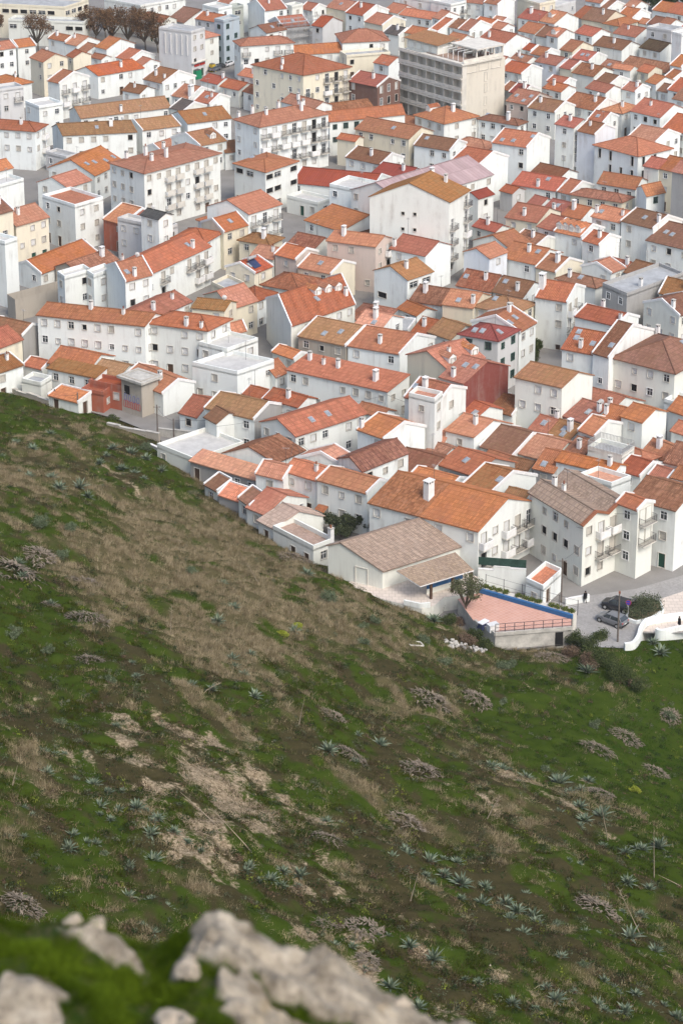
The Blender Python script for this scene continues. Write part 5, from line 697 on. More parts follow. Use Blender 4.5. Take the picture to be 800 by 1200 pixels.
plain('wood_pole', (.16, .135, .115), .9, .1, .2, 4); plain('red_paint', (.42, .03, .02), .5, .4, .1); plain('blue_sign', (.03, .06, .40), .4, .4, .05)
plain('solar', (.03, .04, .09), .2, .6, .2); plain('green_screen', (.035, .07, .055), .9, .1, .25, 2); plain('rubble_mat', (.40, .38, .34), .95, .1, .35, 3)

# ------------------------------------------------------------------ mesh helpers
class MB:
    def __init__(s): s.v = []; s.f = []; s.m = []; s.u = []; s.mats = []
    def mi(s, n):
        if n not in s.mats: s.mats.append(n)
        return s.mats.index(n)
    def face(s, pts, mat, uvs=None):
        i = len(s.v); s.v += [tuple(p) for p in pts]; s.f.append(tuple(range(i, i+len(pts)))); s.m.append(s.mi(mat))
        s.u += list(uvs) if uvs else [(0, 0)]*len(pts)
    def box(s, c, d, mat, rz=0, taper=1.0):
        x, y, z = c; a, b, e = d[0]/2, d[1]/2, d[2]/2; ca, sa = math.cos(rz), math.sin(rz)
        P = []
        for k, t in ((-1, 1), (1, taper)):
            for i, j in ((-1, -1), (1, -1), (1, 1), (-1, 1)):
                px, py = i*a*t, j*b*t; P.append((x+px*ca-py*sa, y+px*sa+py*ca, z+k*e))
        for q in ((0, 3, 2, 1), (4, 5, 6, 7), (0, 1, 5, 4), (1, 2, 6, 5), (2, 3, 7, 6), (3, 0, 4, 7)): s.face([P[k] for k in q], mat)
    def prism(s, pts, z0, z1, mat, top=None):
        n = len(pts)
        g0 = z0 if isinstance(z0, (list, tuple)) else [z0]*n; g1 = z1 if isinstance(z1, (list, tuple)) else [z1]*n
        s.face([(p[0], p[1], g1[i]) for i, p in enumerate(pts)], top or mat)
        s.face([(p[0], p[1], g0[i]) for i, p in reversed(list(enumerate(pts)))], mat)
        for i in range(n):
            j = (i+1) % n; p, q = pts[i], pts[j]
            s.face([(p[0], p[1], g0[i]), (q[0], q[1], g0[j]), (q[0], q[1], g1[j]), (p[0], p[1], g1[i])], mat)
    def tube(s, a, b, r0, r1, mat, n=6):
        a = Vector(a); b = Vector(b); d = (b-a)
        if d.length < 1e-6: return
        q = d.to_track_quat('Z', 'Y'); i = len(s.v)
        for p, r in ((a, r0), (b, r1)):
            for k in range(n):
                t = 2*math.pi*k/n; s.v.append(tuple(p+q @ Vector((r*math.cos(t), r*math.sin(t), 0))))
        mi = s.mi(mat)
        for k in range(n):
            j = (k+1) % n; s.f.append((i+k, i+j, i+n+j, i+n+k)); s.m.append(mi); s.u += [(0, 0)]*4
        s.f.append(tuple(i+n+k for k in range(n))); s.m.append(mi); s.u += [(0, 0)]*n
        s.f.append(tuple(i+k for k in reversed(range(n)))); s.m.append(mi); s.u += [(0, 0)]*n
    def mesh(s, name, smooth=False):
        me = bpy.data.meshes.new(name); me.from_pydata(s.v, [], s.f)
        for n in s.mats: me.materials.append(MATS[n])
        me.polygons.foreach_set('material_index', s.m)
        uvl = me.uv_layers.new(name='UVMap'); uvl.data.foreach_set('uv', [c for p in s.u for c in p])
        if smooth: me.polygons.foreach_set('use_smooth', [True]*len(s.f))
        me.update(); return me
    def build(s, name, parent=None, loc=None, rz=0, smooth=False):
        if not s.f: return None
        return link(name, s.mesh(name, smooth), parent, loc, rz)
def link(name, me, parent=None, loc=None, rz=0):
    o = bpy.data.objects.new(name, me); COL.objects.link(o)
    if parent: o.parent = parent
    if loc is not None: o.location = loc
    o.rotation_euler = (0, 0, rz); return o
def tag(o, label=None, cat=None, group=None, kind=None):
    if label: o['label'] = label
    if cat: o['category'] = cat
    if group: o['group'] = group
    if kind: o['kind'] = kind
    return o
def empty(name, loc, rz, label, cat, group=None):
    o = bpy.data.objects.new(name, None); COL.objects.link(o); o.location = loc; o.rotation_euler = (0, 0, rz); o.empty_display_size = .1
    return tag(o, label, cat, group)
def copy_tree(o, parent=None):
    c = o.copy(); COL.objects.link(c); c.parent = parent
    for ch in o.children: copy_tree(ch, c)
    return c

# ------------------------------------------------------------------ terrain (measured heights on a 4 m grid)
GZ = np.array(HEIGHTS, float)/10.0
def tnoise(X, Y):
    return (0.9*np.sin(X*.11+Y*.06+1)*np.sin(Y*.09-X*.05)+0.55*np.sin(X*.27-Y*.13+2)*np.sin(Y*.21+X*.1+.5)
            + 0.22*np.sin(X*.7+Y*.35)*np.sin(Y*.62-X*.4+1.3)+0.1*np.sin(X*1.7-Y*.9)*np.sin(Y*1.9+X*.8))
def bil(G, X, Y, x0, y0, st):
    fx = np.clip((X-x0)/st, 0, G.shape[1]-1.001); fy = np.clip((Y-y0)/st, 0, G.shape[0]-1.001)
    i = fx.astype(int); j = fy.astype(int); a = fx-i; b = fy-j
    return G[j, i]*(1-a)*(1-b)+G[j, i+1]*a*(1-b)+G[j+1, i]*(1-a)*b+G[j+1, i+1]*a*b
def height(X, Y):
    X = np.asarray(X, float); Y = np.asarray(Y, float)
    z = bil(GZ, X, Y, GX0, GY0, 4.0)
    return z+tnoise(X, Y)*np.clip((z-0.3)/4, 0, 1)
rng = np.random.default_rng(7)
# cover map
cx0, cy0, cst = CX0, CY0, CST
# green, dry grass, scrub, bare soil
types = [(1, 0, 0, 0), (.58, .11, .28, .03), (.19, .72, .09, 0), (.37, .11, .45, .07), (.32, .11, .33, .24), (.18, .04, .28, .50), (.66, 0, .34, 0)]
cov = np.array([[types[c] for c in row] for row in COVER], float)
for _ in range(2):
    p = np.pad(cov, ((1, 1), (1, 1), (0, 0)), 'edge'); cov = (p[1:-1, 1:-1]*2+p[:-2, 1:-1]+p[2:, 1:-1]+p[1:-1, :-2]+p[1:-1, 2:])/6
def vnoise(X, Y, s, seed):
    g = np.random.default_rng(seed).random((256, 256)); x = X/s+57.3; y = Y/s+91.7
    i = np.floor(x).astype(int); j = np.floor(y).astype(int); a = x-i; b = y-j; a = a*a*(3-2*a); b = b*b*(3-2*b)
    q = lambda ii, jj: g[jj % 256, ii % 256]
    return q(i, j)*(1-a)*(1-b)+q(i+1, j)*a*(1-b)+q(i, j+1)*(1-a)*b+q(i+1, j+1)*a*b
def fbm(X, Y, s, seed):
    # stretched down the fall line of the slope
    u = X*.84+Y*.54; v = (X*.54-Y*.84)*.5
    return (vnoise(u, v, s, seed)*.5+vnoise(u, v, s/2.1, seed+1)*.28+vnoise(u, v, s/4.5, seed+2)*.22)
def cover(X, Y):
    X = np.asarray(X, float); Y = np.asarray(Y, float)
    w = 5.0
    xx = X+(vnoise(X, Y, 6, 3)-.5)*w*2; yy = Y+(vnoise(X, Y, 6, 4)-.5)*w*2
    c = np.stack([bil(cov[..., k], xx, yy, cx0, cy0, cst) for k in range(4)], -1)
    n = np.stack([fbm(X, Y, s, sd_) for s, sd_ in ((2.6, 11), (3.0, 21), (2.2, 31), (1.9, 41))], -1)
    c = c*np.exp((n-.5)*6.5); c = c**1.35
    return c/c.sum(-1, keepdims=True)
def make_terrain():
    xs = np.concatenate([np.arange(-100, -62, 1.5), np.arange(-62, 54, .4), np.arange(54, 80, 1.5)]); ys = np.concatenate([np.arange(20, 98, 1.5), np.arange(98, 345, .45), np.arange(345, 371, 1.5)])
    X, Y = np.meshgrid(xs, ys); Z = height(X, Y)
    C = cover(X, Y)
    soil = C[..., 3]; Z = Z+(C[..., 1]*.12+C[..., 2]*.18-soil*.15)*np.clip(Z+.5, 0, 1)+((vnoise(X, Y, 1.7, 77)-.5)*.45+(vnoise(X, Y, .8, 78)-.5)*.28)*np.clip(Z, 0, 1)
    nx, ny = len(xs), len(ys)
    me = bpy.data.meshes.new('hillside')
    idx = np.arange(nx*ny).reshape(ny, nx)
    q = np.stack([idx[:-1, :-1], idx[:-1, 1:], idx[1:, 1:], idx[1:, :-1]], -1).reshape(-1, 4)
    me.vertices.add(nx*ny); me.vertices.foreach_set('co', np.stack([X, Y, Z], -1).ravel())
    me.loops.add(q.size); me.loops.foreach_set('vertex_index', q.ravel())
    me.polygons.add(len(q)); me.polygons.foreach_set('loop_start', np.arange(len(q))*4); me.polygons.foreach_set('loop_total', np.full(len(q), 4))
    me.polygons.foreach_set('use_smooth', np.ones(len(q), bool))
    ca = me.color_attributes.new('cover', 'FLOAT_COLOR', 'POINT'); ca.data.foreach_set('color', C.reshape(-1, 4).ravel())
    me.update(); me.validate()
    m, b, L = newmat('hill_soil', .95, .0)
    at = nd(m, 'ShaderNodeAttribute', attribute_name='cover'); sp = nd(m, 'ShaderNodeSeparateColor'); L.new(at.outputs['Color'], sp.inputs[0])
    p = worldpos(m); n = noise(m, p, 3.2, 6, .7); n2 = noise(m, p, .7, 5, .65)
    green = mixc(m, n2, (.022, .042, .005), (.055, .078, .010)); dry = mixc(m, n, (.050, .045, .018), (.13, .108, .055))
    brown = mixc(m, n, (.026, .027, .009), (.078, .062, .030)); soilc = mixc(m, ramp(m, n, .35, .75), (.11, .08, .045), (.50, .40, .27))
    c = mixc(m, ramp(m, sp.outputs[1], .2, .6), green, dry); c = mixc(m, ramp(m, sp.outputs[2], .25, .6), c, brown)
    so_ = mul(m, at.outputs['Alpha'], mul(m, n, .9), 'ADD'); c = mixc(m, ramp(m, so_, .70, .94), c, soilc)
    L.new(c, b.inputs['Base Color'])
    bp = nd(m, 'ShaderNodeBump'); bp.inputs['Strength'].default_value = .7; bp.inputs['Distance'].default_value = .12
    L.new(n, bp.inputs['Height']); L.new(bp.outputs[0], b.inputs['Normal'])
    me.materials.append(m)
    o = link('hillside', me); tag(o, kind='structure')
make_terrain()

def blades(name, mat, X, Y, Z, nb, hgt, wid, spread, cols, label, lean=.35, curl=.3, seed=1, cat='grass'):
    """one mesh of many little blades; cols = per-tuft colour"""
    r = np.random.default_rng(seed); n = len(X); N = n*nb
    bx = np.repeat(X, nb)+r.normal(0, 1, N)*np.repeat(spread, nb); by = np.repeat(Y, nb)+r.normal(0, 1, N)*np.repeat(spread, nb)
    bz = np.repeat(Z, nb)-.04; h = np.repeat(hgt, nb)*r.uniform(.6, 1.25, N); w = np.repeat(wid, nb)*r.uniform(.7, 1.3, N)
    a = r.uniform(0, 2*np.pi, N); d = r.uniform(0, 2*np.pi, N); l = np.abs(r.normal(0, lean, N))
    sx, sy = np.cos(a)*w, np.sin(a)*w; lx, ly = np.cos(d)*l*h+.12*h, np.sin(d)*l*h-.16*h
    V = np.empty((N, 3, 3)); V[:, 0] = np.stack([bx-sx, by-sy, bz], -1); V[:, 1] = np.stack([bx+sx, by+sy, bz], -1)
    V[:, 2] = np.stack([bx+lx, by+ly, bz+h*np.sqrt(np.clip(1-l*l, .1, 1))], -1)
    me = bpy.data.meshes.new(name); me.vertices.add(N*3); me.vertices.foreach_set('co', V.ravel())
    me.loops.add(N*3); me.loops.foreach_set('vertex_index', np.arange(N*3)); me.polygons.add(N)
    me.polygons.foreach_set('loop_start', np.arange(N)*3); me.polygons.foreach_set('loop_total', np.full(N, 3))
    cc = np.repeat(cols, nb, 0)*r.uniform(.55, 1.15, (N, 1)); cc = np.concatenate([cc, np.ones((N, 1))], 1)
    ca = me.color_attributes.new('tint', 'FLOAT_COLOR', 'POINT'); ca.data.foreach_set('color', np.repeat(cc, 3, 0).ravel())
    me.update(); me.materials.append(MATS[mat]); o = link(name, me)
    return tag(o, label, cat, None, 'stuff')
def tintmat(name, rough=.8, transl=True):
    m, b, L = newmat(name, .95, .0); at = nd(m, 'ShaderNodeAttribute', attribute_name='tint'); L.new(at.outputs['Color'], b.inputs['Base Color'])
    if transl: b.inputs['Subsurface Weight'].default_value = 0.0
tintmat('blade')
def scatter(n, seed, xr=(-62, 52), yr=(98, 330)):
    r = np.random.default_rng(seed); X = r.uniform(*xr, n*2); Y = r.uniform(*yr, n*2)
    # keep the wedge the slope shows, denser towards the near end
    k = (np.abs(X) < Y*.17+4) & (r.random(n*2) < np.clip(150/Y, .3, 1)**1.0)
    X = X[k]; Y = Y[k]; Z = height(X, Y); C = cover(X, Y); k = (Z > -.3) | (Y < 232+X*.1)
    return X[k], Y[k], Z[k], C[k], r
def C3(a, b, t): return np.array(a)[None]*(1-t[:, None])+np.array(b)[None]*t[:, None]
def grass():
    X, Y, Z, C, r = scatter(520000, 5)
    pat = vnoise(X, Y, .9, 91); k = r.random(len(X)) < np.clip(C[:, 1]*1.3+.005, 0, 1)*np.clip(.6+C[:, 1], 0, 1)*np.clip((pat-.28)*2.2, .05, 1); x, y, z = X[k], Y[k], Z[k]; n = len(x)
    big = vnoise(x, y, 2.2, 9); blades('dry_grass', 'blade', x, y, z, 11, .2+.38*big, np.full(n, .02), np.full(n, .19),
        C3((.13, .10, .05), (.47, .39, .235), np.clip(r.random(n)*.5+pat[k]*.6, 0, 1)), 'dry tan grass covering the upper slope', seed=2, lean=.8)
    k2 = r.random(n) < .2*np.clip((C[k][:, 1]-.3)*3, 0, 1); x, y, z = x[k2], y[k2], z[k2]; n = len(x)
    blades('tall_dry_grass', 'blade', x, y, z, 34, .5+.35*r.random(n), np.full(n, .022), np.full(n, .17), C3((.22, .175, .095), (.54, .45, .29), r.random(n)), 'taller feathery dry grass tufts on the upper slope', seed=22, lean=.5)
    X, Y, Z, C, r = scatter(560000, 6)
    pat = vnoise(X, Y, .7, 93); k = r.random(len(X)) < np.clip(C[:, 0]*1.15+.04, 0, 1)*np.clip((pat-.15)*1.8, .1, 1); x, y, z = X[k], Y[k], Z[k]; n = len(x)
    t = vnoise(x, y, 4, 19)*.6+pat[k]*.4; col = C3((.016, .034, .004), (.10, .108, .014), t*.75+r.random(n)*.25)
    br = np.clip((x-6)/25, 0, 1)*np.clip((y-150)/50, 0, 1); col = col*(1-br[:, None]*.45)+np.array([.018, .088, .008])[None]*br[:, None]*(.35+.65*t[:, None])
    blades('green_grass', 'blade', x, y, z, 5, .07+.16*pat[k]+.05*r.random(n), np.full(n, .026), np.full(n, .12), col, 'low green grass and herbs on the slope', lean=.6, seed=3)
    X, Y, Z, C, r = scatter(300000, 8)
    pat = vnoise(X, Y, .8, 95); k = r.random(len(X)) < np.clip(C[:, 2]*1.2+C[:, 0]*.10, 0, 1)*np.clip((pat-.3)*2.2, .04, 1); x, y, z = X[k], Y[k], Z[k]; n = len(x)
    blades('heath_scrub', 'blade', x, y, z, 8, .14+.30*pat[k], np.full(n, .02), np.full(n, .15),
        C3((.02, .024, .009), (.14, .105, .055), r.random(n)), 'brown and grey green heath scrub on the slope', lean=.7, seed=4, cat='scrub')
    X, Y, Z, C, r = scatter(120000, 12)
    k = r.random(len(X)) < np.clip(C[:, 3]*1.1, 0, 1)*.55; x, y, z = X[k], Y[k], Z[k]; n = len(x)
    blades('loose_stones', 'blade', x, y, z+.02, 3, .03+.08*r.random(n), .03+.06*r.random(n), np.full(n, .15),
        C3((.09, .07, .048), (.44, .37, .27), r.random(n)**1.5), 'loose pale stones on bare earth patches', lean=.9, seed=5, cat='gravel')
grass()
def undergrowth():
    X, Y, Z, C, r = scatter(15000, 44); k = r.random(len(X)) < np.clip(C[:, 2]*1.4+C[:, 0]*.35+C[:, 1]*.25, 0, 1); X, Y, Z = X[k], Y[k], Z[k]; n = len(X); m_ = 52
    R_ = r.uniform(.22, .75, n)*np.where(r.random(n) < .12, 1.6, .85); kind = r.random(n); base_ = np.where((kind < .45)[:, None], np.array([.022, .036, .012]), np.where((kind < .72)[:, None], np.array([.075, .085, .05]), np.where((kind < .92)[:, None], np.array([.085, .06, .038]), np.array([.10, .12, .02]))))
    N = n*m_; d = r.normal(size=(N, 3)); d /= np.linalg.norm(d, axis=1)[:, None]; d[:, 2] = np.abs(d[:, 2])*.8; rr_ = np.repeat(R_, m_)[:, None]
    P = np.repeat(np.stack([X, Y, Z-.03], -1), m_, 0)+d*rr_*r.uniform(.55, 1.05, (N, 1)); a = r.normal(size=(N, 3)); a /= np.linalg.norm(a, axis=1)[:, None]; b_ = np.cross(a, d); s = r.uniform(.05, .11, (N, 1))
    V = np.stack([P-a*s, P+b_*s*.6, P+a*s, P-b_*s*.6], 1).reshape(-1, 3); me = bpy.data.meshes.new('undergrowth'); me.vertices.add(N*4); me.vertices.foreach_set('co', V.ravel()); me.loops.add(N*4); me.loops.foreach_set('vertex_index', np.arange(N*4))
    me.polygons.add(N); me.polygons.foreach_set('loop_start', np.arange(N)*4); me.polygons.foreach_set('loop_total', np.full(N, 4)); cc = np.repeat(base_, m_, 0)*r.uniform(.6, 1.9, (N, 1))
    ca = me.color_attributes.new('tint', 'FLOAT_COLOR', 'POINT'); ca.data.foreach_set('color', np.repeat(np.concatenate([cc, np.ones((N, 1))], 1), 4, 0).ravel()); me.update(); me.materials.append(MATS['blade'])
    tag(link('undergrowth', me), 'small mixed shrubs and herb clumps dotted over the slope', 'undergrowth', None, 'stuff')
undergrowth()

# ------------------------------------------------------------------ town ground
def town_ground():
    C = PT['contact']; pts = [(-700, C[0][1])]+[tuple(p) for p in C]+[(700, C[-1][1]), (700, 3200), (-700, 3200)]
    mb = MB(); mb.face([(p[0], p[1], 0) for p in pts], 'town_pave')
    o = mb.build('ground'); tag(o, kind='structure')
m, b, L = newmat('town_pave', .95, .15); p_ = worldpos(m)
c_ = mixc(m, noise(m, p_, .25, 5), (.15, .145, .13), (.32, .305, .285)); c_ = mixc(m, mul(m, noise(m, p_, 2.5, 4), .4), c_, (.17, .16, .15)); L.new(c_, b.inputs['Base Color'])
town_ground()
m, b, L = newmat('cobble', .9, .2); p_ = worldpos(m); vo = nd(m, 'ShaderNodeTexVoronoi'); vo.inputs['Scale'].default_value = 3.5; L.new(p_, vo.inputs['Vector'])
c_ = mixc(m, vo.outputs['Distance'], (.36, .35, .33), (.27, .26, .245)); c_ = mixc(m, mul(m, ramp(m, noise(m, p_, .5, 5), .4, .7), .5), c_, (.22, .21, .195)); L.new(c_, b.inputs['Base Color'])
m, b, L = newmat('plaza_tile', .85, .2); p_ = worldpos(m); br = nd(m, 'ShaderNodeTexBrick'); L.new(p_, br.inputs['Vector']); br.inputs['Scale'].default_value = 1
br.inputs['Brick Width'].default_value = .8; br.inputs['Row Height'].default_value = .8; br.inputs['Mortar Size'].default_value = .03
br.inputs['Color1'].default_value = (.56, .49, .42, 1); br.inputs['Color2'].default_value = (.62, .545, .47, 1); br.inputs['Mortar'].default_value = (.42, .36, .3, 1); L.new(br.outputs[0], b.inputs['Base Color'])
m, b, L = newmat('court_tile', .8, .25); p_ = worldpos(m); mp = nd(m, 'ShaderNodeMapping'); L.new(p_, mp.inputs[0]); mp.inputs['Rotation'].default_value = (0, 0, R(-40))
br = nd(m, 'ShaderNodeTexBrick', offset=0.0); L.new(mp.outputs[0], br.inputs['Vector']); br.inputs['Scale'].default_value = 1
br.inputs['Brick Width'].default_value = .5; br.inputs['Row Height'].default_value = .5; br.inputs['Mortar Size'].default_value = .03
br.inputs['Color1'].default_value = (.50, .27, .20, 1); br.inputs['Color2'].default_value = (.56, .31, .23, 1); br.inputs['Mortar'].default_value = (.58, .38, .31, 1)
cc_ = mixc(m, mul(m, ramp(m, noise(m, p_, .6, 5), .45, .75), .4), br.outputs[0], (.62, .40, .33)); L.new(cc_, b.inputs['Base Color'])

# ------------------------------------------------------------------ windows, chimneys and other house parts (shared meshes)
LIB = {}
def win_mesh(kind, w, h, pane_only=None):
    key = (kind, w, h, pane_only)
    if key in LIB: return LIB[key]
    mb = MB(); t = .07
    trim = {'white': 'white_metal', 'stone': 'stone_trim', 'green': 'green_wood', 'shut': 'stone_trim', 'shutb': 'stone_trim', 'dark': 'stone_trim', 'door': 'stone_trim', 'gdoor': 'stone_trim'}[kind]
    if pane_only is not True:
        for x in (-w/2-t/2, w/2+t/2): mb.box((x, .02, h/2), (t, .18, h+2*t), trim)
        mb.box((0, .02, h+t/2), (w, .178, t), trim); mb.box((0, -.01, -t/2), (w+.1, .24, t), trim)
        if kind in ('white', 'stone', 'green'):
            fr = 'green_wood' if kind == 'green' else 'white_metal'
            mb.box((0, .095, h/2), (.06, .05, h), fr); mb.box((0, .093, h*.62), (w, .045, .05), fr)
            for x in (-w/2+.03, w/2-.03): mb.box((x, .097, h/2), (.05, .052, h), fr)
    if pane_only is not False:
        pm = {'white': 'glass', 'stone': 'glass', 'green': 'glass', 'shut': 'shutter', 'shutb': 'shutter_b', 'dark': 'dark', 'door': 'brown_door', 'gdoor': 'green_wood'}[kind]
        mb.box((0, .15, h/2), (w-.004, .03, h-.004), pm)
        if kind == 'green':
            for s in (-1, 1): mb.box((s*w*.25, .112, h/2), (w*.42, .02, h*.94), pm)
        if kind in ('shut', 'shutb'):
            for i in range(int(h/.12)): mb.box((0, .13, .06+i*.12), (w-.03, .018, .075), pm)
    LIB[key] = mb.mesh('window_'+kind); return LIB[key]
def put_window(parent, kind, w, h, loc, rz, near, holed=True):
    name = 'door' if kind in ('door', 'gdoor') else 'window'
    if near:
        f = link(name, win_mesh(kind, w, h, False), parent, loc, rz); pn = link({'shut': 'shutter', 'shutb': 'shutter', 'door': 'leaf', 'gdoor': 'leaf'}.get(kind, 'pane'), win_mesh(kind, w, h, True), f)
        return f
    return link(name, win_mesh(kind, w, h), parent, loc, rz)
def railing_mb(w, d, h=1.0, mat='iron', step=.14, solid=False):
    mb = MB()
    segs = (((-w/2, 0), (-w/2, -d)), ((-w/2, -d), (w/2, -d)), ((w/2, -d), (w/2, 0)))
    for (x0, y0), (x1, y1) in segs:
        L_ = math.hypot(x1-x0, y1-y0); mb.tube((x0, y0, h), (x1, y1, h), .03, .03, mat, 4); mb.tube((x0, y0, .12), (x1, y1, .12), .02, .02, mat, 4)
        if solid: mb.face([(x0, y0, .1), (x1, y1, .1), (x1, y1, h-.05), (x0, y0, h-.05)], mat)
        else:
            for i in range(int(L_/step)+1):
                t = i/max(1, int(L_/step)); x = x0+(x1-x0)*t; y = y0+(y1-y0)*t; mb.box((x, y, h/2), (.025, .025, h), mat)
    return mb
def balcony(parent, w, d, loc, rz, style='iron'):
    key = ('balc', w, d, style)
    if key not in LIB:
        a = MB(); a.box((0, -d/2+.05, -.08), (w+.1, d+.1, .16), 'slab'); r = MB()
        if style == 'iron': r = railing_mb(w, d)
        elif style == 'solid':
            for s in (-1, 1): r.box((s*w/2, -d/2, .5), (.1, d-.1, 1.0), 'coping')
            r.box((0, -d+.05, .5), (w-.1, .1, 1.0), 'coping')
        elif style == 'cream':
            for s in (-1, 1): r.box((s*w/2, -d/2, .45), (.08, d-.1, .7), 'white_metal')
            r.box((0, -d+.05, .5), (w-.1, .1, 1.0), 'slab')
        LIB[key] = (a.mesh('balcony'), r.mesh('railing'))
    a, r = LIB[key]; o = link('balcony', a, parent, loc, rz); link('railing', r, o); return o
def chimney_mesh(var):
    key = ('chim', var)
    if key in LIB: return LIB[key]
    w, d, h = ((.55, .55, 1.3), (.8, .6, 1.5), (.45, .45, 1.0), (1.2, .9, 2.2), (.6, .6, 2.0))[var]
    mb = MB(); mb.box((0, 0, h/2-.5), (w, d, h+1.0), 'coping')
    if var in (2, 4):
        mb.box((0, 0, h+.04), (w*1.2, d*1.2, .1), 'concrete'); mb.tube((0, 0, h+.05), (0, 0, h+.5), .14, .11, 'roof_t', 8)
    else:
        s_ = .22 if var == 0 else .34; mb.box((0, 0, h+s_/2), (w*.8, d*.8, s_), 'dark')
        for i in (-1, 0, 1):
            for j in (-1, 0, 1):
                if (i or j) and not (var == 0 and i*j == 0 and i+j < 0): mb.box((i*w*.41, j*d*.41, h+s_/2), (w*.16, d*.16, s_), 'coping')
        mb.box((0, 0, h+s_+.05), (w*1.15, d*1.15, .1), 'concrete' if var == 0 else 'coping')
    LIB[key] = mb.mesh('chimney'); return LIB[key]
def skylight_mesh():
    if 'sky' not in LIB:
        a = MB(); a.box((0, 0, .06), (.78, 1.15, .14), 'grey_metal'); b_ = MB(); b_.box((0, 0, .15), (.6, .95, .04), 'skyglass'); LIB['sky'] = (a.mesh('skylight'), b_.mesh('pane'))
    return LIB['sky']

# ------------------------------------------------------------------ houses
def wall_face(mb, P0, ex, ln, z0, z1, inward, holes, mat, depth=.17):
    """vertical wall from P0 along ex with rectangular holes (x0,x1,za,zb); reveals go inward"""
    xs = sorted(set([0, ln]+[h[0] for h in holes]+[h[1] for h in holes])); zs = sorted(set([z0, z1]+[h[2] for h in holes]+[h[3] for h in holes]))
    pt = lambda x, z, d=0: (P0[0]+ex[0]*x+inward[0]*d, P0[1]+ex[1]*x+inward[1]*d, z)
    for i in range(len(xs)-1):
        for j in range(len(zs)-1):
            xm, zm = (xs[i]+xs[i+1])/2, (zs[j]+zs[j+1])/2
            if any(h[0] < xm < h[1] and h[2] < zm < h[3] for h in holes): continue
            mb.face([pt(xs[i], zs[j]), pt(xs[i+1], zs[j]), pt(xs[i+1], zs[j+1]), pt(xs[i], zs[j+1])], mat)
    for h in holes:
        a, b_, c, d = h
        mb.face([pt(a, c), pt(a, d), pt(a, d, depth), pt(a, c, depth)], mat); mb.face([pt(b_, c, depth), pt(b_, d, depth), pt(b_, d), pt(b_, c)], mat)
        mb.face([pt(a, c), pt(a, c, depth), pt(b_, c, depth), pt(b_, c)], mat); mb.face([pt(a, d, depth), pt(a, d), pt(b_, d), pt(b_, d, depth)], mat)
        mb.face([pt(a, c, depth), pt(b_, c, depth), pt(b_, d, depth), pt(a, d, depth)], 'dark')

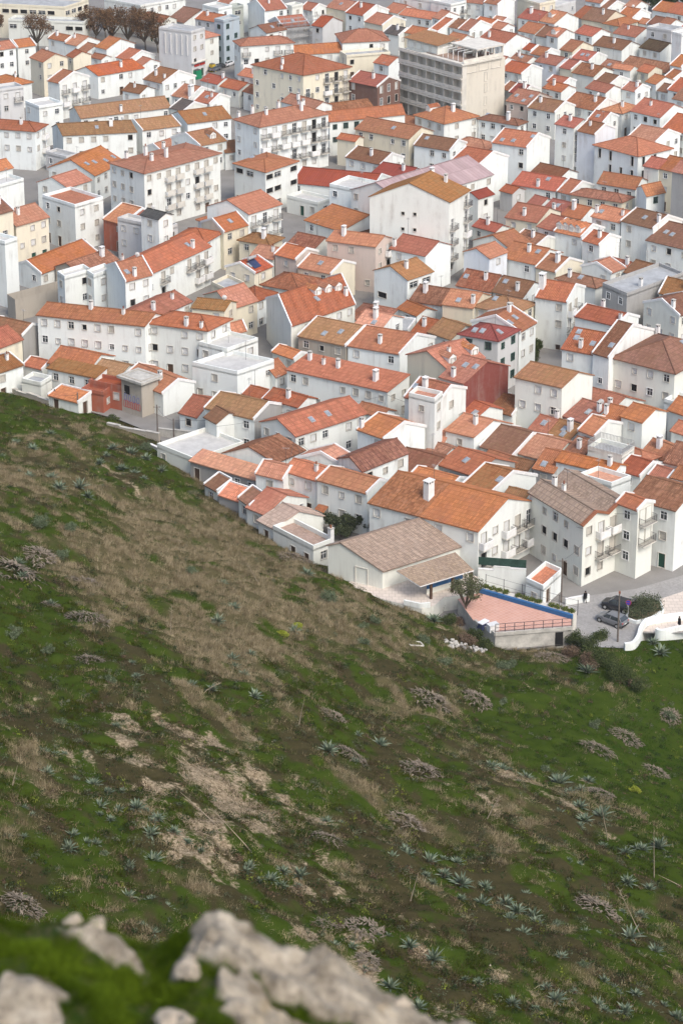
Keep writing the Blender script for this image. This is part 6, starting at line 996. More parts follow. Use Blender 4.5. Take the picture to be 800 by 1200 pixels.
def roof_parts(H, root, rnd):
    ty, a, w, h, rz = H['ty'], H['a'], H['w'], H['h'], H['rz']; sk = R(H['sk']); ex = H['ex']
    U = (-math.sin(sk), math.cos(sk)); P = lambda s, t, z: (s+t*U[0], t*U[1], z)
    rm = 'roof_'+H['roof']; mb = MB(); cops = []; cop = MB(); T = .14
    cp = rnd.random() < .38 or 'cop' in ex
    og = .02 if cp else .18; o = .28
    def slope(s0, t0, s1, t1, s2, t2, s3, t3, zz, axis):
        nonlocal rm
        # quad with thickness; axis 's' = fall line along s
        c = [(s0, t0), (s1, t1), (s2, t2), (s3, t3)]
        up = [P(s, t, z) for (s, t), z in zip(c, zz)]; dn = [P(s, t, z-T) for (s, t), z in zip(c, zz)]
        uv = [((t, math.hypot(s, z)) if axis == 's' else (s, math.hypot(t, z))) for (s, t), z in zip(c, zz)]
        n = (Vector(up[1])-Vector(up[0])).cross(Vector(up[2])-Vector(up[0]))
        if n.z < 0: up.reverse(); dn.reverse(); uv.reverse()
        if H['y'] < 335 and H['roof'] not in 'gwcu':
            # up[0],up[1] .. order: find the two edges that run along the fall line
            k = 1 if axis == 's' else 0   # edge 1-2 runs along the ridge when the fall line is 's'
            A, B_, C_, D_ = (up[0], up[3], up[2], up[1]) if axis == 's' else (up[0], up[1], up[2], up[3])
            ua, ub, uc, ud = (uv[0], uv[3], uv[2], uv[1]) if axis == 's' else (uv[0], uv[1], uv[2], uv[3])
            A, B_, C_, D_ = map(Vector, (A, B_, C_, D_)); ln = (B_-A).length; nc = max(2, int(ln/.29)); ns = nc*4; pv = None
            nz = (B_-A).cross(D_-A).normalized(); nz = nz if nz.z > 0 else -nz
            for i in range(ns+1):
                f = i/ns; g = .055*abs(math.sin(math.pi*f*nc))**.7; p = A.lerp(B_, f)+nz*g; q = D_.lerp(C_, f)+nz*g; u1 = (ua[0]+(ub[0]-ua[0])*f, ua[1]); u2 = (ud[0]+(uc[0]-ud[0])*f, ud[1])
                if pv:
                    fc = [pv[0], p, q, pv[1]]; fu = [pv[2], u1, u2, pv[3]]
                    if (Vector(fc[1])-Vector(fc[0])).cross(Vector(fc[3])-Vector(fc[0])).z < 0: fc.reverse(); fu.reverse()
                    mb.face(fc, rm, fu)
                pv = (p, q, u1, u2)
        else: mb.face(up, rm, uv)
        mb.face(list(reversed(dn)), 'concrete')
        for i in range(len(up)):
            j = (i+1) % len(up); mb.face([dn[i], dn[j], up[j], up[i]], rm, [(0, 0), (.2, 0), (.2, .1), (0, .1)])
    def ridge(p, q, r=.13): mb.tube((p[0], p[1], p[2]+.0), (q[0], q[1], q[2]+.0), r, r, rm, 6)
    def coping(p, q, wd=.22):
        p = Vector(p); q = Vector(q); d = (q-p); dh = Vector((d.x, d.y, 0)).normalized(); nrm = Vector((-dh.y, dh.x, 0))*wd/2
        up = Vector((0, 0, .2)); dn = Vector((0, 0, -.25))
        A = [p-nrm, q-nrm, q+nrm, p+nrm]
        cop.face([x+up for x in A], 'coping'); cop.face([x+dn for x in reversed(A)], 'coping')
        for i in range(4): j = (i+1) % 4; cop.face([A[i]+dn, A[j]+dn, A[j]+up, A[i]+up], 'coping')
    if ty in ('b', 'm'):
        spans = [(0, w)] if ty == 'b' else [(0, w/2), (w/2, w)]
        for k, (s0, s1) in enumerate(spans):
            sm = (s0+s1)/2; e = o*rz/(sm-s0); ol = o if k == 0 else 0; orr = o if s1 == w else 0
            el, er = (e if ol else 0), (e if orr else 0)
            if 'split' in ex:
                slope(s0-ol, -og, sm, -og, sm, a*.52, s0-ol, a*.52, [h-el, h+rz, h+rz, h-el], 's'); rm = 'roof_R'; slope(s0-ol, a*.52, sm, a*.52, sm, a+og, s0-ol, a+og, [h-el, h+rz, h+rz, h-el], 's'); rm = 'roof_'+H['roof']
            else: slope(s0-ol, -og, sm, -og, sm, a+og, s0-ol, a+og, [h-el, h+rz, h+rz, h-el], 's')
            slope(sm, -og, s1+orr, -og, s1+orr, a+og, sm, a+og, [h+rz, h-er, h-er, h+rz], 's')
            ridge(P(sm, -og, h+rz), P(sm, a+og, h+rz))
            if cp and ty == 'b':
                for t in (.0, a):
                    cops.append(cop); cop = MB(); coping(P(s0-.25, t, h-.2*rz/(sm-s0)), P(sm, t, h+rz)); coping(P(sm, t, h+rz), P(s1+.25, t, h-.2*rz/(sm-s0)))
            if ty == 'm':
                for p, q in ((P(s0-ol, -.12, h-el), P(sm, -.12, h+rz)), (P(sm, -.12, h+rz), P(s1+orr, -.12, h-er))):
                    p = Vector(p); q = Vector(q); n_ = 11
                    for i in range(n_): mb.tube(p.lerp(q, i/n_)+Vector((0, -.2, .05)), p.lerp(q, i/n_)+Vector((0, .3, .07)), .17, .13, 'roof_o', 6)
    elif ty == 'a':
        tm = a/2; e = o*rz/tm
        slope(-og, -o, w+og, -o, w+og, tm, -og, tm, [h-e, h-e, h+rz, h+rz], 't'); (slope(-og, tm, w+og, tm, w+og, a*.68, -og, a*.68, [h+rz, h+rz, h+rz*.64, h+rz*.64], 't') if 'asym' in ex else slope(-og, tm, w+og, tm, w+og, a+o, -og, a+o, [h+rz, h+rz, h-e, h-e], 't'))
        ridge(P(-og, tm, h+rz), P(w+og, tm, h+rz))
        if cp:
            for s in ((0, w) if 'asym' not in ex else ()):
                cops.append(cop); cop = MB(); coping(P(s, -.25, h-.2*rz/tm), P(s, tm, h+rz)); coping(P(s, tm, h+rz), P(s, a+.25, h-.2*rz/tm))
    elif ty == 's':
        e = o*rz/w; slope(-o, -og, w, -og, w, a+og, -o, a+og, [h-e, h+rz, h+rz, h-e], 's')
        if cp:
            coping(P(w, a, h+rz), P(-.2, a, h)); coping(P(w, 0, h+rz), P(w, a, h+rz)); coping(P(-.2, 0, h), P(w, 0, h+rz))
    elif ty == 'h':
        o = .35
        if a >= w:
            d = w/2; e = o*rz/d; A, B_ = (d, d), (d, a-d)
        else:
            d = a/2; e = o*rz/d; A, B_ = (d, d), (w-d, d)
        c = [(-o, -o), (w+o, -o), (w+o, a+o), (-o, a+o)]
        if a >= w: polys = [((c[0], c[1], A), 't'), ((c[1], c[2], B_, A), 's'), ((c[2], c[3], B_), 't'), ((c[3], c[0], A, B_), 's')]
        else: polys = [((c[0], c[1], B_, A), 't'), ((c[1], c[2], B_), 's'), ((c[2], c[3], A, B_), 't'), ((c[3], c[0], A), 's')]
        for pl, ax in polys:
            pts = []; uv = []
            for q in pl:
                z = h+rz if (q is A or q is B_) else h-e
                pts.append(P(q[0], q[1], z)); uv.append((q[1], math.hypot(q[0], z)) if ax == 's' else (q[0], math.hypot(q[1], z)))
            n = (Vector(pts[1])-Vector(pts[0])).cross(Vector(pts[2])-Vector(pts[0]))
            if n.z < 0: pts.reverse(); uv.reverse()
            mb.face(pts, rm, uv)
            i = 0
            lo = [p for p in pts if abs(p[2]-(h-e)) < 1e-6]
            mb.face([(lo[0][0], lo[0][1], lo[0][2]-T), (lo[1][0], lo[1][1], lo[1][2]-T), lo[1], lo[0]], rm, [(0, 0), (1, 0), (1, .1), (0, .1)])
        mb.face([P(q[0], q[1], h-e-T) for q in reversed(c)], 'concrete')
        for q in c:
            t = A if math.hypot(q[0]-A[0], q[1]-A[1]) < math.hypot(q[0]-B_[0], q[1]-B_[1]) else B_
            ridge(P(q[0], q[1], h-e), P(t[0], t[1], h+rz), .12)
        if A != B_: ridge(P(*A, h+rz), P(*B_, h+rz))
    else:
        i = .22
        mb.face([P(i, i, h-.05), P(w-i, i, h-.05), P(w-i, a-i, h-.05), P(i, a-i, h-.05)], rm if H['roof'] in 'gw' else rm, [(i, i), (w-i, i), (w-i, a-i), (i, a-i)])
        ph = .55
        for s0, s1, t0, t1 in ((0, w, 0, i), (0, w, a-i, a), (0, i, i, a-i), (w-i, w, i, a-i)):
            c = [P(s0, t0, 0)[:2], P(s1, t0, 0)[:2], P(s1, t1, 0)[:2], P(s0, t1, 0)[:2]]; cop.prism(c, h-.3, h+ph, 'plaster_'+H['wall'])
            if H['wall'] != 'g': pass
    ro = mb.build('roof', root)
    for c_ in cops+[cop]: c_.build('parapet' if ty == 'f' else 'coping', root)
    return ro or root
def roof_z(H, s, t):
    ty, a, w, h, rz = H['ty'], H['a'], H['w'], H['h'], H['rz']
    if ty == 'b': return h+rz*(1-abs(s-w/2)/(w/2))
    if ty == 'm': q = s % (w/2); return h+rz*(1-abs(q-w/4)/(w/4))
    if ty == 'a': return h+rz*(1-abs(t-a/2)/(a/2))
    if ty == 's': return h+rz*s/w
    if ty == 'h': d = min(a, w)/2; return h+rz*min(1, min(s, w-s, t, a-t)/d)
    return h
def add_chimney(H, ro, s, t, var, rot=0):
    sk = R(H['sk']); z = roof_z(H, s, t); link('chimney', chimney_mesh(var), ro, (s-t*math.sin(sk), t*math.cos(sk), z-.1), rot)
def gable_dir(H, s, t):
    ty = H['ty']; sl = H['rz']/(H['w']/2 if ty == 'b' else H['w']/4 if ty == 'm' else H['a']/2 if ty == 'a' else H['w'] if ty == 's' else min(H['a'], H['w'])/2)
    an = math.atan(sl)
    if ty in ('b', 's', 'm') or (ty == 'h' and s < t): return (0, -an, 0)
    return (an, 0, 0)
def house(H, idx):
    rnd = random.Random(idx*77+3); ex = H['ex']; ty, a, w, h, rz = H['ty'], H['a'], H['w'], H['h'], H['rz']
    root = empty('house' if H['cat'] in ('house', 'terrace') else H['cat'].replace(' ', '_'), (H['x'], H['y'], 0), R(H['th']), H['label'], H['cat'], H['group'])
    sk = R(H['sk']); U = (-math.sin(sk), math.cos(sk)); P = lambda s, t, z: (s+t*U[0], t*U[1], z)
    near = H['y'] < 345; wm = 'plaster_'+H['wall']; wr = 'plaster_g' if 'wg=g' in ex else 'plaster_D' if 'wg=D' in ex else wm
    z0 = -4.0 if H['y'] < 330 else -1.0
    wins = []  # (face, x, z, w, h, kind)
    nfl = max(1, int(round((h-.3)/2.9)))
    rows = nfl if (near or nfl >= 3) else min(2, nfl)
    if H['y'] > 430: rows = min(rows, 4 if nfl >= 4 else 2)
    hk = rnd.choice(['shut', 'shut', 'shutb', 'shut', 'white', 'white', 'stone', 'shutb'])
    if 'gw' in ex: hk = 'green'
    def kind():
        if 'gw' in ex: return 'green'
        return hk if rnd.random() < .6 else rnd.choice(['shut', 'white', 'dark', 'stone', 'shutb', 'shut'])
    special = 'custom' in H
    blankR = ('wg=g' in ex or 'wg=D' in ex or 'bR' in ex or (ty == 'b' and rnd.random() < .45)) and 'bal' not in ex
    blankL = (ty == 'a' and rnd.random() < .5) or 'bL' in ex
    if not special and 'ruin' not in ex:
        for face, ln, blank in (('L', a, blankL), ('R', w, blankR)):
            if blank: continue
            if 'tiny' in ex and face == 'L': continue
            n = max(1, int((ln-.7)/(2.1 if near else 2.3)))
            if ln < 2.2: continue
            pitch = ln/n
            colk = [rnd.random() < .8 for _ in range(n)]
            balc = [('bal' in ex and face == 'R' and rnd.random() < .6) for _ in range(n)]
            if 'bal' in ex and face == 'R' and not any(balc): balc[n//2] = True
            for r_ in range(rows):
                zs = h-2.9*(r_+1)+1.0
                if zs < .1: break
                for i in range(n):
                    if not colk[i] and not balc[i]: continue
                    if rnd.random() < .12: continue
                    ww, hh = (1.0, 1.15) if near or rnd.random() < .7 else (.9, 1.0)
                    x = pitch*(i+.5); z = zs
                    if 'wide' in ex: ww, hh = min(2.0, pitch*.8), 1.05
                    if 'arch' in ex: ww, hh = .9, 1.7
                    if 'tall' in ex: ww, hh, z = .7, 2.0, zs-.7
                    k = kind()
                    if 'wide' in ex: k = rnd.choice(['dark', 'dark', 'stone'])
                    if 'tall' in ex: k = 'dark'
                    if balc[i] and zs > 1.5: hh = 2.05; z = zs-.95; ww = 1.1
                    elif zs < 1.5 and rnd.random() < .4 and nfl-1 == r_: hh = 2.05; z = .1; k = rnd.choice(['door', 'gdoor', 'door'])
                    if near and ww == 1.0 and rnd.random() < .2: ww, hh = .8, .9
                    wins.append([face, x, z, ww, hh, k, balc[i] and zs > 1.5])
        if 'tiny' in ex:
            for r_ in range(3):
                for x in (a*.42, a*.57): wins.append(['L', a-x, h-3.2-r_*3.0, .6, .6, 'dark', False])
    for c in H.get('cw', []): wins.append(list(c)+[False] if len(c) == 6 else list(c))
    mb = MB()
    holes = {'L': [], 'R': []}
    for q in wins: holes[q[0]].append((q[1]-q[3]/2-.0, q[1]+q[3]/2, q[2], q[2]+q[4]))
    if 'ruin' in ex: h = h
    # R face: s from 0..w at t=0 (outward -y).  L face: t from a..0 at s=0 (outward -x)
    wall_face(mb, (0, 0), (1, 0), w, z0, h, (0, 1), holes['R'], wr)
    ae = a*.66 if 'asym' in ex else a; he = h+rz*.66 if 'asym' in ex else h
    wall_face(mb, (0, 0), U, ae, z0, h, (1, 0), holes['L'], wm)
    mb.face([P(w, 0, z0), P(w, ae, z0), P(w, ae, h), P(w, 0, h)], wm); mb.face([P(w, ae, z0), P(0, ae, z0), P(0, ae, he), P(w, ae, he)], wm)
    if ty == 'b':
        mb.face([P(0, 0, h), P(w, 0, h), P(w/2, 0, h+rz-.02)], wr); mb.face([P(w, a, h), P(0, a, h), P(w/2, a, h+rz-.02)], wm)
    elif ty == 'm':
        for s0 in (0, w/2): mb.face([P(s0, 0, h), P(s0+w/2, 0, h), P(s0+w/4, 0, h+rz-.02)], wr); mb.face([P(s0+w/2, a, h), P(s0, a, h), P(s0+w/4, a, h+rz-.02)], wm)
    elif ty == 'a':
        for s in (0, w): mb.face([P(s, ae, h), P(s, 0, h), P(s, a/2, h+rz-.02)]+([P(s, ae, he-.02)] if ae < a else []), wm)
    elif ty == 's':
        mb.face([P(0, 0, h), P(w, 0, h), P(w, 0, h+rz-.02)], wr); mb.face([P(w, a, h), P(0, a, h), P(w, a, h+rz-.02)], wm)
        mb.face([P(w, 0, h), P(w, a, h), P(w, a, h+rz-.02), P(w, 0, h+rz-.02)], wm)
    wo = mb.build('wall', root)
    angL = -math.pi/2+sk
    for face, x, z, ww, hh, k, bl in wins:
        if face == 'R': loc = (x, 0, z); rot = 0
        else: loc = (U[0]*x, U[1]*x, z); rot = angL
        put_window(root, k, ww, hh, loc, rot, near and H['y'] < 300)
        if bl: balcony(root, 2.0, .9, (loc[0], loc[1]-.0, z), rot, 'cream' if 'low' in ex else 'iron' if rnd.random() < .7 else 'solid')
    if 'wbal' in ex:
        for zz in (h-2.4, h-5.2):
            for x in (w*.32, w*.68): put_window(root, 'shutb', 1.3, 2.1, (x, 0, zz), 0, True)
            balcony(root, max(2.6, w*.8), .9, (w/2, 0, zz), 0)
    ro = roof_parts(H, root, rnd) if 'ruin' not in ex else root
    if ty != 'f' and 'ruin' not in ex:
        for k, (s, t) in enumerate(H['C']): add_chimney(H, ro, s, t, H['cv'][k])
        if not H['C'] and ty in ('a', 'b', 'h') and rnd.random() < .28 and min(a, w) > 3.5:
            s, t = (w*.3, a*rnd.uniform(.2, .8)) if ty == 'b' else (w*rnd.uniform(.2, .8), a*.3); add_chimney(H, ro, s, t, rnd.choice([0, 2, 2, 0, 1]))
        if not H['S'] and ty in ('a', 'b') and rnd.random() < .15 and min(a, w) > 4: H['S'] = [(w*.25, a*.5)] if ty == 'b' else [(w*.5, a*.25)]
        for s, t in H['S']:
            fm, gm = skylight_mesh(); z = roof_z(H, s, t); rr = gable_dir(H, s, t)
            f = link('skylight', fm, ro, (s+t*U[0], t*U[1], z+.02)); f.rotation_euler = rr
            g = link('pane', gm, f)
            if rr[1]: f.scale = (1.4, .72, 1)
        for s, t in H['D']: dormer(H, root, s, t, ro)
    else:
        for k, (s, t) in enumerate(H['C']): add_chimney(H, ro, s, t, H['cv'][k])
    if 'rail' in ex:
        q = MB(); cs = [P(0, 0, h+.3), P(w, 0, h+.3), P(w, a, h+.3), P(0, a, h+.3)]
        for i in range(4):
            A_, B_ = Vector(cs[i]), Vector(cs[(i+1) % 4]); n = max(2, int((B_-A_).length/.22)); up = Vector((0, 0, 1.1))
            q.tube(A_+up, B_+up, .035, .035, 'grey_metal', 4)
            for j in range(n): p = A_.lerp(B_, j/n); q.box((p.x, p.y, p.z+.5), (.05, .05, 1.1), 'grey_metal')
        q.build('railing', root)
    if 'ruin' in ex:
        q = MB(); q.box((w*.4, a*.4, h*.35), (w*.5, a*.5, .8), 'rubble_mat'); q.build('rubble_heap', root)
    return root, ro, P
def dormer(H, root, s, t, ro):
    ty = H['ty']; z = roof_z(H, s, t); sk = R(H['sk']); U = (-math.sin(sk), math.cos(sk)); x, y = s+t*U[0], t*U[1]
    rot = -math.pi/2 if ty in ('b', 'h') else 0
    mb = MB(); w2, dp, hh = .75, 1.8, 1.0
    mb.box((0, dp/2, hh/2-.4), (w2*2, dp, hh+.8), 'coping'); mb.face([(-w2, 0, hh), (w2, 0, hh), (0, 0, hh+.55)], 'coping')
    d = link('dormer', mb.mesh('dormer'), ro, (x, y, z-.1), rot)
    q = MB()
    for sg in (-1, 1):
        pts = [(0, -.12, hh+.62), (sg*(w2+.15), -.12, hh-.02), (sg*(w2+.15), dp+.9, hh-.02), (0, dp+.9, hh+.62)]
        if sg > 0: pts.reverse()
        q.face(pts, 'roof_'+H['roof'], [(0, 0), (.9, 0), (.9, 2), (0, 2)])
    q.build('dormer_roof', d)
    link('window', win_mesh('shut', .8, .75), d, (0, -.1, .15))
HS = []
for q in HOUSE_ROWS:
    H = dict(zip(('id', 'x', 'y', 'th', 'sk', 'a', 'w', 'h', 'rz', 'ty', 'wall', 'roof', 'ex', 'C', 'S', 'D', 'cv', 'label', 'cat'), q))
    H['ex'] = H['ex'].split(';') if H['ex'] else []; H['group'] = 'houses of the town' if H['cat'] == 'house' else None
    for e in H['ex']:
        if e.startswith('custom='): H['custom'] = e[7:]
    HS.append(H)
ROOTS = {}
for i, H in enumerate(HS):
    if H.get('custom') in ('hotel',): continue
    r_, ro_, P_ = house(H, i); ROOTS[H['id']] = (r_, ro_, P_, H)

def flat(name, pts, z, mat, kind='structure'):
    mb = MB(); mb.face([(p[0], p[1], z) for p in pts], mat); o = mb.build(name)
    if o.data.polygons[0].normal.z < 0: o.data.flip_normals()
    return tag(o, kind=kind)
flat('road', PT['road'], .012, 'cobble'); flat('plaza', PT['plaza'], .024, 'plaza_tile')
# ------------------------------------------------------------------ the pink court with its retaining wall
def ccw(p):
    A = sum(p[i][0]*p[(i+1) % len(p)][1]-p[(i+1) % len(p)][0]*p[i][1] for i in range(len(p)))
    return p if A > 0 else list(reversed(p))
yard = ccw(PT['yard']); court = ccw(PT['court'])
root = empty('court', (court[0][0], court[0][1], 0), 0, 'pink tiled court above a concrete retaining wall at the foot of the slope', 'court')
off = lambda p: (p[0]-court[0][0], p[1]-court[0][1])
mb = MB(); mb.prism([off(p) for p in court], -3.0, 1.96, 'concrete'); mb.build('retaining_wall', root)
mb = MB(); mb.face([(*off(p), 1.99) for p in court], 'court_tile'); mb.build('floor', root)
def low_wall(pts, z0, z1, th, mat, name, parent=None, closed=False, o_=(0, 0)):
    mb = MB(); n = len(pts)
    for i in range(n if closed else n-1):
        p = Vector(pts[i][:2])-Vector(o_); q = Vector(pts[(i+1) % n][:2])-Vector(o_); d = (q-p); ln = d.length; c = (p+q)/2
        mb.box((c.x, c.y, (z0+z1)/2), (ln+th*.0, th, z1-z0), mat, math.atan2(d.y, d.x))
        mb.box((q.x, q.y, (z0+z1)/2), (th*.98, th*.98, z1-z0-.004), mat, math.atan2(d.y, d.x)+.4)
    return mb.build(name, parent)
P0, P1, P2, P3, P4, P5 = [Vector(p[:2]) for p in PT['court']]
o_ = tuple(court[0][:2])
low_wall([P5, P0, P1], 1.9, 2.35, .28, 'concrete', 'kerb_wall', root, o_=o_)
low_wall([P2, P3], 1.9, 2.55, .4, 'blue_paint', 'blue_bench_wall', root, o_=o_)
# dark doorway in the retaining wall
d = (P1-P0).normalized(); c = P0+(P1-P0)*.84; nn = Vector((d.y, -d.x)); nn = nn if nn.y < 0 else -nn
mb = MB(); q = c+nn*.02-Vector(o_); mb.box((q.x, q.y, .75), (1.0, .06, 1.9), 'dark', math.atan2(d.y, d.x)); mb.build('doorway', root)
# railing along the front
rl = empty('railing', (P0.x, P0.y, 2.35), math.atan2(d.y, d.x), 'thin dark iron railing along the front edge of the pink court', 'railing')
mb = MB(); L0 = (P1-P0).length
for hh in (.15, .6, 1.1): mb.tube((0, 0, hh), (L0, 0, hh), .035, .035, 'iron', 5)
mb.build('rail', rl)
for i in range(9): q = MB(); q.box((L0*i/8, 0, .55), (.07, .07, 1.12), 'iron'); q.build('post', rl)
# mesh fence posts behind the court, and the planter hedge
dd = (P3-P2); ang = math.atan2(dd.y, dd.x); up = Vector((-dd.y, dd.x)).normalized(); up = up if up.y > 0 else -up
fe = empty('wire_fence', (P2.x+up.x*1.5, P2.y+up.y*1.5, 2.0), ang, 'tall thin wire fence behind the hedge along the blue wall', 'fence'); L1 = dd.length
mb = MB(); [mb.tube((0, 0, z), (L1, 0, z), .02, .02, 'iron', 4) for z in (.9, 1.8)]; mb.build('wire', fe)
for i in range(6): q = MB(); q.tube((L1*i/5, 0, -.2), (L1*i/5, 0, 1.9), .045, .045, 'iron', 6); q.build('post', fe)
pl = low_wall([P2+up*.75, P3+up*.75], -.5, 2.45, .95, 'slab', 'planter'); tag(pl, 'long low masonry planter behind the blue wall of the court', 'planter')

def leafcloud(name, centers, radii, n, size, c0, c1, parent=None, seed=0, loc=(0, 0, 0), flatz=1.0, clump=.45):
    r = np.random.default_rng(seed); centers = np.array(centers, float); radii = np.array(radii, float)
    w = radii.prod(1); k = r.choice(len(centers), n, p=w/w.sum()); ncl = max(6, n//40)
    dirs = r.normal(size=(n, 3)); dirs /= np.linalg.norm(dirs, axis=1)[:, None]
    clk = r.normal(size=(len(centers), ncl, 3)); clk /= np.linalg.norm(clk, axis=2)[..., None]
    cl = clk[k, r.integers(0, ncl, n)]; dd_ = cl*(1-clump*.4)*r.uniform(.55, 1, (n, 1))+dirs*clump*r.uniform(.2, .9, (n, 1))
    P = centers[k]+dd_*radii[k]
    a = r.normal(size=(n, 3)); a /= np.linalg.norm(a, axis=1)[:, None]; b = np.cross(a, r.normal(size=(n, 3))); b /= np.linalg.norm(b, axis=1)[:, None]
    s = (size*r.uniform(.6, 1.4, n))[:, None]
    V = np.stack([P-a*s, P+b*s*.5, P+a*s, P-b*s*.5], 1).reshape(-1, 3)
    me = bpy.data.meshes.new(name); me.vertices.add(n*4); me.vertices.foreach_set('co', V.ravel()); me.loops.add(n*4); me.loops.foreach_set('vertex_index', np.arange(n*4))
    me.polygons.add(n); me.polygons.foreach_set('loop_start', np.arange(n)*4); me.polygons.foreach_set('loop_total', np.full(n, 4))
    t = r.random(n)[:, None]; cc = np.array(c0)[None]*(1-t)+np.array(c1)[None]*t
    ca = me.color_attributes.new('tint', 'FLOAT_COLOR', 'POINT'); ca.data.foreach_set('color', np.repeat(np.concatenate([cc, np.ones((n, 1))], 1), 4, 0).ravel())
    me.update(); me.materials.append(MATS['blade']); return link(name, me, parent, loc)
pts = []; rad = []
for i in range(14):
    if i in (4, 9): continue
    q = (P2+up*.75).lerp(P3+up*.75, (i+.5)/14); pts.append((q.x, q.y, 2.65)); rad.append((.55, .45, .35))
h_ = leafcloud('hedge', pts, rad, 3500, .09, (.05, .09, .02), (.16, .17, .04), seed=3); tag(h_, 'low yellow green hedge plants in the long planter', 'hedge', kind='stuff')
# yard platform with its white wall
yr = empty('yard_terrace', (yard[0][0], yard[0][1], 0), 0, 'raised pale terrace with white walls around the bungalow', 'terrace')
oy = (yard[0][0], yard[0][1]); mb = MB(); mb.prism([(p[0]-oy[0], p[1]-oy[1]) for p in yard], -3, 1.93, 'plaster_W'); mb.build('base', yr)
mb = MB(); mb.face([(p[0]-oy[0], p[1]-oy[1], 1.97) for p in yard], 'plaza_tile'); mb.build('floor', yr)
Y_ = [Vector(p[:2]) for p in PT['yard']]
low_wall([Y_[1].lerp(Y_[2], .55), Y_[2]+Vector((-.2, .2)), Y_[2].lerp(Y_[3], .6)], 1.9, 2.6, .25, 'plaster_w', 'garden_wall', yr, o_=oy)
# porch of the bungalow
rt, ro, PF, HB = ROOTS['A2']; M = Matrix.Rotation(-R(HB['th']), 4, 'Z') @ Matrix.Translation(-Vector((HB['x'], HB['y'], 0)))
e0, e1, t0, t1 = [M @ Vector(PT['porch'][k]) for k in ('e0', 'e1', 't0', 't1')]
mb = MB(); ln = (e1-e0).length; dp = (t0-e0).length
mb.face([e0, e1, t1, t0], 'roof_m', [(0, 0), (ln, 0), (ln, dp), (0, dp)]); mb.face([q-Vector((0, 0, .16)) for q in (t0, t1, e1, e0)], 'plaster_W')
for p, q in ((e0, e1), (e1, t1), (t1, t0), (t0, e0)): mb.face([p-Vector((0, 0, .16)), q-Vector((0, 0, .16)), q, p], 'coping')
pr = mb.build('porch_roof', rt)
for f in (.22, .62, .97):
    q = e0.lerp(e1, f); b_ = MB(); b_.box((q.x+.1, q.y+.35, 3.05), (.28, .28, 2.4), 'brown_door'); b_.build('porch_post', rt)
q0 = e0.lerp(e1, .3); q1 = e0.lerp(e1, .98); iv = (t0-e0); iv.z = 0; iv = iv.normalized()*1.6; p = q0+iv; q = q1+iv
mb = MB(); mb.face([(p.x, p.y, 1.9), (q.x, q.y, 1.9), (q.x, q.y, 2.7), (p.x, p.y, 2.7)], 'plaster_W'); mb.face([(p.x, p.y, 2.7), (q.x, q.y, 2.7), (q.x, q.y, 4.3), (p.x, p.y, 4.3)], 'blue_paint'); mb.build('blue_panel', rt)
sA = R(HB['sk']); dw = put_window(rt, 'door', 1.7, 2.2, (-math.sin(sA)*3.0-.04, math.cos(sA)*3.0, 2.0), -math.pi/2+sA, True)

# ------------------------------------------------------------------ free-standing walls
wl = ['pale stone wall with shallow coping below the low houses', 'rough stone garden wall along the crest of the grassy slope', 'broken stone wall below the graffiti tower', 'thin stone wall behind the low yard by the slope crest', 'grey plastered wall below the ochre parapet terrace', 'tall white yard wall below the big gabled house', 'short white wall at the edge of the road']
wm_ = ['concrete', 'plaster_s', 'plaster_s', 'plaster_s', 'plaster_G', 'plaster_w', 'plaster_w']
for k, q in enumerate(PT['walls']):
    a_, b_ = Vector(q[0:2]), Vector(q[3:5]); th, zt = q[6], q[7]; d = b_-a_
    mb = MB(); n = max(1, int(d.length/2))
    for i in range(n):
        z1 = zt*(1+.1*math.sin(i*2.1+k)); c = a_+d*((i+.5)/n)-a_; mb.box((c.x, c.y, z1/2-1), (d.length/n, th, z1+2), wm_[k], math.atan2(d.y, d.x)); mb.box((c.x, c.y, z1+.05), (d.length/n-.01, th+.1, .1), 'coping' if k > 3 else 'concrete', math.atan2(d.y, d.x))
    o = mb.build('garden_wall', None, (a_.x, a_.y, 0)); tag(o, wl[k], 'wall')
a_ = Vector(PT['walls'][5][0:2]); b_ = Vector(PT['walls'][5][3:5]); d = b_-a_
mb = MB(); mb.box((d.x/2, d.y/2, .55), (d.length, .06, 1.1), 'green_screen', math.atan2(d.y, d.x)); o = mb.build('green_screen', None, (a_.x, a_.y, 3.5)); tag(o, 'dark green netting screen on top of the white yard wall', 'screen')
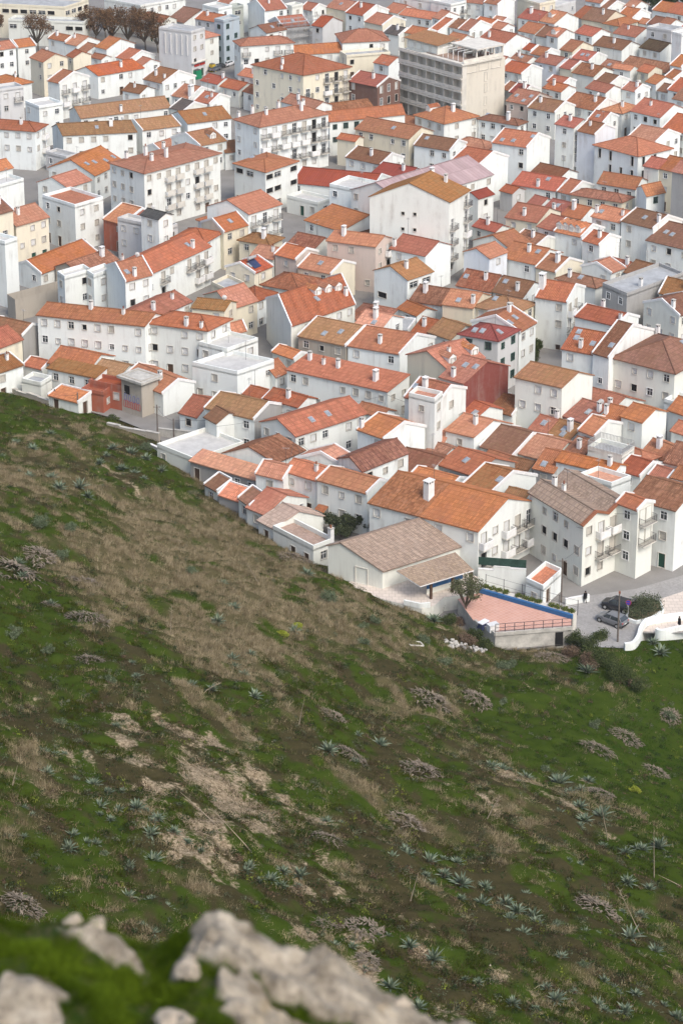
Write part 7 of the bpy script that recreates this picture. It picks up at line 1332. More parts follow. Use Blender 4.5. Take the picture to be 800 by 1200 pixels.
def ribbon_wall(pts, th, h0, label):
    P = [Vector((p[0], p[1])) for p in pts]; S = []
    for i in range(len(P)-1):   # catmull-rom
        p0 = P[max(0, i-1)]; p1 = P[i]; p2 = P[i+1]; p3 = P[min(len(P)-1, i+2)]
        for k in range(6):
            t = k/6; S.append(.5*((2*p1)+(-p0+p2)*t+(2*p0-5*p1+4*p2-p3)*t*t+(-p0+3*p1-3*p2+p3)*t*t*t))
    S.append(P[-1]); L_ = []; Rr = []
    for i, p in enumerate(S):
        d = (S[min(len(S)-1, i+1)]-S[max(0, i-1)]).normalized(); n = Vector((-d.y, d.x))*th/2; L_.append(p+n); Rr.append(p-n)
    mb = MB()
    for i in range(len(S)-1):
        for A, B_, za, zb in ((L_[i], L_[i+1], -2, h0), (Rr[i+1], Rr[i], -2, h0)): mb.face([(A.x, A.y, za), (B_.x, B_.y, za), (B_.x, B_.y, zb), (A.x, A.y, zb)], 'plaster_w')
        mb.face([(L_[i].x, L_[i].y, h0), (L_[i+1].x, L_[i+1].y, h0), (Rr[i+1].x, Rr[i+1].y, h0), (Rr[i].x, Rr[i].y, h0)], 'plaster_w')
    for i in (0, len(S)-1): mb.face([(L_[i].x, L_[i].y, -2), (Rr[i].x, Rr[i].y, -2), (Rr[i].x, Rr[i].y, h0), (L_[i].x, L_[i].y, h0)], 'plaster_w')
    o = mb.build('parapet_wall'); tag(o, label, 'wall')
ribbon_wall(PT['wwall'], .42, .95, 'thick curving white parapet wall at the bend of the road')
ribbon_wall(PT['wwall2'], .4, .6, 'lower white wall in front of the curving parapet')
isl = PT['island']; mb = MB(); n = len(isl)
cx = sum(p[0] for p in isl)/n; cy = sum(p[1] for p in isl)/n
for i in range(n):
    p, q = Vector(isl[i])-Vector((cx, cy)), Vector(isl[(i+1) % n])-Vector((cx, cy)); d = q-p; c = (p+q)/2; mb.box((c.x, c.y, .2), (d.length+.1, .3, .42+.004*i), 'plaster_w', math.atan2(d.y, d.x))
mb.face([(p[0]-cx, p[1]-cy, .25) for p in isl], 'hill_soil'); o = mb.build('planting_island', None, (cx, cy, 0)); tag(o, 'white kerbed planting island beside the parked cars', 'planter')
lv = leafcloud('shrub_bed', [(p[0]*.72+cx*.28, p[1]*.72+cy*.28, .8) for p in isl]+[(cx, cy, 1.0)]*2, [(1.1, 1.1, .8)]*n+[(1.6, 1.6, 1.1)]*2, 7000, .09, (.03, .05, .025), (.13, .14, .08), seed=5); tag(lv, 'grey green shrubs filling the white kerbed island', 'shrub')

# ------------------------------------------------------------------ plants
ORDN = ['leftmost', 'second from left', 'third from left', 'fourth from left', 'fifth from left', 'sixth from left', 'seventh from left', 'eighth from left', 'ninth from left', 'tenth from left', 'eleventh from left', 'twelfth from left', 'thirteenth from left', 'fourteenth from left', 'fifteenth from left', 'sixteenth from left', 'seventeenth from left', 'eighteenth from left', 'nineteenth from left', 'twentieth from left', 'twenty-first from left', 'twenty-second from left', 'twenty-third from left', 'twenty-fourth from left']
def number_labels(objs):
    by = {}
    for o in objs: by.setdefault(o['label'], []).append(o)
    for lab_, l in by.items():
        if len(l) < 2: continue
        l.sort(key=lambda o: o.location.x/max(1, o.location.y))
        for i, o in enumerate(l): o['label'] = ORDN[min(i, 23)]+' '+lab_
plain('agave', (.085, .118, .072), .6, .3, .3, .7); plain('agave_pale', (.185, .22, .145), .6, .3, .2, .7); plain('dead_leaf', (.215, .175, .13), .9, .1, .5, 2.6); plain('bark', (.12, .095, .07), .95, .1, .3, 4); plain('stalk', (.32, .26, .19), .9, .1, .2, 3)
def agave_mesh(seed, n=30, dead=False):
    r = random.Random(seed); mb = MB()
    for i in range(n):
        a = i*2.39996+r.uniform(-.25, .25); t = i/n; el0 = R(12+68*t+r.uniform(-9, 9)); ln = (.56-.16*t)*r.uniform(.75, 1.12); wd = .052*r.uniform(.8, 1.15)
        p = Vector((0, 0, .02)); pr = []; e = el0
        for k in range(5):
            w = wd*(.75, 1.0, .85, .5, .02)[k]; d = Vector((math.cos(a)*math.cos(e), math.sin(a)*math.cos(e), math.sin(e))); sd_ = Vector((-math.sin(a), math.cos(a), 0))
            up = d.cross(sd_)*-1 if False else sd_.cross(d)
            pr.append((p-sd_*w+up*-.0+Vector((0, 0, w*.35)), p+Vector((0, 0, -w*.15)), p+sd_*w+Vector((0, 0, w*.35)))); p = p+d*ln/4; e -= R(r.uniform(1, 9))*(1 if t < .7 else .3)
        m_ = 'agave_pale' if i % 3 == 0 else 'agave'
        for k in range(4):
            A, B_ = pr[k], pr[k+1]; mb.face([A[0], A[1], B_[1], B_[0]], m_); mb.face([A[1], A[2], B_[2], B_[1]], m_)
    return mb.mesh('agave')
AG = [agave_mesh(s, 26+4*(s % 3)) for s in range(5)]
r_ = random.Random(4)
def zone(px, py):
    if py < 600: return 'on the upper slope below the crest walls'
    if px < 200 and py < 840: return 'beside the heaps of dead leaves on the near slope'
    if px > 620 and py < 830: return 'on the bank under the curving white wall'
    if py < 760 and px > 330: return 'just below the bungalow terrace'
    if py < 840: return 'in the brownish middle of the slope'
    if px < 240: return 'just under the bare sandy patch' if py < 930 else 'between the sandy patch and the mossy ledge'
    if px > 560 and py < 945: return 'in the bright green grass under the road'
    if px > 640: return 'low down by the long dry stalks'
    if px > 420 and py < 1100: return 'in the row beside the eroded gully'
    return 'just above the pale boulders' if px < 450 else 'at the foot of the eroded gully'
AGL = [list(q) for q in PT['agave']]
for x, y, z, s, px, py in PT['agave']:
    if py > 850 and r_.random() < .95: AGL.append([x+r_.choice((-1, 1))*r_.uniform(.9, 1.6)*s, y+r_.uniform(-1.6, 1.6)*s, z, s*r_.uniform(.5, .85), px, py])
for i, (x, y, z, s, px, py) in enumerate(AGL):
    o = link('agave', AG[i % 5], None, (x, y, float(height(x, y))-.05), r_.uniform(0, 6.28)); s = max(.6, s)*1.5
    o.scale = (s, s, s*r_.uniform(.85, 1.15)); o.rotation_euler[0] = R(r_.uniform(2, 12)); o.rotation_euler[1] = R(r_.uniform(0, 8))
    szw = 'small' if s < 1.5 else 'large' if s > 2.3 else 'mid-sized'
    tag(o, szw+' agave rosette '+zone(px, py), 'agave', 'agaves scattered over the slope')
def deadpile_mesh(seed):
    r = random.Random(seed); mb = MB()
    for i in range(190):
        a = r.uniform(0, 6.283); d = math.sqrt(r.random()); c = Vector((math.cos(a)*d, math.sin(a)*d, .42*(1-d*d)+r.uniform(-.05, .1))); b_ = a+r.uniform(-1.3, 1.3); ln = r.uniform(.22, .5); w = r.uniform(.022, .05)
        p = c; e = R(r.uniform(-5, 50)); pr = []
        for k in range(4):
            dr = Vector((math.cos(b_)*math.cos(e), math.sin(b_)*math.cos(e), math.sin(e))); sd_ = Vector((-math.sin(b_), math.cos(b_), 0)); ww = w*(1, .9, .6, .1)[k]
            pr.append((p-sd_*ww, p+sd_*ww)); p = p+dr*ln/3; e -= R(r.uniform(15, 45)); b_ += r.uniform(-.3, .3)
        for k in range(3): mb.face([pr[k][0], pr[k][1], pr[k+1][1], pr[k+1][0]], 'dead_leaf')
    return mb.mesh('dead_agave')
DP = [deadpile_mesh(s) for s in range(4)]
for i, (x, y, z, a_, b_) in enumerate(PT['dead']):
    o = link('dead_agave', DP[i % 4], None, (x, y, float(height(x, y))-.03), r_.uniform(0, 6.28)); rr = (a_+b_*1.6)/2*1.15
    o.scale = (rr*r_.uniform(.85, 1.25), rr*r_.uniform(.7, 1.0), rr*.6)
    g1 = (height(x+1, y)-height(x-1, y))/2; g2 = (height(x, y+1)-height(x, y-1))/2
    o.rotation_euler = Vector((-float(g1), -float(g2), 1)).to_track_quat('Z', 'Y').to_euler()
    tag(o, ('broad' if rr > 1.9 else 'small' if rr < 1.1 else 'middling')+' heap of withered agave leaves '+('on the bright green slope' if x > 12 and y > 165 else 'among green grass at the slope edge' if x < -12 and y > 160 else 'low on the near slope' if y < 165 else 'in mid slope below the bungalow'), 'dead agave', 'heaps of withered agave leaves')
kinds = [((.05, .075, .035), (.17, .20, .12), 'grey green bush'), ((.022, .038, .014), (.10, .12, .045), 'dark leafy bush'), ((.09, .06, .04), (.22, .16, .11), 'dry brown bush'), ((.16, .20, .02), (.36, .38, .06), 'yellow green spurge bush')]
for i, (x, y, z, a_, b_, k) in enumerate(PT['shrub']):
    c0, c1, nm = kinds[k]; rr = random.Random(i); z = float(height(x, y)) if (y < 330 and z != 0) else max(0.0, z)
    nb = 5; cs = [(rr.uniform(-.5, .5)*a_, rr.uniform(-.5, .5)*a_, b_*rr.uniform(.5, .9)) for _ in range(nb)]
    lf = leafcloud('bush', cs, [(a_*rr.uniform(.4, .7), a_*rr.uniform(.4, .7), b_*rr.uniform(.45, .75)) for _ in range(nb)], int(min(3500, 500+900*a_*b_)), .085 if y < 330 else .14, c0, c1, seed=i+40, loc=(x, y, z-.1))
    where = 'between the tall houses by the alley' if y > 300 else 'on the bank between court and road' if x > 24 and y > 215 else 'against the court wall' if x > 12 and y > 225 else 'below the crest walls' if x < -18 and y > 235 else 'near the bungalow terrace' if x > -4 and y > 200 else 'on the rough slope'
    tag(lf, ('wide ' if a_ > 1.35 else 'small ' if a_ < .85 else '')+nm+' '+where, 'bush', 'bushes on and around the slope')
for i, (x, y, z, dx, dz) in enumerate(PT['stalk']):
    mb = MB(); P_ = Vector((0, 0, 0)); 
    for k in range(6):
        t = (k+1)/6; q = Vector((dx*t, .35*math.sin(t*2)*(.3), abs(dz)*t*1.02+.1)) if abs(dz) > .6 else Vector((dx*t, dz*2*t, .3*t))
        mb.tube(P_, q, .045*(1.2-t*.8), .045*(1.1-t*.8), 'stalk', 5); P_ = q
    if i % 3 == 0:
        for k in range(8): mb.tube(P_*(.75+.03*k), P_*(.75+.03*k)+Vector((random.Random(k).uniform(-.5, .5), .1, .15)), .02, .008, 'stalk', 4)
    o = mb.build('flower_stalk', None, (x, y, float(height(x, y))-.1)); tag(o, ('long' if math.hypot(dx, dz) > 3.2 else 'short')+' dry agave flower stalk '+('leaning over green slope' if x > 10 else 'standing in dry grass' if y > 185 else 'lying near the pale boulders' if x < 0 else 'in the eroded gully'), 'stalk', 'dry flower stalks')

def tree(x, y, r, h, kind, i):
    rr = random.Random(i*5+1); nm = {'b': 'bare_tree', 'c': 'conifer', 'o': 'olive_tree', 'e': 'evergreen_tree', 'a': 'small_tree'}[kind]
    lab = {'b': 'rust brown nearly bare tree', 'c': 'dark narrow conifer', 'o': 'dark round-headed tree', 'e': 'dense dark evergreen', 'a': 'small airy tree with dusky green leaves'}[kind]
    where = TREE_AT[i]
    t = empty(nm, (x, y, 0 if kind != 'a' else 1.0), rr.uniform(0, 6), lab+' '+where, 'tree', 'trees among the houses' if kind != 'a' else None)
    mb = MB(); top = h*(.45 if kind != 'c' else .95); mb.tube((0, 0, -.5), (.05*h*rr.uniform(-1, 1), .03*h, top*.6), .045*h**.8*.7, .03*h**.8*.6, 'bark', 7); last = Vector((.03, .03*h, top*.6))
    cs = []; rs = []
    if kind == 'c':
        mb.tube(last, (0, 0, h), .1, .02, 'bark', 6)
        for k in range(9):
            f = k/8; cs.append((0, 0, h*(.14+.8*f))); rs.append((r*(1.05-.92*f), r*(1.05-.92*f), h*.07))
    else:
        nl = 7 if kind != 'b' else 11
        for k in range(nl):
            a = k*2.4+rr.uniform(-.4, .4); d = r*rr.uniform(.35, .72); e = Vector((math.cos(a)*d, math.sin(a)*d, h*rr.uniform(.5, .86))); mid = last.lerp(e, .5)+Vector((0, 0, -.05*h))
            mb.tube(last-Vector((0, 0, top*.1)), mid, .05*r, .035*r, 'bark', 5); mb.tube(mid, e, .035*r, .012*r, 'bark', 5)
            for j in range(5 if kind == 'b' else 2):
                q = e+Vector((rr.uniform(-1, 1), rr.uniform(-1, 1), rr.uniform(-.2, 1)))*r*.42; mb.tube(mid.lerp(e, .6), q, .015*r, .005*r, 'bark', 4)
            cs.append(tuple(e)); q = r*rr.uniform(.34, .5); rs.append((q, q, q*.8))
        cs.append((0, 0, h*.72)); rs.append((r*.6, r*.6, h*.22))
    mb.build('trunk', t)
    col = {'b': ((.075, .042, .024), (.21, .125, .068)), 'c': ((.012, .025, .014), (.035, .055, .03)), 'o': ((.025, .035, .018), (.10, .115, .06)), 'e': ((.02, .032, .014), (.06, .08, .035)), 'a': ((.05, .06, .03), (.16, .165, .09))}[kind]
    n = {'b': 2600, 'c': 2600, 'o': 2600, 'e': 2600, 'a': 4200}[kind]
    leafcloud('crown', cs, rs, n, {'b': .19, 'c': .2, 'o': .13, 'e': .26, 'a': .10}[kind], *col, parent=t, seed=i+200)
TREE_AT = ['before the cream institutional block', 'at the front of the brown row by the white hall', 'second along the brown row by the hall', 'third along the brown row by the hall', 'fourth along the brown row by the hall', 'at the edge of the cream institutional block', 'behind the brown row by the hall', 'nearest the grey corner building in the brown row', 'behind the second tree of the brown row', 'at the far end of the brown row', 'beside the grey corner building with fins', 'beside the dark brick house', 'on the roofs beside the white flat block', 'slightly smaller, beside its twin near the white flat block', 'below the villa with long dark balconies', 'starting the dark group above the bungalow', 'third of the dark group above the bungalow', 'ending the dark group above the bungalow', 'second of the dark group above the bungalow', 'far behind the roofs at the top edge', 'second of the evergreens at the top edge', 'smallest evergreen at the top edge', 'last evergreen at the top corner', 'beside the pointed orange dormers', 'standing beside the pink court']
for i, q in enumerate(PT['trees']): tree(*q, i)
q = PT['tree']; tree(q[0], q[1], 2.3, 5.6, 'a', 24)

for pre in ('agave', 'dead_agave', 'bush', 'flower_stalk'): number_labels([o for o in bpy.data.objects if o.name.split('.')[0] == pre and o.get('category')])
# ------------------------------------------------------------------ cars
plain('car_grey', (.16, .165, .17), .3, .6, .06); plain('car_black', (.025, .026, .03), .25, .6, .1); plain('car_white', (.7, .7, .7), .3, .6, .04); plain('tyre', (.02, .02, .02), .9, .1, .1); plain('lamp_red', (.4, .02, .02), .3, .5, .1); plain('plate', (.6, .6, .55), .5, .3, .05)
def make_car(paint, label, suv=False, open_hatch=False):
    t = empty('parked_car', (0, 0, 0), 0, label, 'car', 'parked cars'); k = 1.12 if suv else 1.0
    # x forward; stations: x, z bottom, z belt, half width
    st_ = [(-2.05, .42, .80, .70), (-1.95, .30, .98, .80), (-1.2, .24, .99, .86), (0, .24, .96, .87), (1.1, .24, .93, .86), (1.75, .28, .78, .80), (2.0, .38, .62, .66)]
    mb = MB(); ring = []
    for x, zb, zt, w in st_:
        zb, zt = zb*k, zt*k; ring.append([(x, -w*.9, zb), (x, -w, zb+.18), (x, -w*.99, zt-.14), (x, -w*.9, zt), (x, w*.9, zt), (x, w*.99, zt-.14), (x, w, zb+.18), (x, w*.9, zb)])
    for i in range(len(ring)-1):
        for j in range(8): mb.face([ring[i][j], ring[i+1][j], ring[i+1][(j+1) % 8], ring[i][(j+1) % 8]], paint)
    mb.face(ring[0], paint); mb.face(list(reversed(ring[-1])), paint); mb.build('body', t, smooth=False)
    g = [(-1.93, .97, .76), (-1.5, 1.40, .62), (-.3, 1.46, .62), (.35, 1.40, .6), (1.05, .94, .74)]
    cab = MB(); R1 = [[(x, -w-.0, .96*k if i in (0, 4) else z*k) for i, (x, z, w) in enumerate(g)], None]
    def pt(i, s, up): x, z, w = g[i]; return (x, s*(w if up else .80), (z if up else .94)*k)
    roof = MB(); roof.face([pt(1, -1, 1), pt(2, -1, 1), pt(2, 1, 1), pt(1, 1, 1)], paint); roof.face([pt(2, -1, 1), pt(3, -1, 1), pt(3, 1, 1), pt(2, 1, 1)], paint)
    cab.face([pt(0, -1, 1), pt(1, -1, 1), pt(1, 1, 1), pt(0, 1, 1)], 'glass'); cab.face([pt(3, -1, 1), pt(4, -1, 1), pt(4, 1, 1), pt(3, 1, 1)], 'glass')
    for s in (-1, 1):
        cab.face([pt(0, s, 0), pt(4, s, 0), pt(3, s, 1), pt(2, s, 1), pt(1, s, 1)], 'glass')
        for i in (1, 2, 3):
            a = Vector(pt(i, s, 1)); b_ = Vector((a.x+(-.38, .1, .65)[i-1], s*.81, .95*k)); roof.tube(a, b_, .045, .05, paint, 5)
        roof.tube(pt(1, s, 1), pt(3, s, 1), .045, .045, paint, 5)
    roof.build('roof', t); cab.build('windows', t)
    for x in (-1.28, 1.28):
        for s in (-1, 1):
            w_ = MB(); w_.tube((x, s*.68, .32*k), (x, s*.88, .32*k), .33*k, .33*k, 'tyre', 16); wh = w_.build('wheel', t); r2 = MB(); r2.tube((x, s*.80, .32*k), (x, s*.892, .32*k), .2, .19, 'grey_metal', 12); r2.build('rim', wh)
    for s in (-1, 1):
        q = MB(); q.box((-1.99, s*.62, .80*k), (.1, .26, .2), 'lamp_red'); q.build('tail_lamp', t); q = MB(); q.box((1.88, s*.6, .62*k), (.16, .26, .14), 'skyglass'); q.build('headlight', t)
        q = MB(); q.box((.75, s*.95, 1.0*k), (.14, .2, .13), paint); q.build('mirror', t)
    q = MB(); q.box((-2.05, 0, .60*k), (.04, .5, .12), 'plate'); q.build('number_plate', t); q = MB(); q.box((-2.0, 0, .42*k), (.16, 1.5, .18), 'tyre'); q.build('bumper', t)
    if open_hatch:
        q = MB(); q.face([(-1.5, -.6, 1.5), (-1.5, .6, 1.5), (-2.5, .55, 2.0), (-2.5, -.55, 2.0)], paint); q.face([(-1.5, -.6, 1.46), (-2.5, -.55, 1.96), (-2.5, .55, 1.96), (-1.5, .6, 1.46)], 'glass'); q.build('tailgate', t)
    return t
c = make_car('car_grey', 'grey hatchback parked beside the white kerbed island'); p = PT['car1']; c.location = (p[0], p[1], .012); c.rotation_euler[2] = R(140)
c = make_car('car_black', 'black car with its tailgate raised behind the grey hatchback', True, True); p = PT['car2']; c.location = (p[0], p[1], .012); c.rotation_euler[2] = R(150)
for pc, q, lab, ang in (('car_black', PT['cars'][0], 'dark car parked in the street by the grey corner building', 60), ('car_white', PT['cars'][1], 'white car parked below the blue tiled town house', 60), ('car_grey', PT['cars'][2], 'silver grey car half hidden before the red shop signs', 58)):
    c = make_car(pc, lab); c.location = (q[0], q[1], .012); c.rotation_euler[2] = R(ang)

# ------------------------------------------------------------------ people
plain('cloth_black', (.015, .015, .018), .9, .1, .2); plain('skin', (.42, .25, .18), .6, .3, .05); plain('hair', (.03, .02, .015), .8, .2, .2)
def person(loc, rz, label, stride=.18):
    J = {'pelvis': (0, 0, .95, .13), 'chest': (0, 0, 1.28, .15), 'neck': (0, 0, 1.48, .055), 'head': (0, -.01, 1.6, .09), 'top': (0, 0, 1.71, .075),
         'ls': (.19, 0, 1.42, .06), 'le': (.24, .03, 1.15, .045), 'lh': (.2, -.16, .98, .035), 'rs': (-.19, 0, 1.42, .06), 're': (-.25, .02, 1.15, .045), 'rh': (-.22, -.08, .9, .035),
         'lk': (.1, -stride*.5, .52, .065), 'lf': (.1, -stride, .08, .05), 'lt': (.1, -stride-.15, .04, .035), 'rk': (-.1, -.02, .5, .065), 'rf': (-.1, stride, .1, .05), 'rt': (-.1, stride-.14, .04, .035), 'lhip': (.09, 0, .9, .1), 'rhip': (-.09, 0, .9, .1)}
    E = [('pelvis', 'chest'), ('chest', 'neck'), ('neck', 'head'), ('head', 'top'), ('chest', 'ls'), ('ls', 'le'), ('le', 'lh'), ('chest', 'rs'), ('rs', 're'), ('re', 'rh'), ('pelvis', 'lhip'), ('lhip', 'lk'), ('lk', 'lf'), ('lf', 'lt'), ('pelvis', 'rhip'), ('rhip', 'rk'), ('rk', 'rf'), ('rf', 'rt')]
    names = list(J); me = bpy.data.meshes.new('person'); me.from_pydata([J[k][:3] for k in names], [(names.index(a), names.index(b_)) for a, b_ in E], [])
    tmp = bpy.data.objects.new('tmp', me); COL.objects.link(tmp); md = tmp.modifiers.new('skin', 'SKIN')
    for i, k in enumerate(names): me.skin_vertices[0].data[i].radius = (J[k][3], J[k][3]*.85); me.skin_vertices[0].data[i].use_root = (k == 'pelvis')
    sb = tmp.modifiers.new('sub', 'SUBSURF'); sb.levels = 2; bpy.context.view_layer.update()
    m2 = bpy.data.meshes.new_from_object(tmp.evaluated_get(bpy.context.evaluated_depsgraph_get())); bpy.data.objects.remove(tmp)
    m2.materials.clear(); [m2.materials.append(MATS[k]) for k in ('cloth_black', 'skin')]
    for pg in m2.polygons:
        z = pg.center.z; pg.material_index = 1 if (z > 1.5 or (abs(pg.center.x) > .15 and z < .98)) else 0; pg.use_smooth = True
    o = link('person', m2, None, loc, rz); tag(o, label, 'person')
    hb = bpy.data.meshes.new('hair'); bm = bmesh.new(); bmesh.ops.create_icosphere(bm, subdivisions=3, radius=.105)
    for v in bm.verts: v.co.z = v.co.z*1.05+1.67; v.co.y = v.co.y*1.05+.025
    bm.to_mesh(hb); bm.free(); hb.materials.append(MATS['hair']); link('hair', hb, o)
    cm = bpy.data.meshes.new('coat'); bm = bmesh.new(); bmesh.ops.create_cone(bm, segments=16, radius1=.27, radius2=.2, depth=.75, cap_ends=True)
    for v in bm.verts: v.co.y *= .7; v.co.z += 1.08
    bm.to_mesh(cm); bm.free(); cm.materials.append(MATS['cloth_black']); link('coat', cm, o)
p = PT['p1']; person((p[0], p[1], .012), R(200), 'person in dark clothes walking on the road below the double-gabled house')
p = PT['p2']; person((p[0], p[1], 0), R(120), 'person in black standing between the two white walls', .05)

# ------------------------------------------------------------------ poles, cables, sign
def pole(x, y, h, label, arm=True):
    t = empty('utility_pole', (x, y, 0), 0, label, 'pole', 'utility poles'); mb = MB(); mb.tube((0, 0, -.5), (0, 0, h), .13, .085, 'wood_pole', 8); mb.build('post', t)
    if arm: q = MB(); q.box((0, 0, h-.35), (1.1, .09, .09), 'wood_pole'); q.build('crossarm', t)
p = PT['lamp']; pole(p[0], p[1], 6.6, 'tall bare concrete pole rising in front of the grey hatchback', False)
mb = MB(); mb.box((p[0], p[1], 6.75), (.22, .22, .3), 'roof_o'); ch = mb.build('cap', [o for o in bpy.data.objects if o.name.startswith('utility_pole')][-1], (-p[0], -p[1], 0))
p = PT['pole']; pole(p[0], p[1], 6.2, 'wooden pole beside the white garage at the road')
lp = ['thick pole right beside the graffiti tower', 'dark thin pole behind the ochre parapet terrace', 'slim pipe pole at the corner of the grey gable house', 'thin pole in front of the white wall of the lichened house', 'short pole under the bare grey gable', 'crooked thin pole at the low yard by the crest', 'dark pole beside the brick red painted house', 'tall wire pole below the two tilted skylights', 'second wire pole below the two tilted skylights']
for q, lab in zip(PT['poles'], lp): pole(q[0], q[1], q[3], lab, q[3] > 4.5)
def cable(a, b_, sag, label):
    mb = MB(); n = 14; A0 = Vector(a); last = Vector((0, 0, 0))
    for i in range(1, n):
        t = i/(n-1); p = A0.lerp(Vector(b_), t)-A0; p.z -= sag*4*t*(1-t); mb.tube(last, p, .022, .022, 'iron', 4); last = p
    o = mb.build('overhead_cable', None, a); tag(o, label, 'cable', 'overhead cables')
pp = PT['poles']; tp = lambda q: (q[0], q[1], q[3]-.3)
for i, (a, b_) in enumerate(((1, 8), (8, 7), (0, 1), (5, 6))): cable(tp(pp[a]), tp(pp[b_]), .5, ('cable from the ochre terrace pole to the skylight wall poles', 'cable between the two wire poles under the skylights', 'cable from the graffiti tower pole to the dark thin pole', 'cable from the crest yard to the brick red house')[i])
a = PT['pole']; H4 = ROOTS['A4'][3]; cable((a[0], a[1], 6.0), (H4['x'], H4['y'], 6.2), .3, 'black cable from the garage pole to the double-gabled house')
p = PT['sign']; t = empty('road_sign', (p[0], p[1], 0), R(-20), 'round blue no-parking sign on a thin pole by the cars', 'sign'); mb = MB(); mb.tube((0, 0, 0), (0, 0, 2.6), .035, .035, 'grey_metal', 6); mb.build('post', t)
mb = MB(); mb.tube((0, -.04, 2.5), (0, -.07, 2.5), .36, .36, 'red_paint', 20); mb.tube((0, -.072, 2.5), (0, -.085, 2.5), .3, .3, 'blue_sign', 20); ds = mb.build('disc', t); q = MB(); q.box((0, -.09, 2.5), (.62, .01, .07), 'red_paint'); q.build('bar', ds).rotation_euler = (0, 0, 0)

# ------------------------------------------------------------------ small things round the court
p = PT['courtitems'][1]; mb = MB(); mb.box((0, 0, .45), (1.3, .8, .9), 'coping'); mb.box((0, 0, .93), (1.4, .9, .07), 'shutter'); o = mb.build('white_cabinet', None, (p[0], p[1], 1.99), .5); tag(o, 'white box cabinet in the near corner of the pink court', 'cabinet')
p = PT['courtitems'][0]; mb = MB(); mb.box((0, 0, .35), (1.5, .9, .7), 'solar', .3, .7); mb.box((0, 0, .75), (1.4, .8, .1), 'plaster_b', .3); o = mb.build('covered_pile', None, (p[0], p[1], 1.99), .5); tag(o, 'pile under a pale blue sheet beside the white cabinet', 'pile')
from mathutils import noise as mnoise
def boulder_mesh(seed, sub=2, amp=.25):
    bm = bmesh.new(); bmesh.ops.create_icosphere(bm, subdivisions=sub, radius=1.0); off_ = Vector((seed*7.3, seed*3.1, seed*1.7))
    for v in bm.verts:
        p = v.co.copy(); d = mnoise.noise(p*1.1+off_)*.9+mnoise.noise(p*2.6+off_)*.5+(abs(mnoise.noise(p*4.5+off_))-.25)*-.45+(abs(mnoise.noise(p*10+off_))-.25)*-.22+mnoise.noise(p*22+off_)*.07
        v.co *= 1+amp*d
        for ax in (Vector((.8, .3, .5)), Vector((-.6, .5, .62)), Vector((.1, -.8, .6)), Vector((-.3, -.4, -.85))):
            n_ = (ax+Vector((mnoise.noise(off_+ax), mnoise.noise(off_-ax), 0))*.6).normalized(); e_ = v.co.dot(n_)-.82
            if e_ > 0: v.co -= n_*e_*.8
    me = bpy.data.meshes.new('rock'); bm.to_mesh(me); bm.free(); return me
rb = [boulder_mesh(s, 1, .5) for s in range(4)]
for m_ in rb: m_.materials.append(MATS['rubble_mat'])
rr = random.Random(11)
for x, y, z, s in PT['rubble']:
    for k in range(14):
        q = link('rubble_block', rb[k % 4], None, (x+rr.gauss(0, s*.5), y+rr.gauss(0, s*.5), 0), rr.uniform(0, 6)); q.location.z = float(height(q.location.x, q.location.y))+.12; w = rr.uniform(.14, .34); q.scale = (w*1.4, w, w*.8)
        tag(q, 'pale broken masonry block in the rubble heap below the pink court', 'rubble', 'blocks of the rubble heap')
x, y, z = PT['frame']; mb = MB(); [mb.box(c_, d_, 'stone_trim') for c_, d_ in (((0, .5, .1), (1.8, .12, .12)), ((0, -.5, .1), (1.8, .12, .121)), ((.9, 0, .1), (.12, .9, .119)), ((-.9, 0, .1), (.12, .9, .118)))]
o = mb.build('wooden_frame', None, (x, y, float(height(x, y))+.1), .4); o.rotation_euler[1] = .25; tag(o, 'pale discarded frame lying in the grass below the terrace', 'frame')
p = PT['container']; t = empty('container', (p[0], p[1], 0), R(50), 'green recycling container beside the grey corner building', 'container'); mb = MB(); mb.box((0, 0, .95), (1.9, 1.5, 1.9), 'green_c', 0, .85) if False else None
plain('green_c', (.01, .20, .09), .5, .3, .1); plain('yellow_c', (.55, .38, .03), .5, .3, .1)
mb = MB(); mb.box((0, 0, 1.1), (2.0, 1.6, 2.2), 'green_c', 0, .88); mb.build('body', t); mb = MB(); mb.box((0, 0, 2.28), (1.5, 1.2, .16), 'iron'); mb.build('lid', t)
p = PT['bin']; t = empty('container', (p[0], p[1], 0), R(50), 'yellow recycling container near the parked cars in the far street', 'container'); mb = MB(); mb.box((0, 0, 1.0), (1.3, 1.3, 2.0), 'yellow_c', 0, .86); mb.build('body', t); mb = MB(); mb.box((0, 0, 2.06), (1.0, 1.0, .14), 'iron'); mb.build('lid', t)

# ------------------------------------------------------------------ graffiti tower
rt, ro, PF, H = ROOTS['C7']; a, w, h = H['a'], H['w'], H['h']; sk = R(H['sk']); U = Vector((-math.sin(sk), math.cos(sk), 0))
mb = MB(); mb.prism([tuple(PF(*q, 0)[:2]) for q in ((-.5, -.5), (w+.5, -.5), (w+.5, a+.5), (-.5, a+.5))], h+.1, h+.5, 'concrete'); mb.build('roof_slab', rt)
rr = random.Random(6)
for name, mat, zc, n in (('graffiti', 'red_paint', h-4.0, 9), ('graffiti', 'grey_metal', h-2.6, 5), ('graffiti', 'blue_sign', h-2.9, 4)):
    mb = MB()
    for k in range(n):
        t0_ = .4+(a-.8)*(k+.5)/n; p_ = None; a0 = rr.uniform(0, 6)
        for j in range(14):
            an = a0+j*.5; q_ = U*(t0_+math.cos(an)*.26)+Vector((-.02, 0, zc+math.sin(an)*.55+rr.uniform(-.08, .08)))
            if p_ is not None: mb.tube(p_, q_, .032, .032, mat, 4)
            p_ = q_
    mb.build(name, rt)
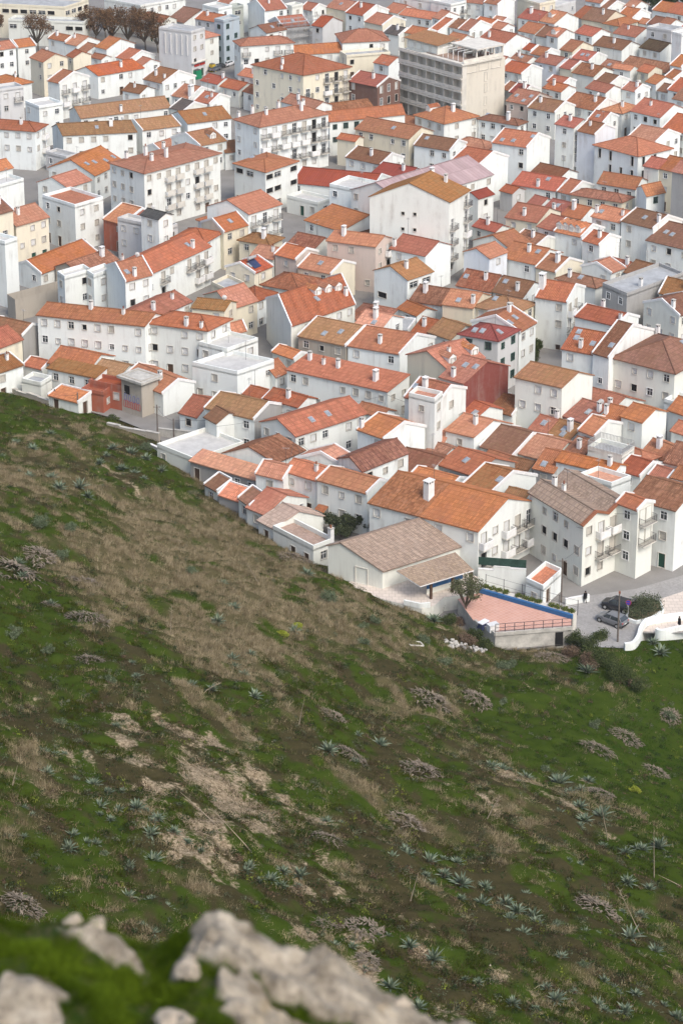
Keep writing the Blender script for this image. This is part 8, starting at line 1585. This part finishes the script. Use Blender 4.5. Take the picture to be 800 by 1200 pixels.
mb = MB(); q_ = U*(a*.72)+Vector((-.03, 0, h-1.6)); mb.box(tuple(q_), (.05, 1.2, 1.4), 'dark'); mb.build('opening', rt)
# stepped white annex details: red awning and cloth on the row house
rt, ro, PF, H = ROOTS['A8b']; sk = R(H['sk']); U = Vector((-math.sin(sk), math.cos(sk), 0)); mb = MB(); t_ = H['a']*.86; c0 = U*t_
mb.face([c0+Vector((-1.0, .9, 2.3)), c0+Vector((-1.0, -.9, 2.3)), c0+Vector((-.02, -.9, 2.9)), c0+Vector((-.02, .9, 2.9))], 'roof_o', [(0, 0), (1.8, 0), (1.8, 1), (0, 1)]); mb.build('awning', rt)
# solar heater on the cream cottage
rt, ro, PF, H = ROOTS['F13']; s, t = H['w']*.35, H['a']*.25; z = roof_z(H, s, t); mb = MB(); mb.box((0, 0, .25), (1.8, 2.0, .1), 'solar'); o = mb.build('solar_panel', ro, (s, t, z)); o.rotation_euler = (.55, 0, 0); mb = MB(); mb.tube((-1, 1.05, .75), (1, 1.05, .75), .28, .28, 'grey_metal', 10); mb.build('tank', o)
# fins, shop signs on the grey corner building
rt, ro, PF, H = ROOTS['I35']; sk = R(H['sk']); U = Vector((-math.sin(sk), math.cos(sk), 0))
for k in range(5): q_ = U*(H['a']*(.12+.17*k)); mb = MB(); mb.box((q_.x-.15, q_.y, 8.6), (.3, .25, 5.2), 'plaster_G'); mb.build('fin', rt)
for k in range(2): mb = MB(); mb.box((H['w']*(.35+.4*k), -.1, 3.3), (1.9, .14, .6), 'red_paint'); mb.build('shop_sign', rt)
mb = MB(); mb.box((H['w']/2, -.3, 4.1), (H['w']+.3, .6, .25), 'slab'); mb.build('canopy', rt)
# scaffold round the roofless upper storey
rt, ro, PF, H = ROOTS['I29']; sc_ = empty('scaffold', (H['x'], H['y'], 0), R(H['th']), 'grey scaffolding lattice wrapped round the house with a red roof', 'scaffold')
mb = MB(); pk = MB(); Wd = H['w']+8
for lv_ in range(5):
    z = 1.8+lv_*2.0; pk.box((Wd/2-2, -1.0, z), (Wd, .9, .08), 'grey_metal')
    for yy in (-1.45, -.55): mb.tube((-2, yy, z+1), (Wd-2, yy, z+1), .05, .05, 'grey_metal', 5)
for k in range(9):
    x = -2+Wd*k/8
    for yy in (-1.45, -.55): mb.tube((x, yy, 0), (x, yy, 11.2), .055, .055, 'grey_metal', 5)
    if k < 8: mb.tube((x, -1.45, 1.8+(k % 4)*2), (x+Wd/8, -1.45, 3.8+(k % 4)*2), .04, .04, 'grey_metal', 4)
mb.build('poles', sc_); pk.build('planks', sc_)

# ------------------------------------------------------------------ the hotel with open loggias
H = [q for q in HS if q['id'] == 'HT'][0]; a, w, h = H['a'], H['w'], H['h']
rt = empty('hotel', (H['x'], H['y'], 0), R(H['th']), H['label'], 'hotel'); fl = h/5.0
mb = MB(); mb.box((w/2+.7, a/2, h/2), (w-1.4, a, h-.02), 'plaster_h'); mb.box((.75, .2, h/2-fl/2), (1.5, .4, h-fl), 'plaster_h'); mb.build('wall', rt)
nb = 7
for k in range(1, 6):
    z = h-fl*(5-k); q = MB(); q.box((.55, a/2, z-.15), (1.75, a+.3, .35), 'slab'); q.build('floor_slab', rt)
    q = MB(); q.box((-.25, a/2, z+.55 if k < 5 else z+.3), (.1, a, .75 if k < 5 else .3), 'slab'); q.build('balcony_front', rt)
for i in range(nb+1): q = MB(); q.box((.7, a*i/nb, h/2), (1.35, .25, h), 'slab'); q.build('partition', rt)
for k in range(5):
    for i in range(nb):
        q = link('window', win_mesh('stone' if (i+k) % 3 else 'dark', 2.1, 2.1), rt, (1.4, a*(i+.5)/nb, h-fl*(k+1)+.15), -math.pi/2)
for k in range(4):
    link('window', win_mesh('shut', .8, 2.0), rt, (w*.55, -.02, h-fl*(k+1)-1.2 if k else h-fl-1.6), 0)
for i in range(3): link('window', win_mesh('dark', w*.22, 1.5), rt, (w*(.22+.28*i), -.02, h-2.0), 0)
q = MB(); q.box((w*.45, a*.33, h+.15), (w*.95, a*.7, .3), 'slab'); q.box((w*.5, a*.36, h+.35), (w*.8, a*.55, .12), 'roof_q'); q.build('roof_terrace', rt)
q = MB(); q.box((w*.35, a*.72, h+1.3), (w*.45, a*.5, 2.6), 'plaster_W'); pv = q.build('pavilion', rt)
for i in range(4): link('window', win_mesh('stone', 2.0, 1.5), pv, (w*.35-w*.225-.02, a*(.53+.125*i), h+.6), -math.pi/2)
q = MB(); z0_, z1_ = h+2.7, h+3.5; q.face([(w*.08, a*.44, z0_), (w*.6, a*.44, z1_), (w*.6, a*1.0, z1_), (w*.08, a*1.0, z0_)], 'roof_y', [(0, 0), (0, 7), (12, 7), (12, 0)]); q.face([(w*.08, a*1.0, z0_-.15), (w*.6, a*1.0, z1_-.15), (w*.6, a*.44, z1_-.15), (w*.08, a*.44, z0_-.15)], 'slab'); q.build('pavilion_roof', rt)
q = MB(); q.box((w*.66, a*.2, h+3.0), (w*.66, a*.42, .3), 'slab')
for i in range(4):
    for j in range(3): q.box((w*(.36+.2*i), a*(.02+.18*j), h+1.5), (.35, .35, 2.7), 'slab')
q.box((w*.7, a*.3, h+1.4), (w*.4, .3, 2.4), 'plaster_W'); q.box((w*.5, a*.01, h+.75), (w*.9, .12, .8), 'slab'); q.build('open_storey', rt)
q = MB()
for i in range(5):
    for j in (0, 1): q.tube((w*(.1+.6*j), a*(.05+.08*i), h+.2), (w*(.1+.6*j), a*(.05+.08*i), h+2.6), .07, .07, 'white_metal', 5)
    q.tube((w*.1, a*(.05+.08*i), h+2.6), (w*.7, a*(.05+.08*i), h+2.6), .06, .06, 'white_metal', 5)
q.build('pergola', rt)

# ------------------------------------------------------------------ the cliff edge just below the viewpoint
LX = np.array([q[0] for q in PT['ledge']]); LZ = np.array([q[1] for q in PT['ledge']])
def rockmask(X, Y):
    m_ = np.full(np.shape(X), -.22)
    for x, y, rx, ry, s in PT['patch']: m_ = np.maximum(m_, s*(1-np.sqrt(((X-x)/rx)**2+((Y-y)/ry)**2)))
    m_ = m_+(vnoise(X, Y, .16, 65)-.5)*.55+(vnoise(X, Y, .06, 66)-.5)*.35
    return np.clip(m_*2.6+.1, 0, 1)
def ledge_z(X, Y):
    z = np.interp(X, LX, LZ)+(vnoise(X, Y, .35, 61)-.5)*.10+(vnoise(X, Y, .12, 62)-.5)*.03
    k_ = rockmask(X, Y); z = z+k_*((vnoise(X, Y, .22, 67)-.35)*.16+np.abs(vnoise(X, Y, .11, 68)-.5)*.12+(vnoise(X, Y, .045, 69)-.5)*.035+.015)
    z = z+np.clip(10.9-Y, 0, 8)*.06
    t = np.clip((Y-11.05)/22, 0, 1); return z-(t*6)**.75*9-np.clip((Y-11.05)*2.0, 0, 8)
m, b, L = newmat('limestone', .95, .15); p_ = worldpos(m)
c1_ = mixc(m, ramp(m, noise(m, p_, 5, 7, .7), .35, .7), (.15, .125, .09), (.50, .44, .345)); c2_ = mixc(m, mul(m, ramp(m, noise(m, p_, 14, 5, .7), .5, .68), .75), c1_, (.13, .105, .08)); c3_ = mixc(m, mul(m, ramp(m, noise(m, p_, 3, 4), .58, .7), .4), c2_, (.40, .28, .12)); L.new(c3_, b.inputs['Base Color'])
bp = nd(m, 'ShaderNodeBump'); bp.inputs['Strength'].default_value = 1.0; bp.inputs['Distance'].default_value = .03; L.new(noise(m, p_, 12, 7, .7), bp.inputs['Height']); L.new(bp.outputs[0], b.inputs['Normal'])
def make_ledge():
    xs = np.concatenate([np.arange(-14, -2.7, .4), np.arange(-2.7, 2.7, .016), np.arange(2.7, 14, .4)]); ys = np.concatenate([np.arange(-4, 9.2, .4), np.arange(9.2, 11.5, .016), np.arange(11.5, 32, .5)])
    X, Y = np.meshgrid(xs, ys); Z = ledge_z(X, Y); K = rockmask(X, Y); nx, ny = len(xs), len(ys); idx = np.arange(nx*ny).reshape(ny, nx); q = np.stack([idx[:-1, :-1], idx[:-1, 1:], idx[1:, 1:], idx[1:, :-1]], -1).reshape(-1, 4)
    me = bpy.data.meshes.new('cliff_edge'); me.vertices.add(nx*ny); me.vertices.foreach_set('co', np.stack([X, Y, Z], -1).ravel()); me.loops.add(q.size); me.loops.foreach_set('vertex_index', q.ravel())
    me.polygons.add(len(q)); me.polygons.foreach_set('loop_start', np.arange(len(q))*4); me.polygons.foreach_set('loop_total', np.full(len(q), 4)); me.update(); me.validate()
    ca = me.color_attributes.new('tint', 'FLOAT_COLOR', 'POINT'); ca.data.foreach_set('color', np.stack([K, K, K, np.ones_like(K)], -1).ravel())
    m = MATS['limestone']; b = m.node_tree.nodes['Principled BSDF']; L = m.node_tree.links; src = b.inputs['Base Color'].links[0].from_socket; at = nd(m, 'ShaderNodeAttribute', attribute_name='tint'); p = worldpos(m)
    moss = mixc(m, ramp(m, noise(m, p, 9, 6, .7), .4, .62), (.022, .05, .007), (.085, .07, .035)); L.new(mixc(m, ramp(m, at.outputs['Fac'], .25, .6), moss, src), b.inputs['Base Color']); me.materials.append(m)
    tag(link('cliff_edge', me), kind='structure')
make_ledge()
r = np.random.default_rng(9); X = r.uniform(-2.6, 2.3, 200000); Y = r.uniform(9.0, 11.1, 200000)
k = rockmask(X, Y) < .22+.25*(r.random(len(X)) < .25); X = X[k]; Y = Y[k]; Z = ledge_z(X, Y); tt = vnoise(X, Y, .12, 73)
blades('cliff_grass', 'blade', X, Y, Z, 4, .02+.075*tt+.025*r.random(len(X)), np.full(len(X), .0055), np.full(len(X), .01), C3((.015, .042, .004), (.16, .24, .02), np.clip(tt*.5+(vnoise(X, Y, .3, 74)-.35)*.8+r.random(len(X))*.3, 0, 1)), 'bright green moss and grass between the rocks of the cliff edge', lean=.6, seed=77)
for i, (x, y, z, rx, rz) in enumerate(PT['rocks']):
    me = boulder_mesh(i+30, 4, .5); me.materials.append(MATS['rubble_warm']) if 'rubble_warm' in MATS else me.materials.append(plain('rubble_warm', (.40, .34, .26), .95, .1, .4, 9)); me.polygons.foreach_set('use_smooth', [True]*len(me.polygons))
    o = link('rock', me, None, (x, y, float(ledge_z(np.array([x]), np.array([y]))[0])+rz*.2), i*1.3); o.scale = (rx, rx*.8, rz); tag(o, ['small pale stone topping the mossy cliff edge at far left', 'second pale stone on top of the mossy cliff edge', 'white stone low in the moss near the bottom edge', 'loose stone on the right shoulder of the cliff rock', 'small stone in the moss beside the largest hump'][i], 'rock', 'loose stones on the cliff edge')

# ------------------------------------------------------------------ the air between the viewpoint and the town
hb = bpy.data.meshes.new('haze'); bm = bmesh.new(); bmesh.ops.create_cube(bm, size=1.0)
for v in bm.verts: v.co = Vector((v.co.x*1500, 690+v.co.y*1500, 62+v.co.z*146))
bm.to_mesh(hb); bm.free(); hm = bpy.data.materials.new('haze'); hm.use_nodes = True; n_ = hm.node_tree.nodes; n_.remove(n_['Principled BSDF'])
pv = n_.new('ShaderNodeVolumePrincipled'); pv.inputs['Density'].default_value = .00007; pv.inputs['Color'].default_value = (.93, .93, .93, 1); pv.inputs['Anisotropy'].default_value = 0.0
hm.node_tree.links.new(pv.outputs[0], n_['Material Output'].inputs['Volume']); hb.materials.append(hm); tag(link('haze', hb), kind='stuff')
# ------------------------------------------------------------------ aerials and dishes on the roofs
def antenna_mesh(v):
    mb = MB(); h_ = 2.2+v*.5; mb.tube((0, 0, -.4), (0, 0, h_), .03, .022, 'iron', 5); mb.tube((-.5, 0, h_-.15), (.5, 0, h_-.15), .018, .018, 'grey_metal', 4)
    for k in range(5): x = -.45+.22*k; mb.tube((x, -.35+.03*k, h_-.15), (x, .35-.03*k, h_-.15), .014, .014, 'grey_metal', 4)
    if v == 2: mb.tube((-.3, 0, h_-.8), (.3, 0, h_-.8), .018, .018, 'grey_metal', 4)
    return mb.mesh('tv_antenna')
AM = [antenna_mesh(v) for v in range(3)]; ra = random.Random(21); na = 0; seen = set()
dm = MB(); 
for k in range(12):
    a0, a1 = 2*math.pi*k/12, 2*math.pi*(k+1)/12; dm.face([(0, .1, 0), (.42*math.cos(a0), 0, .42*math.sin(a0)), (.42*math.cos(a1), 0, .42*math.sin(a1))], 'shutter')
dm.tube((0, .1, 0), (0, .5, -.5), .025, .025, 'grey_metal', 4); dm = dm.mesh('satellite_dish')
for q in HS:
    if q['id'] == 'HT' or q['ty'] == 's' or 'ruin' in q['ex'] or min(q['a'], q['w']) < 3.4: continue
    u_ = ra.random()
    if u_ > .34: continue
    s, t = (q['w']*.5, q['a']*ra.uniform(.15, .9)) if q['ty'] in 'bm' else (q['w']*ra.uniform(.15, .9), q['a']*.5); sk = R(q['sk']); lx, ly = s-t*math.sin(sk), t*math.cos(sk); ca, sa = math.cos(R(q['th'])), math.sin(R(q['th']))
    X_, Y_w = q['x']+lx*ca-ly*sa, q['y']+lx*sa+ly*ca; z = roof_z(q, s, t); short = ' '.join(q['label'].replace(',', '').split()[:9])
    if short in seen: continue
    seen.add(short)
    if u_ < .26: o = link('tv_antenna', AM[na % 3], None, (X_, Y_w, z), ra.uniform(0, 3)); tag(o, 'thin roof aerial on the '+short, 'antenna', 'roof aerials')
    else: o = link('satellite_dish', dm, None, (X_, Y_w, z+.5), R(ra.uniform(150, 220))); tag(o, 'small white dish on the '+short, 'satellite dish', 'satellite dishes')
    na += 1

# ------------------------------------------------------------------ more wires slung between house corners
rc = random.Random(5); near_ = [q for q in HS if q['y'] < 330 and q['h'] > 4 and q['id'] != 'A2']; kk = 0
for q in near_:
    o2 = [p for p in near_ if p is not q and 7 < math.hypot(p['x']-q['x'], p['y']-q['y']) < 20]
    if not o2 or kk >= 14 or rc.random() < .3: continue
    p = rc.choice(o2); cable((q['x']-.1, q['y']-.1, q['h']-.6), (p['x']-.1, p['y']-.1, p['h']-.6), .35, 'thin cable from the corner of the '+' '.join(q['label'].replace(',', '').split()[:8])); kk += 1
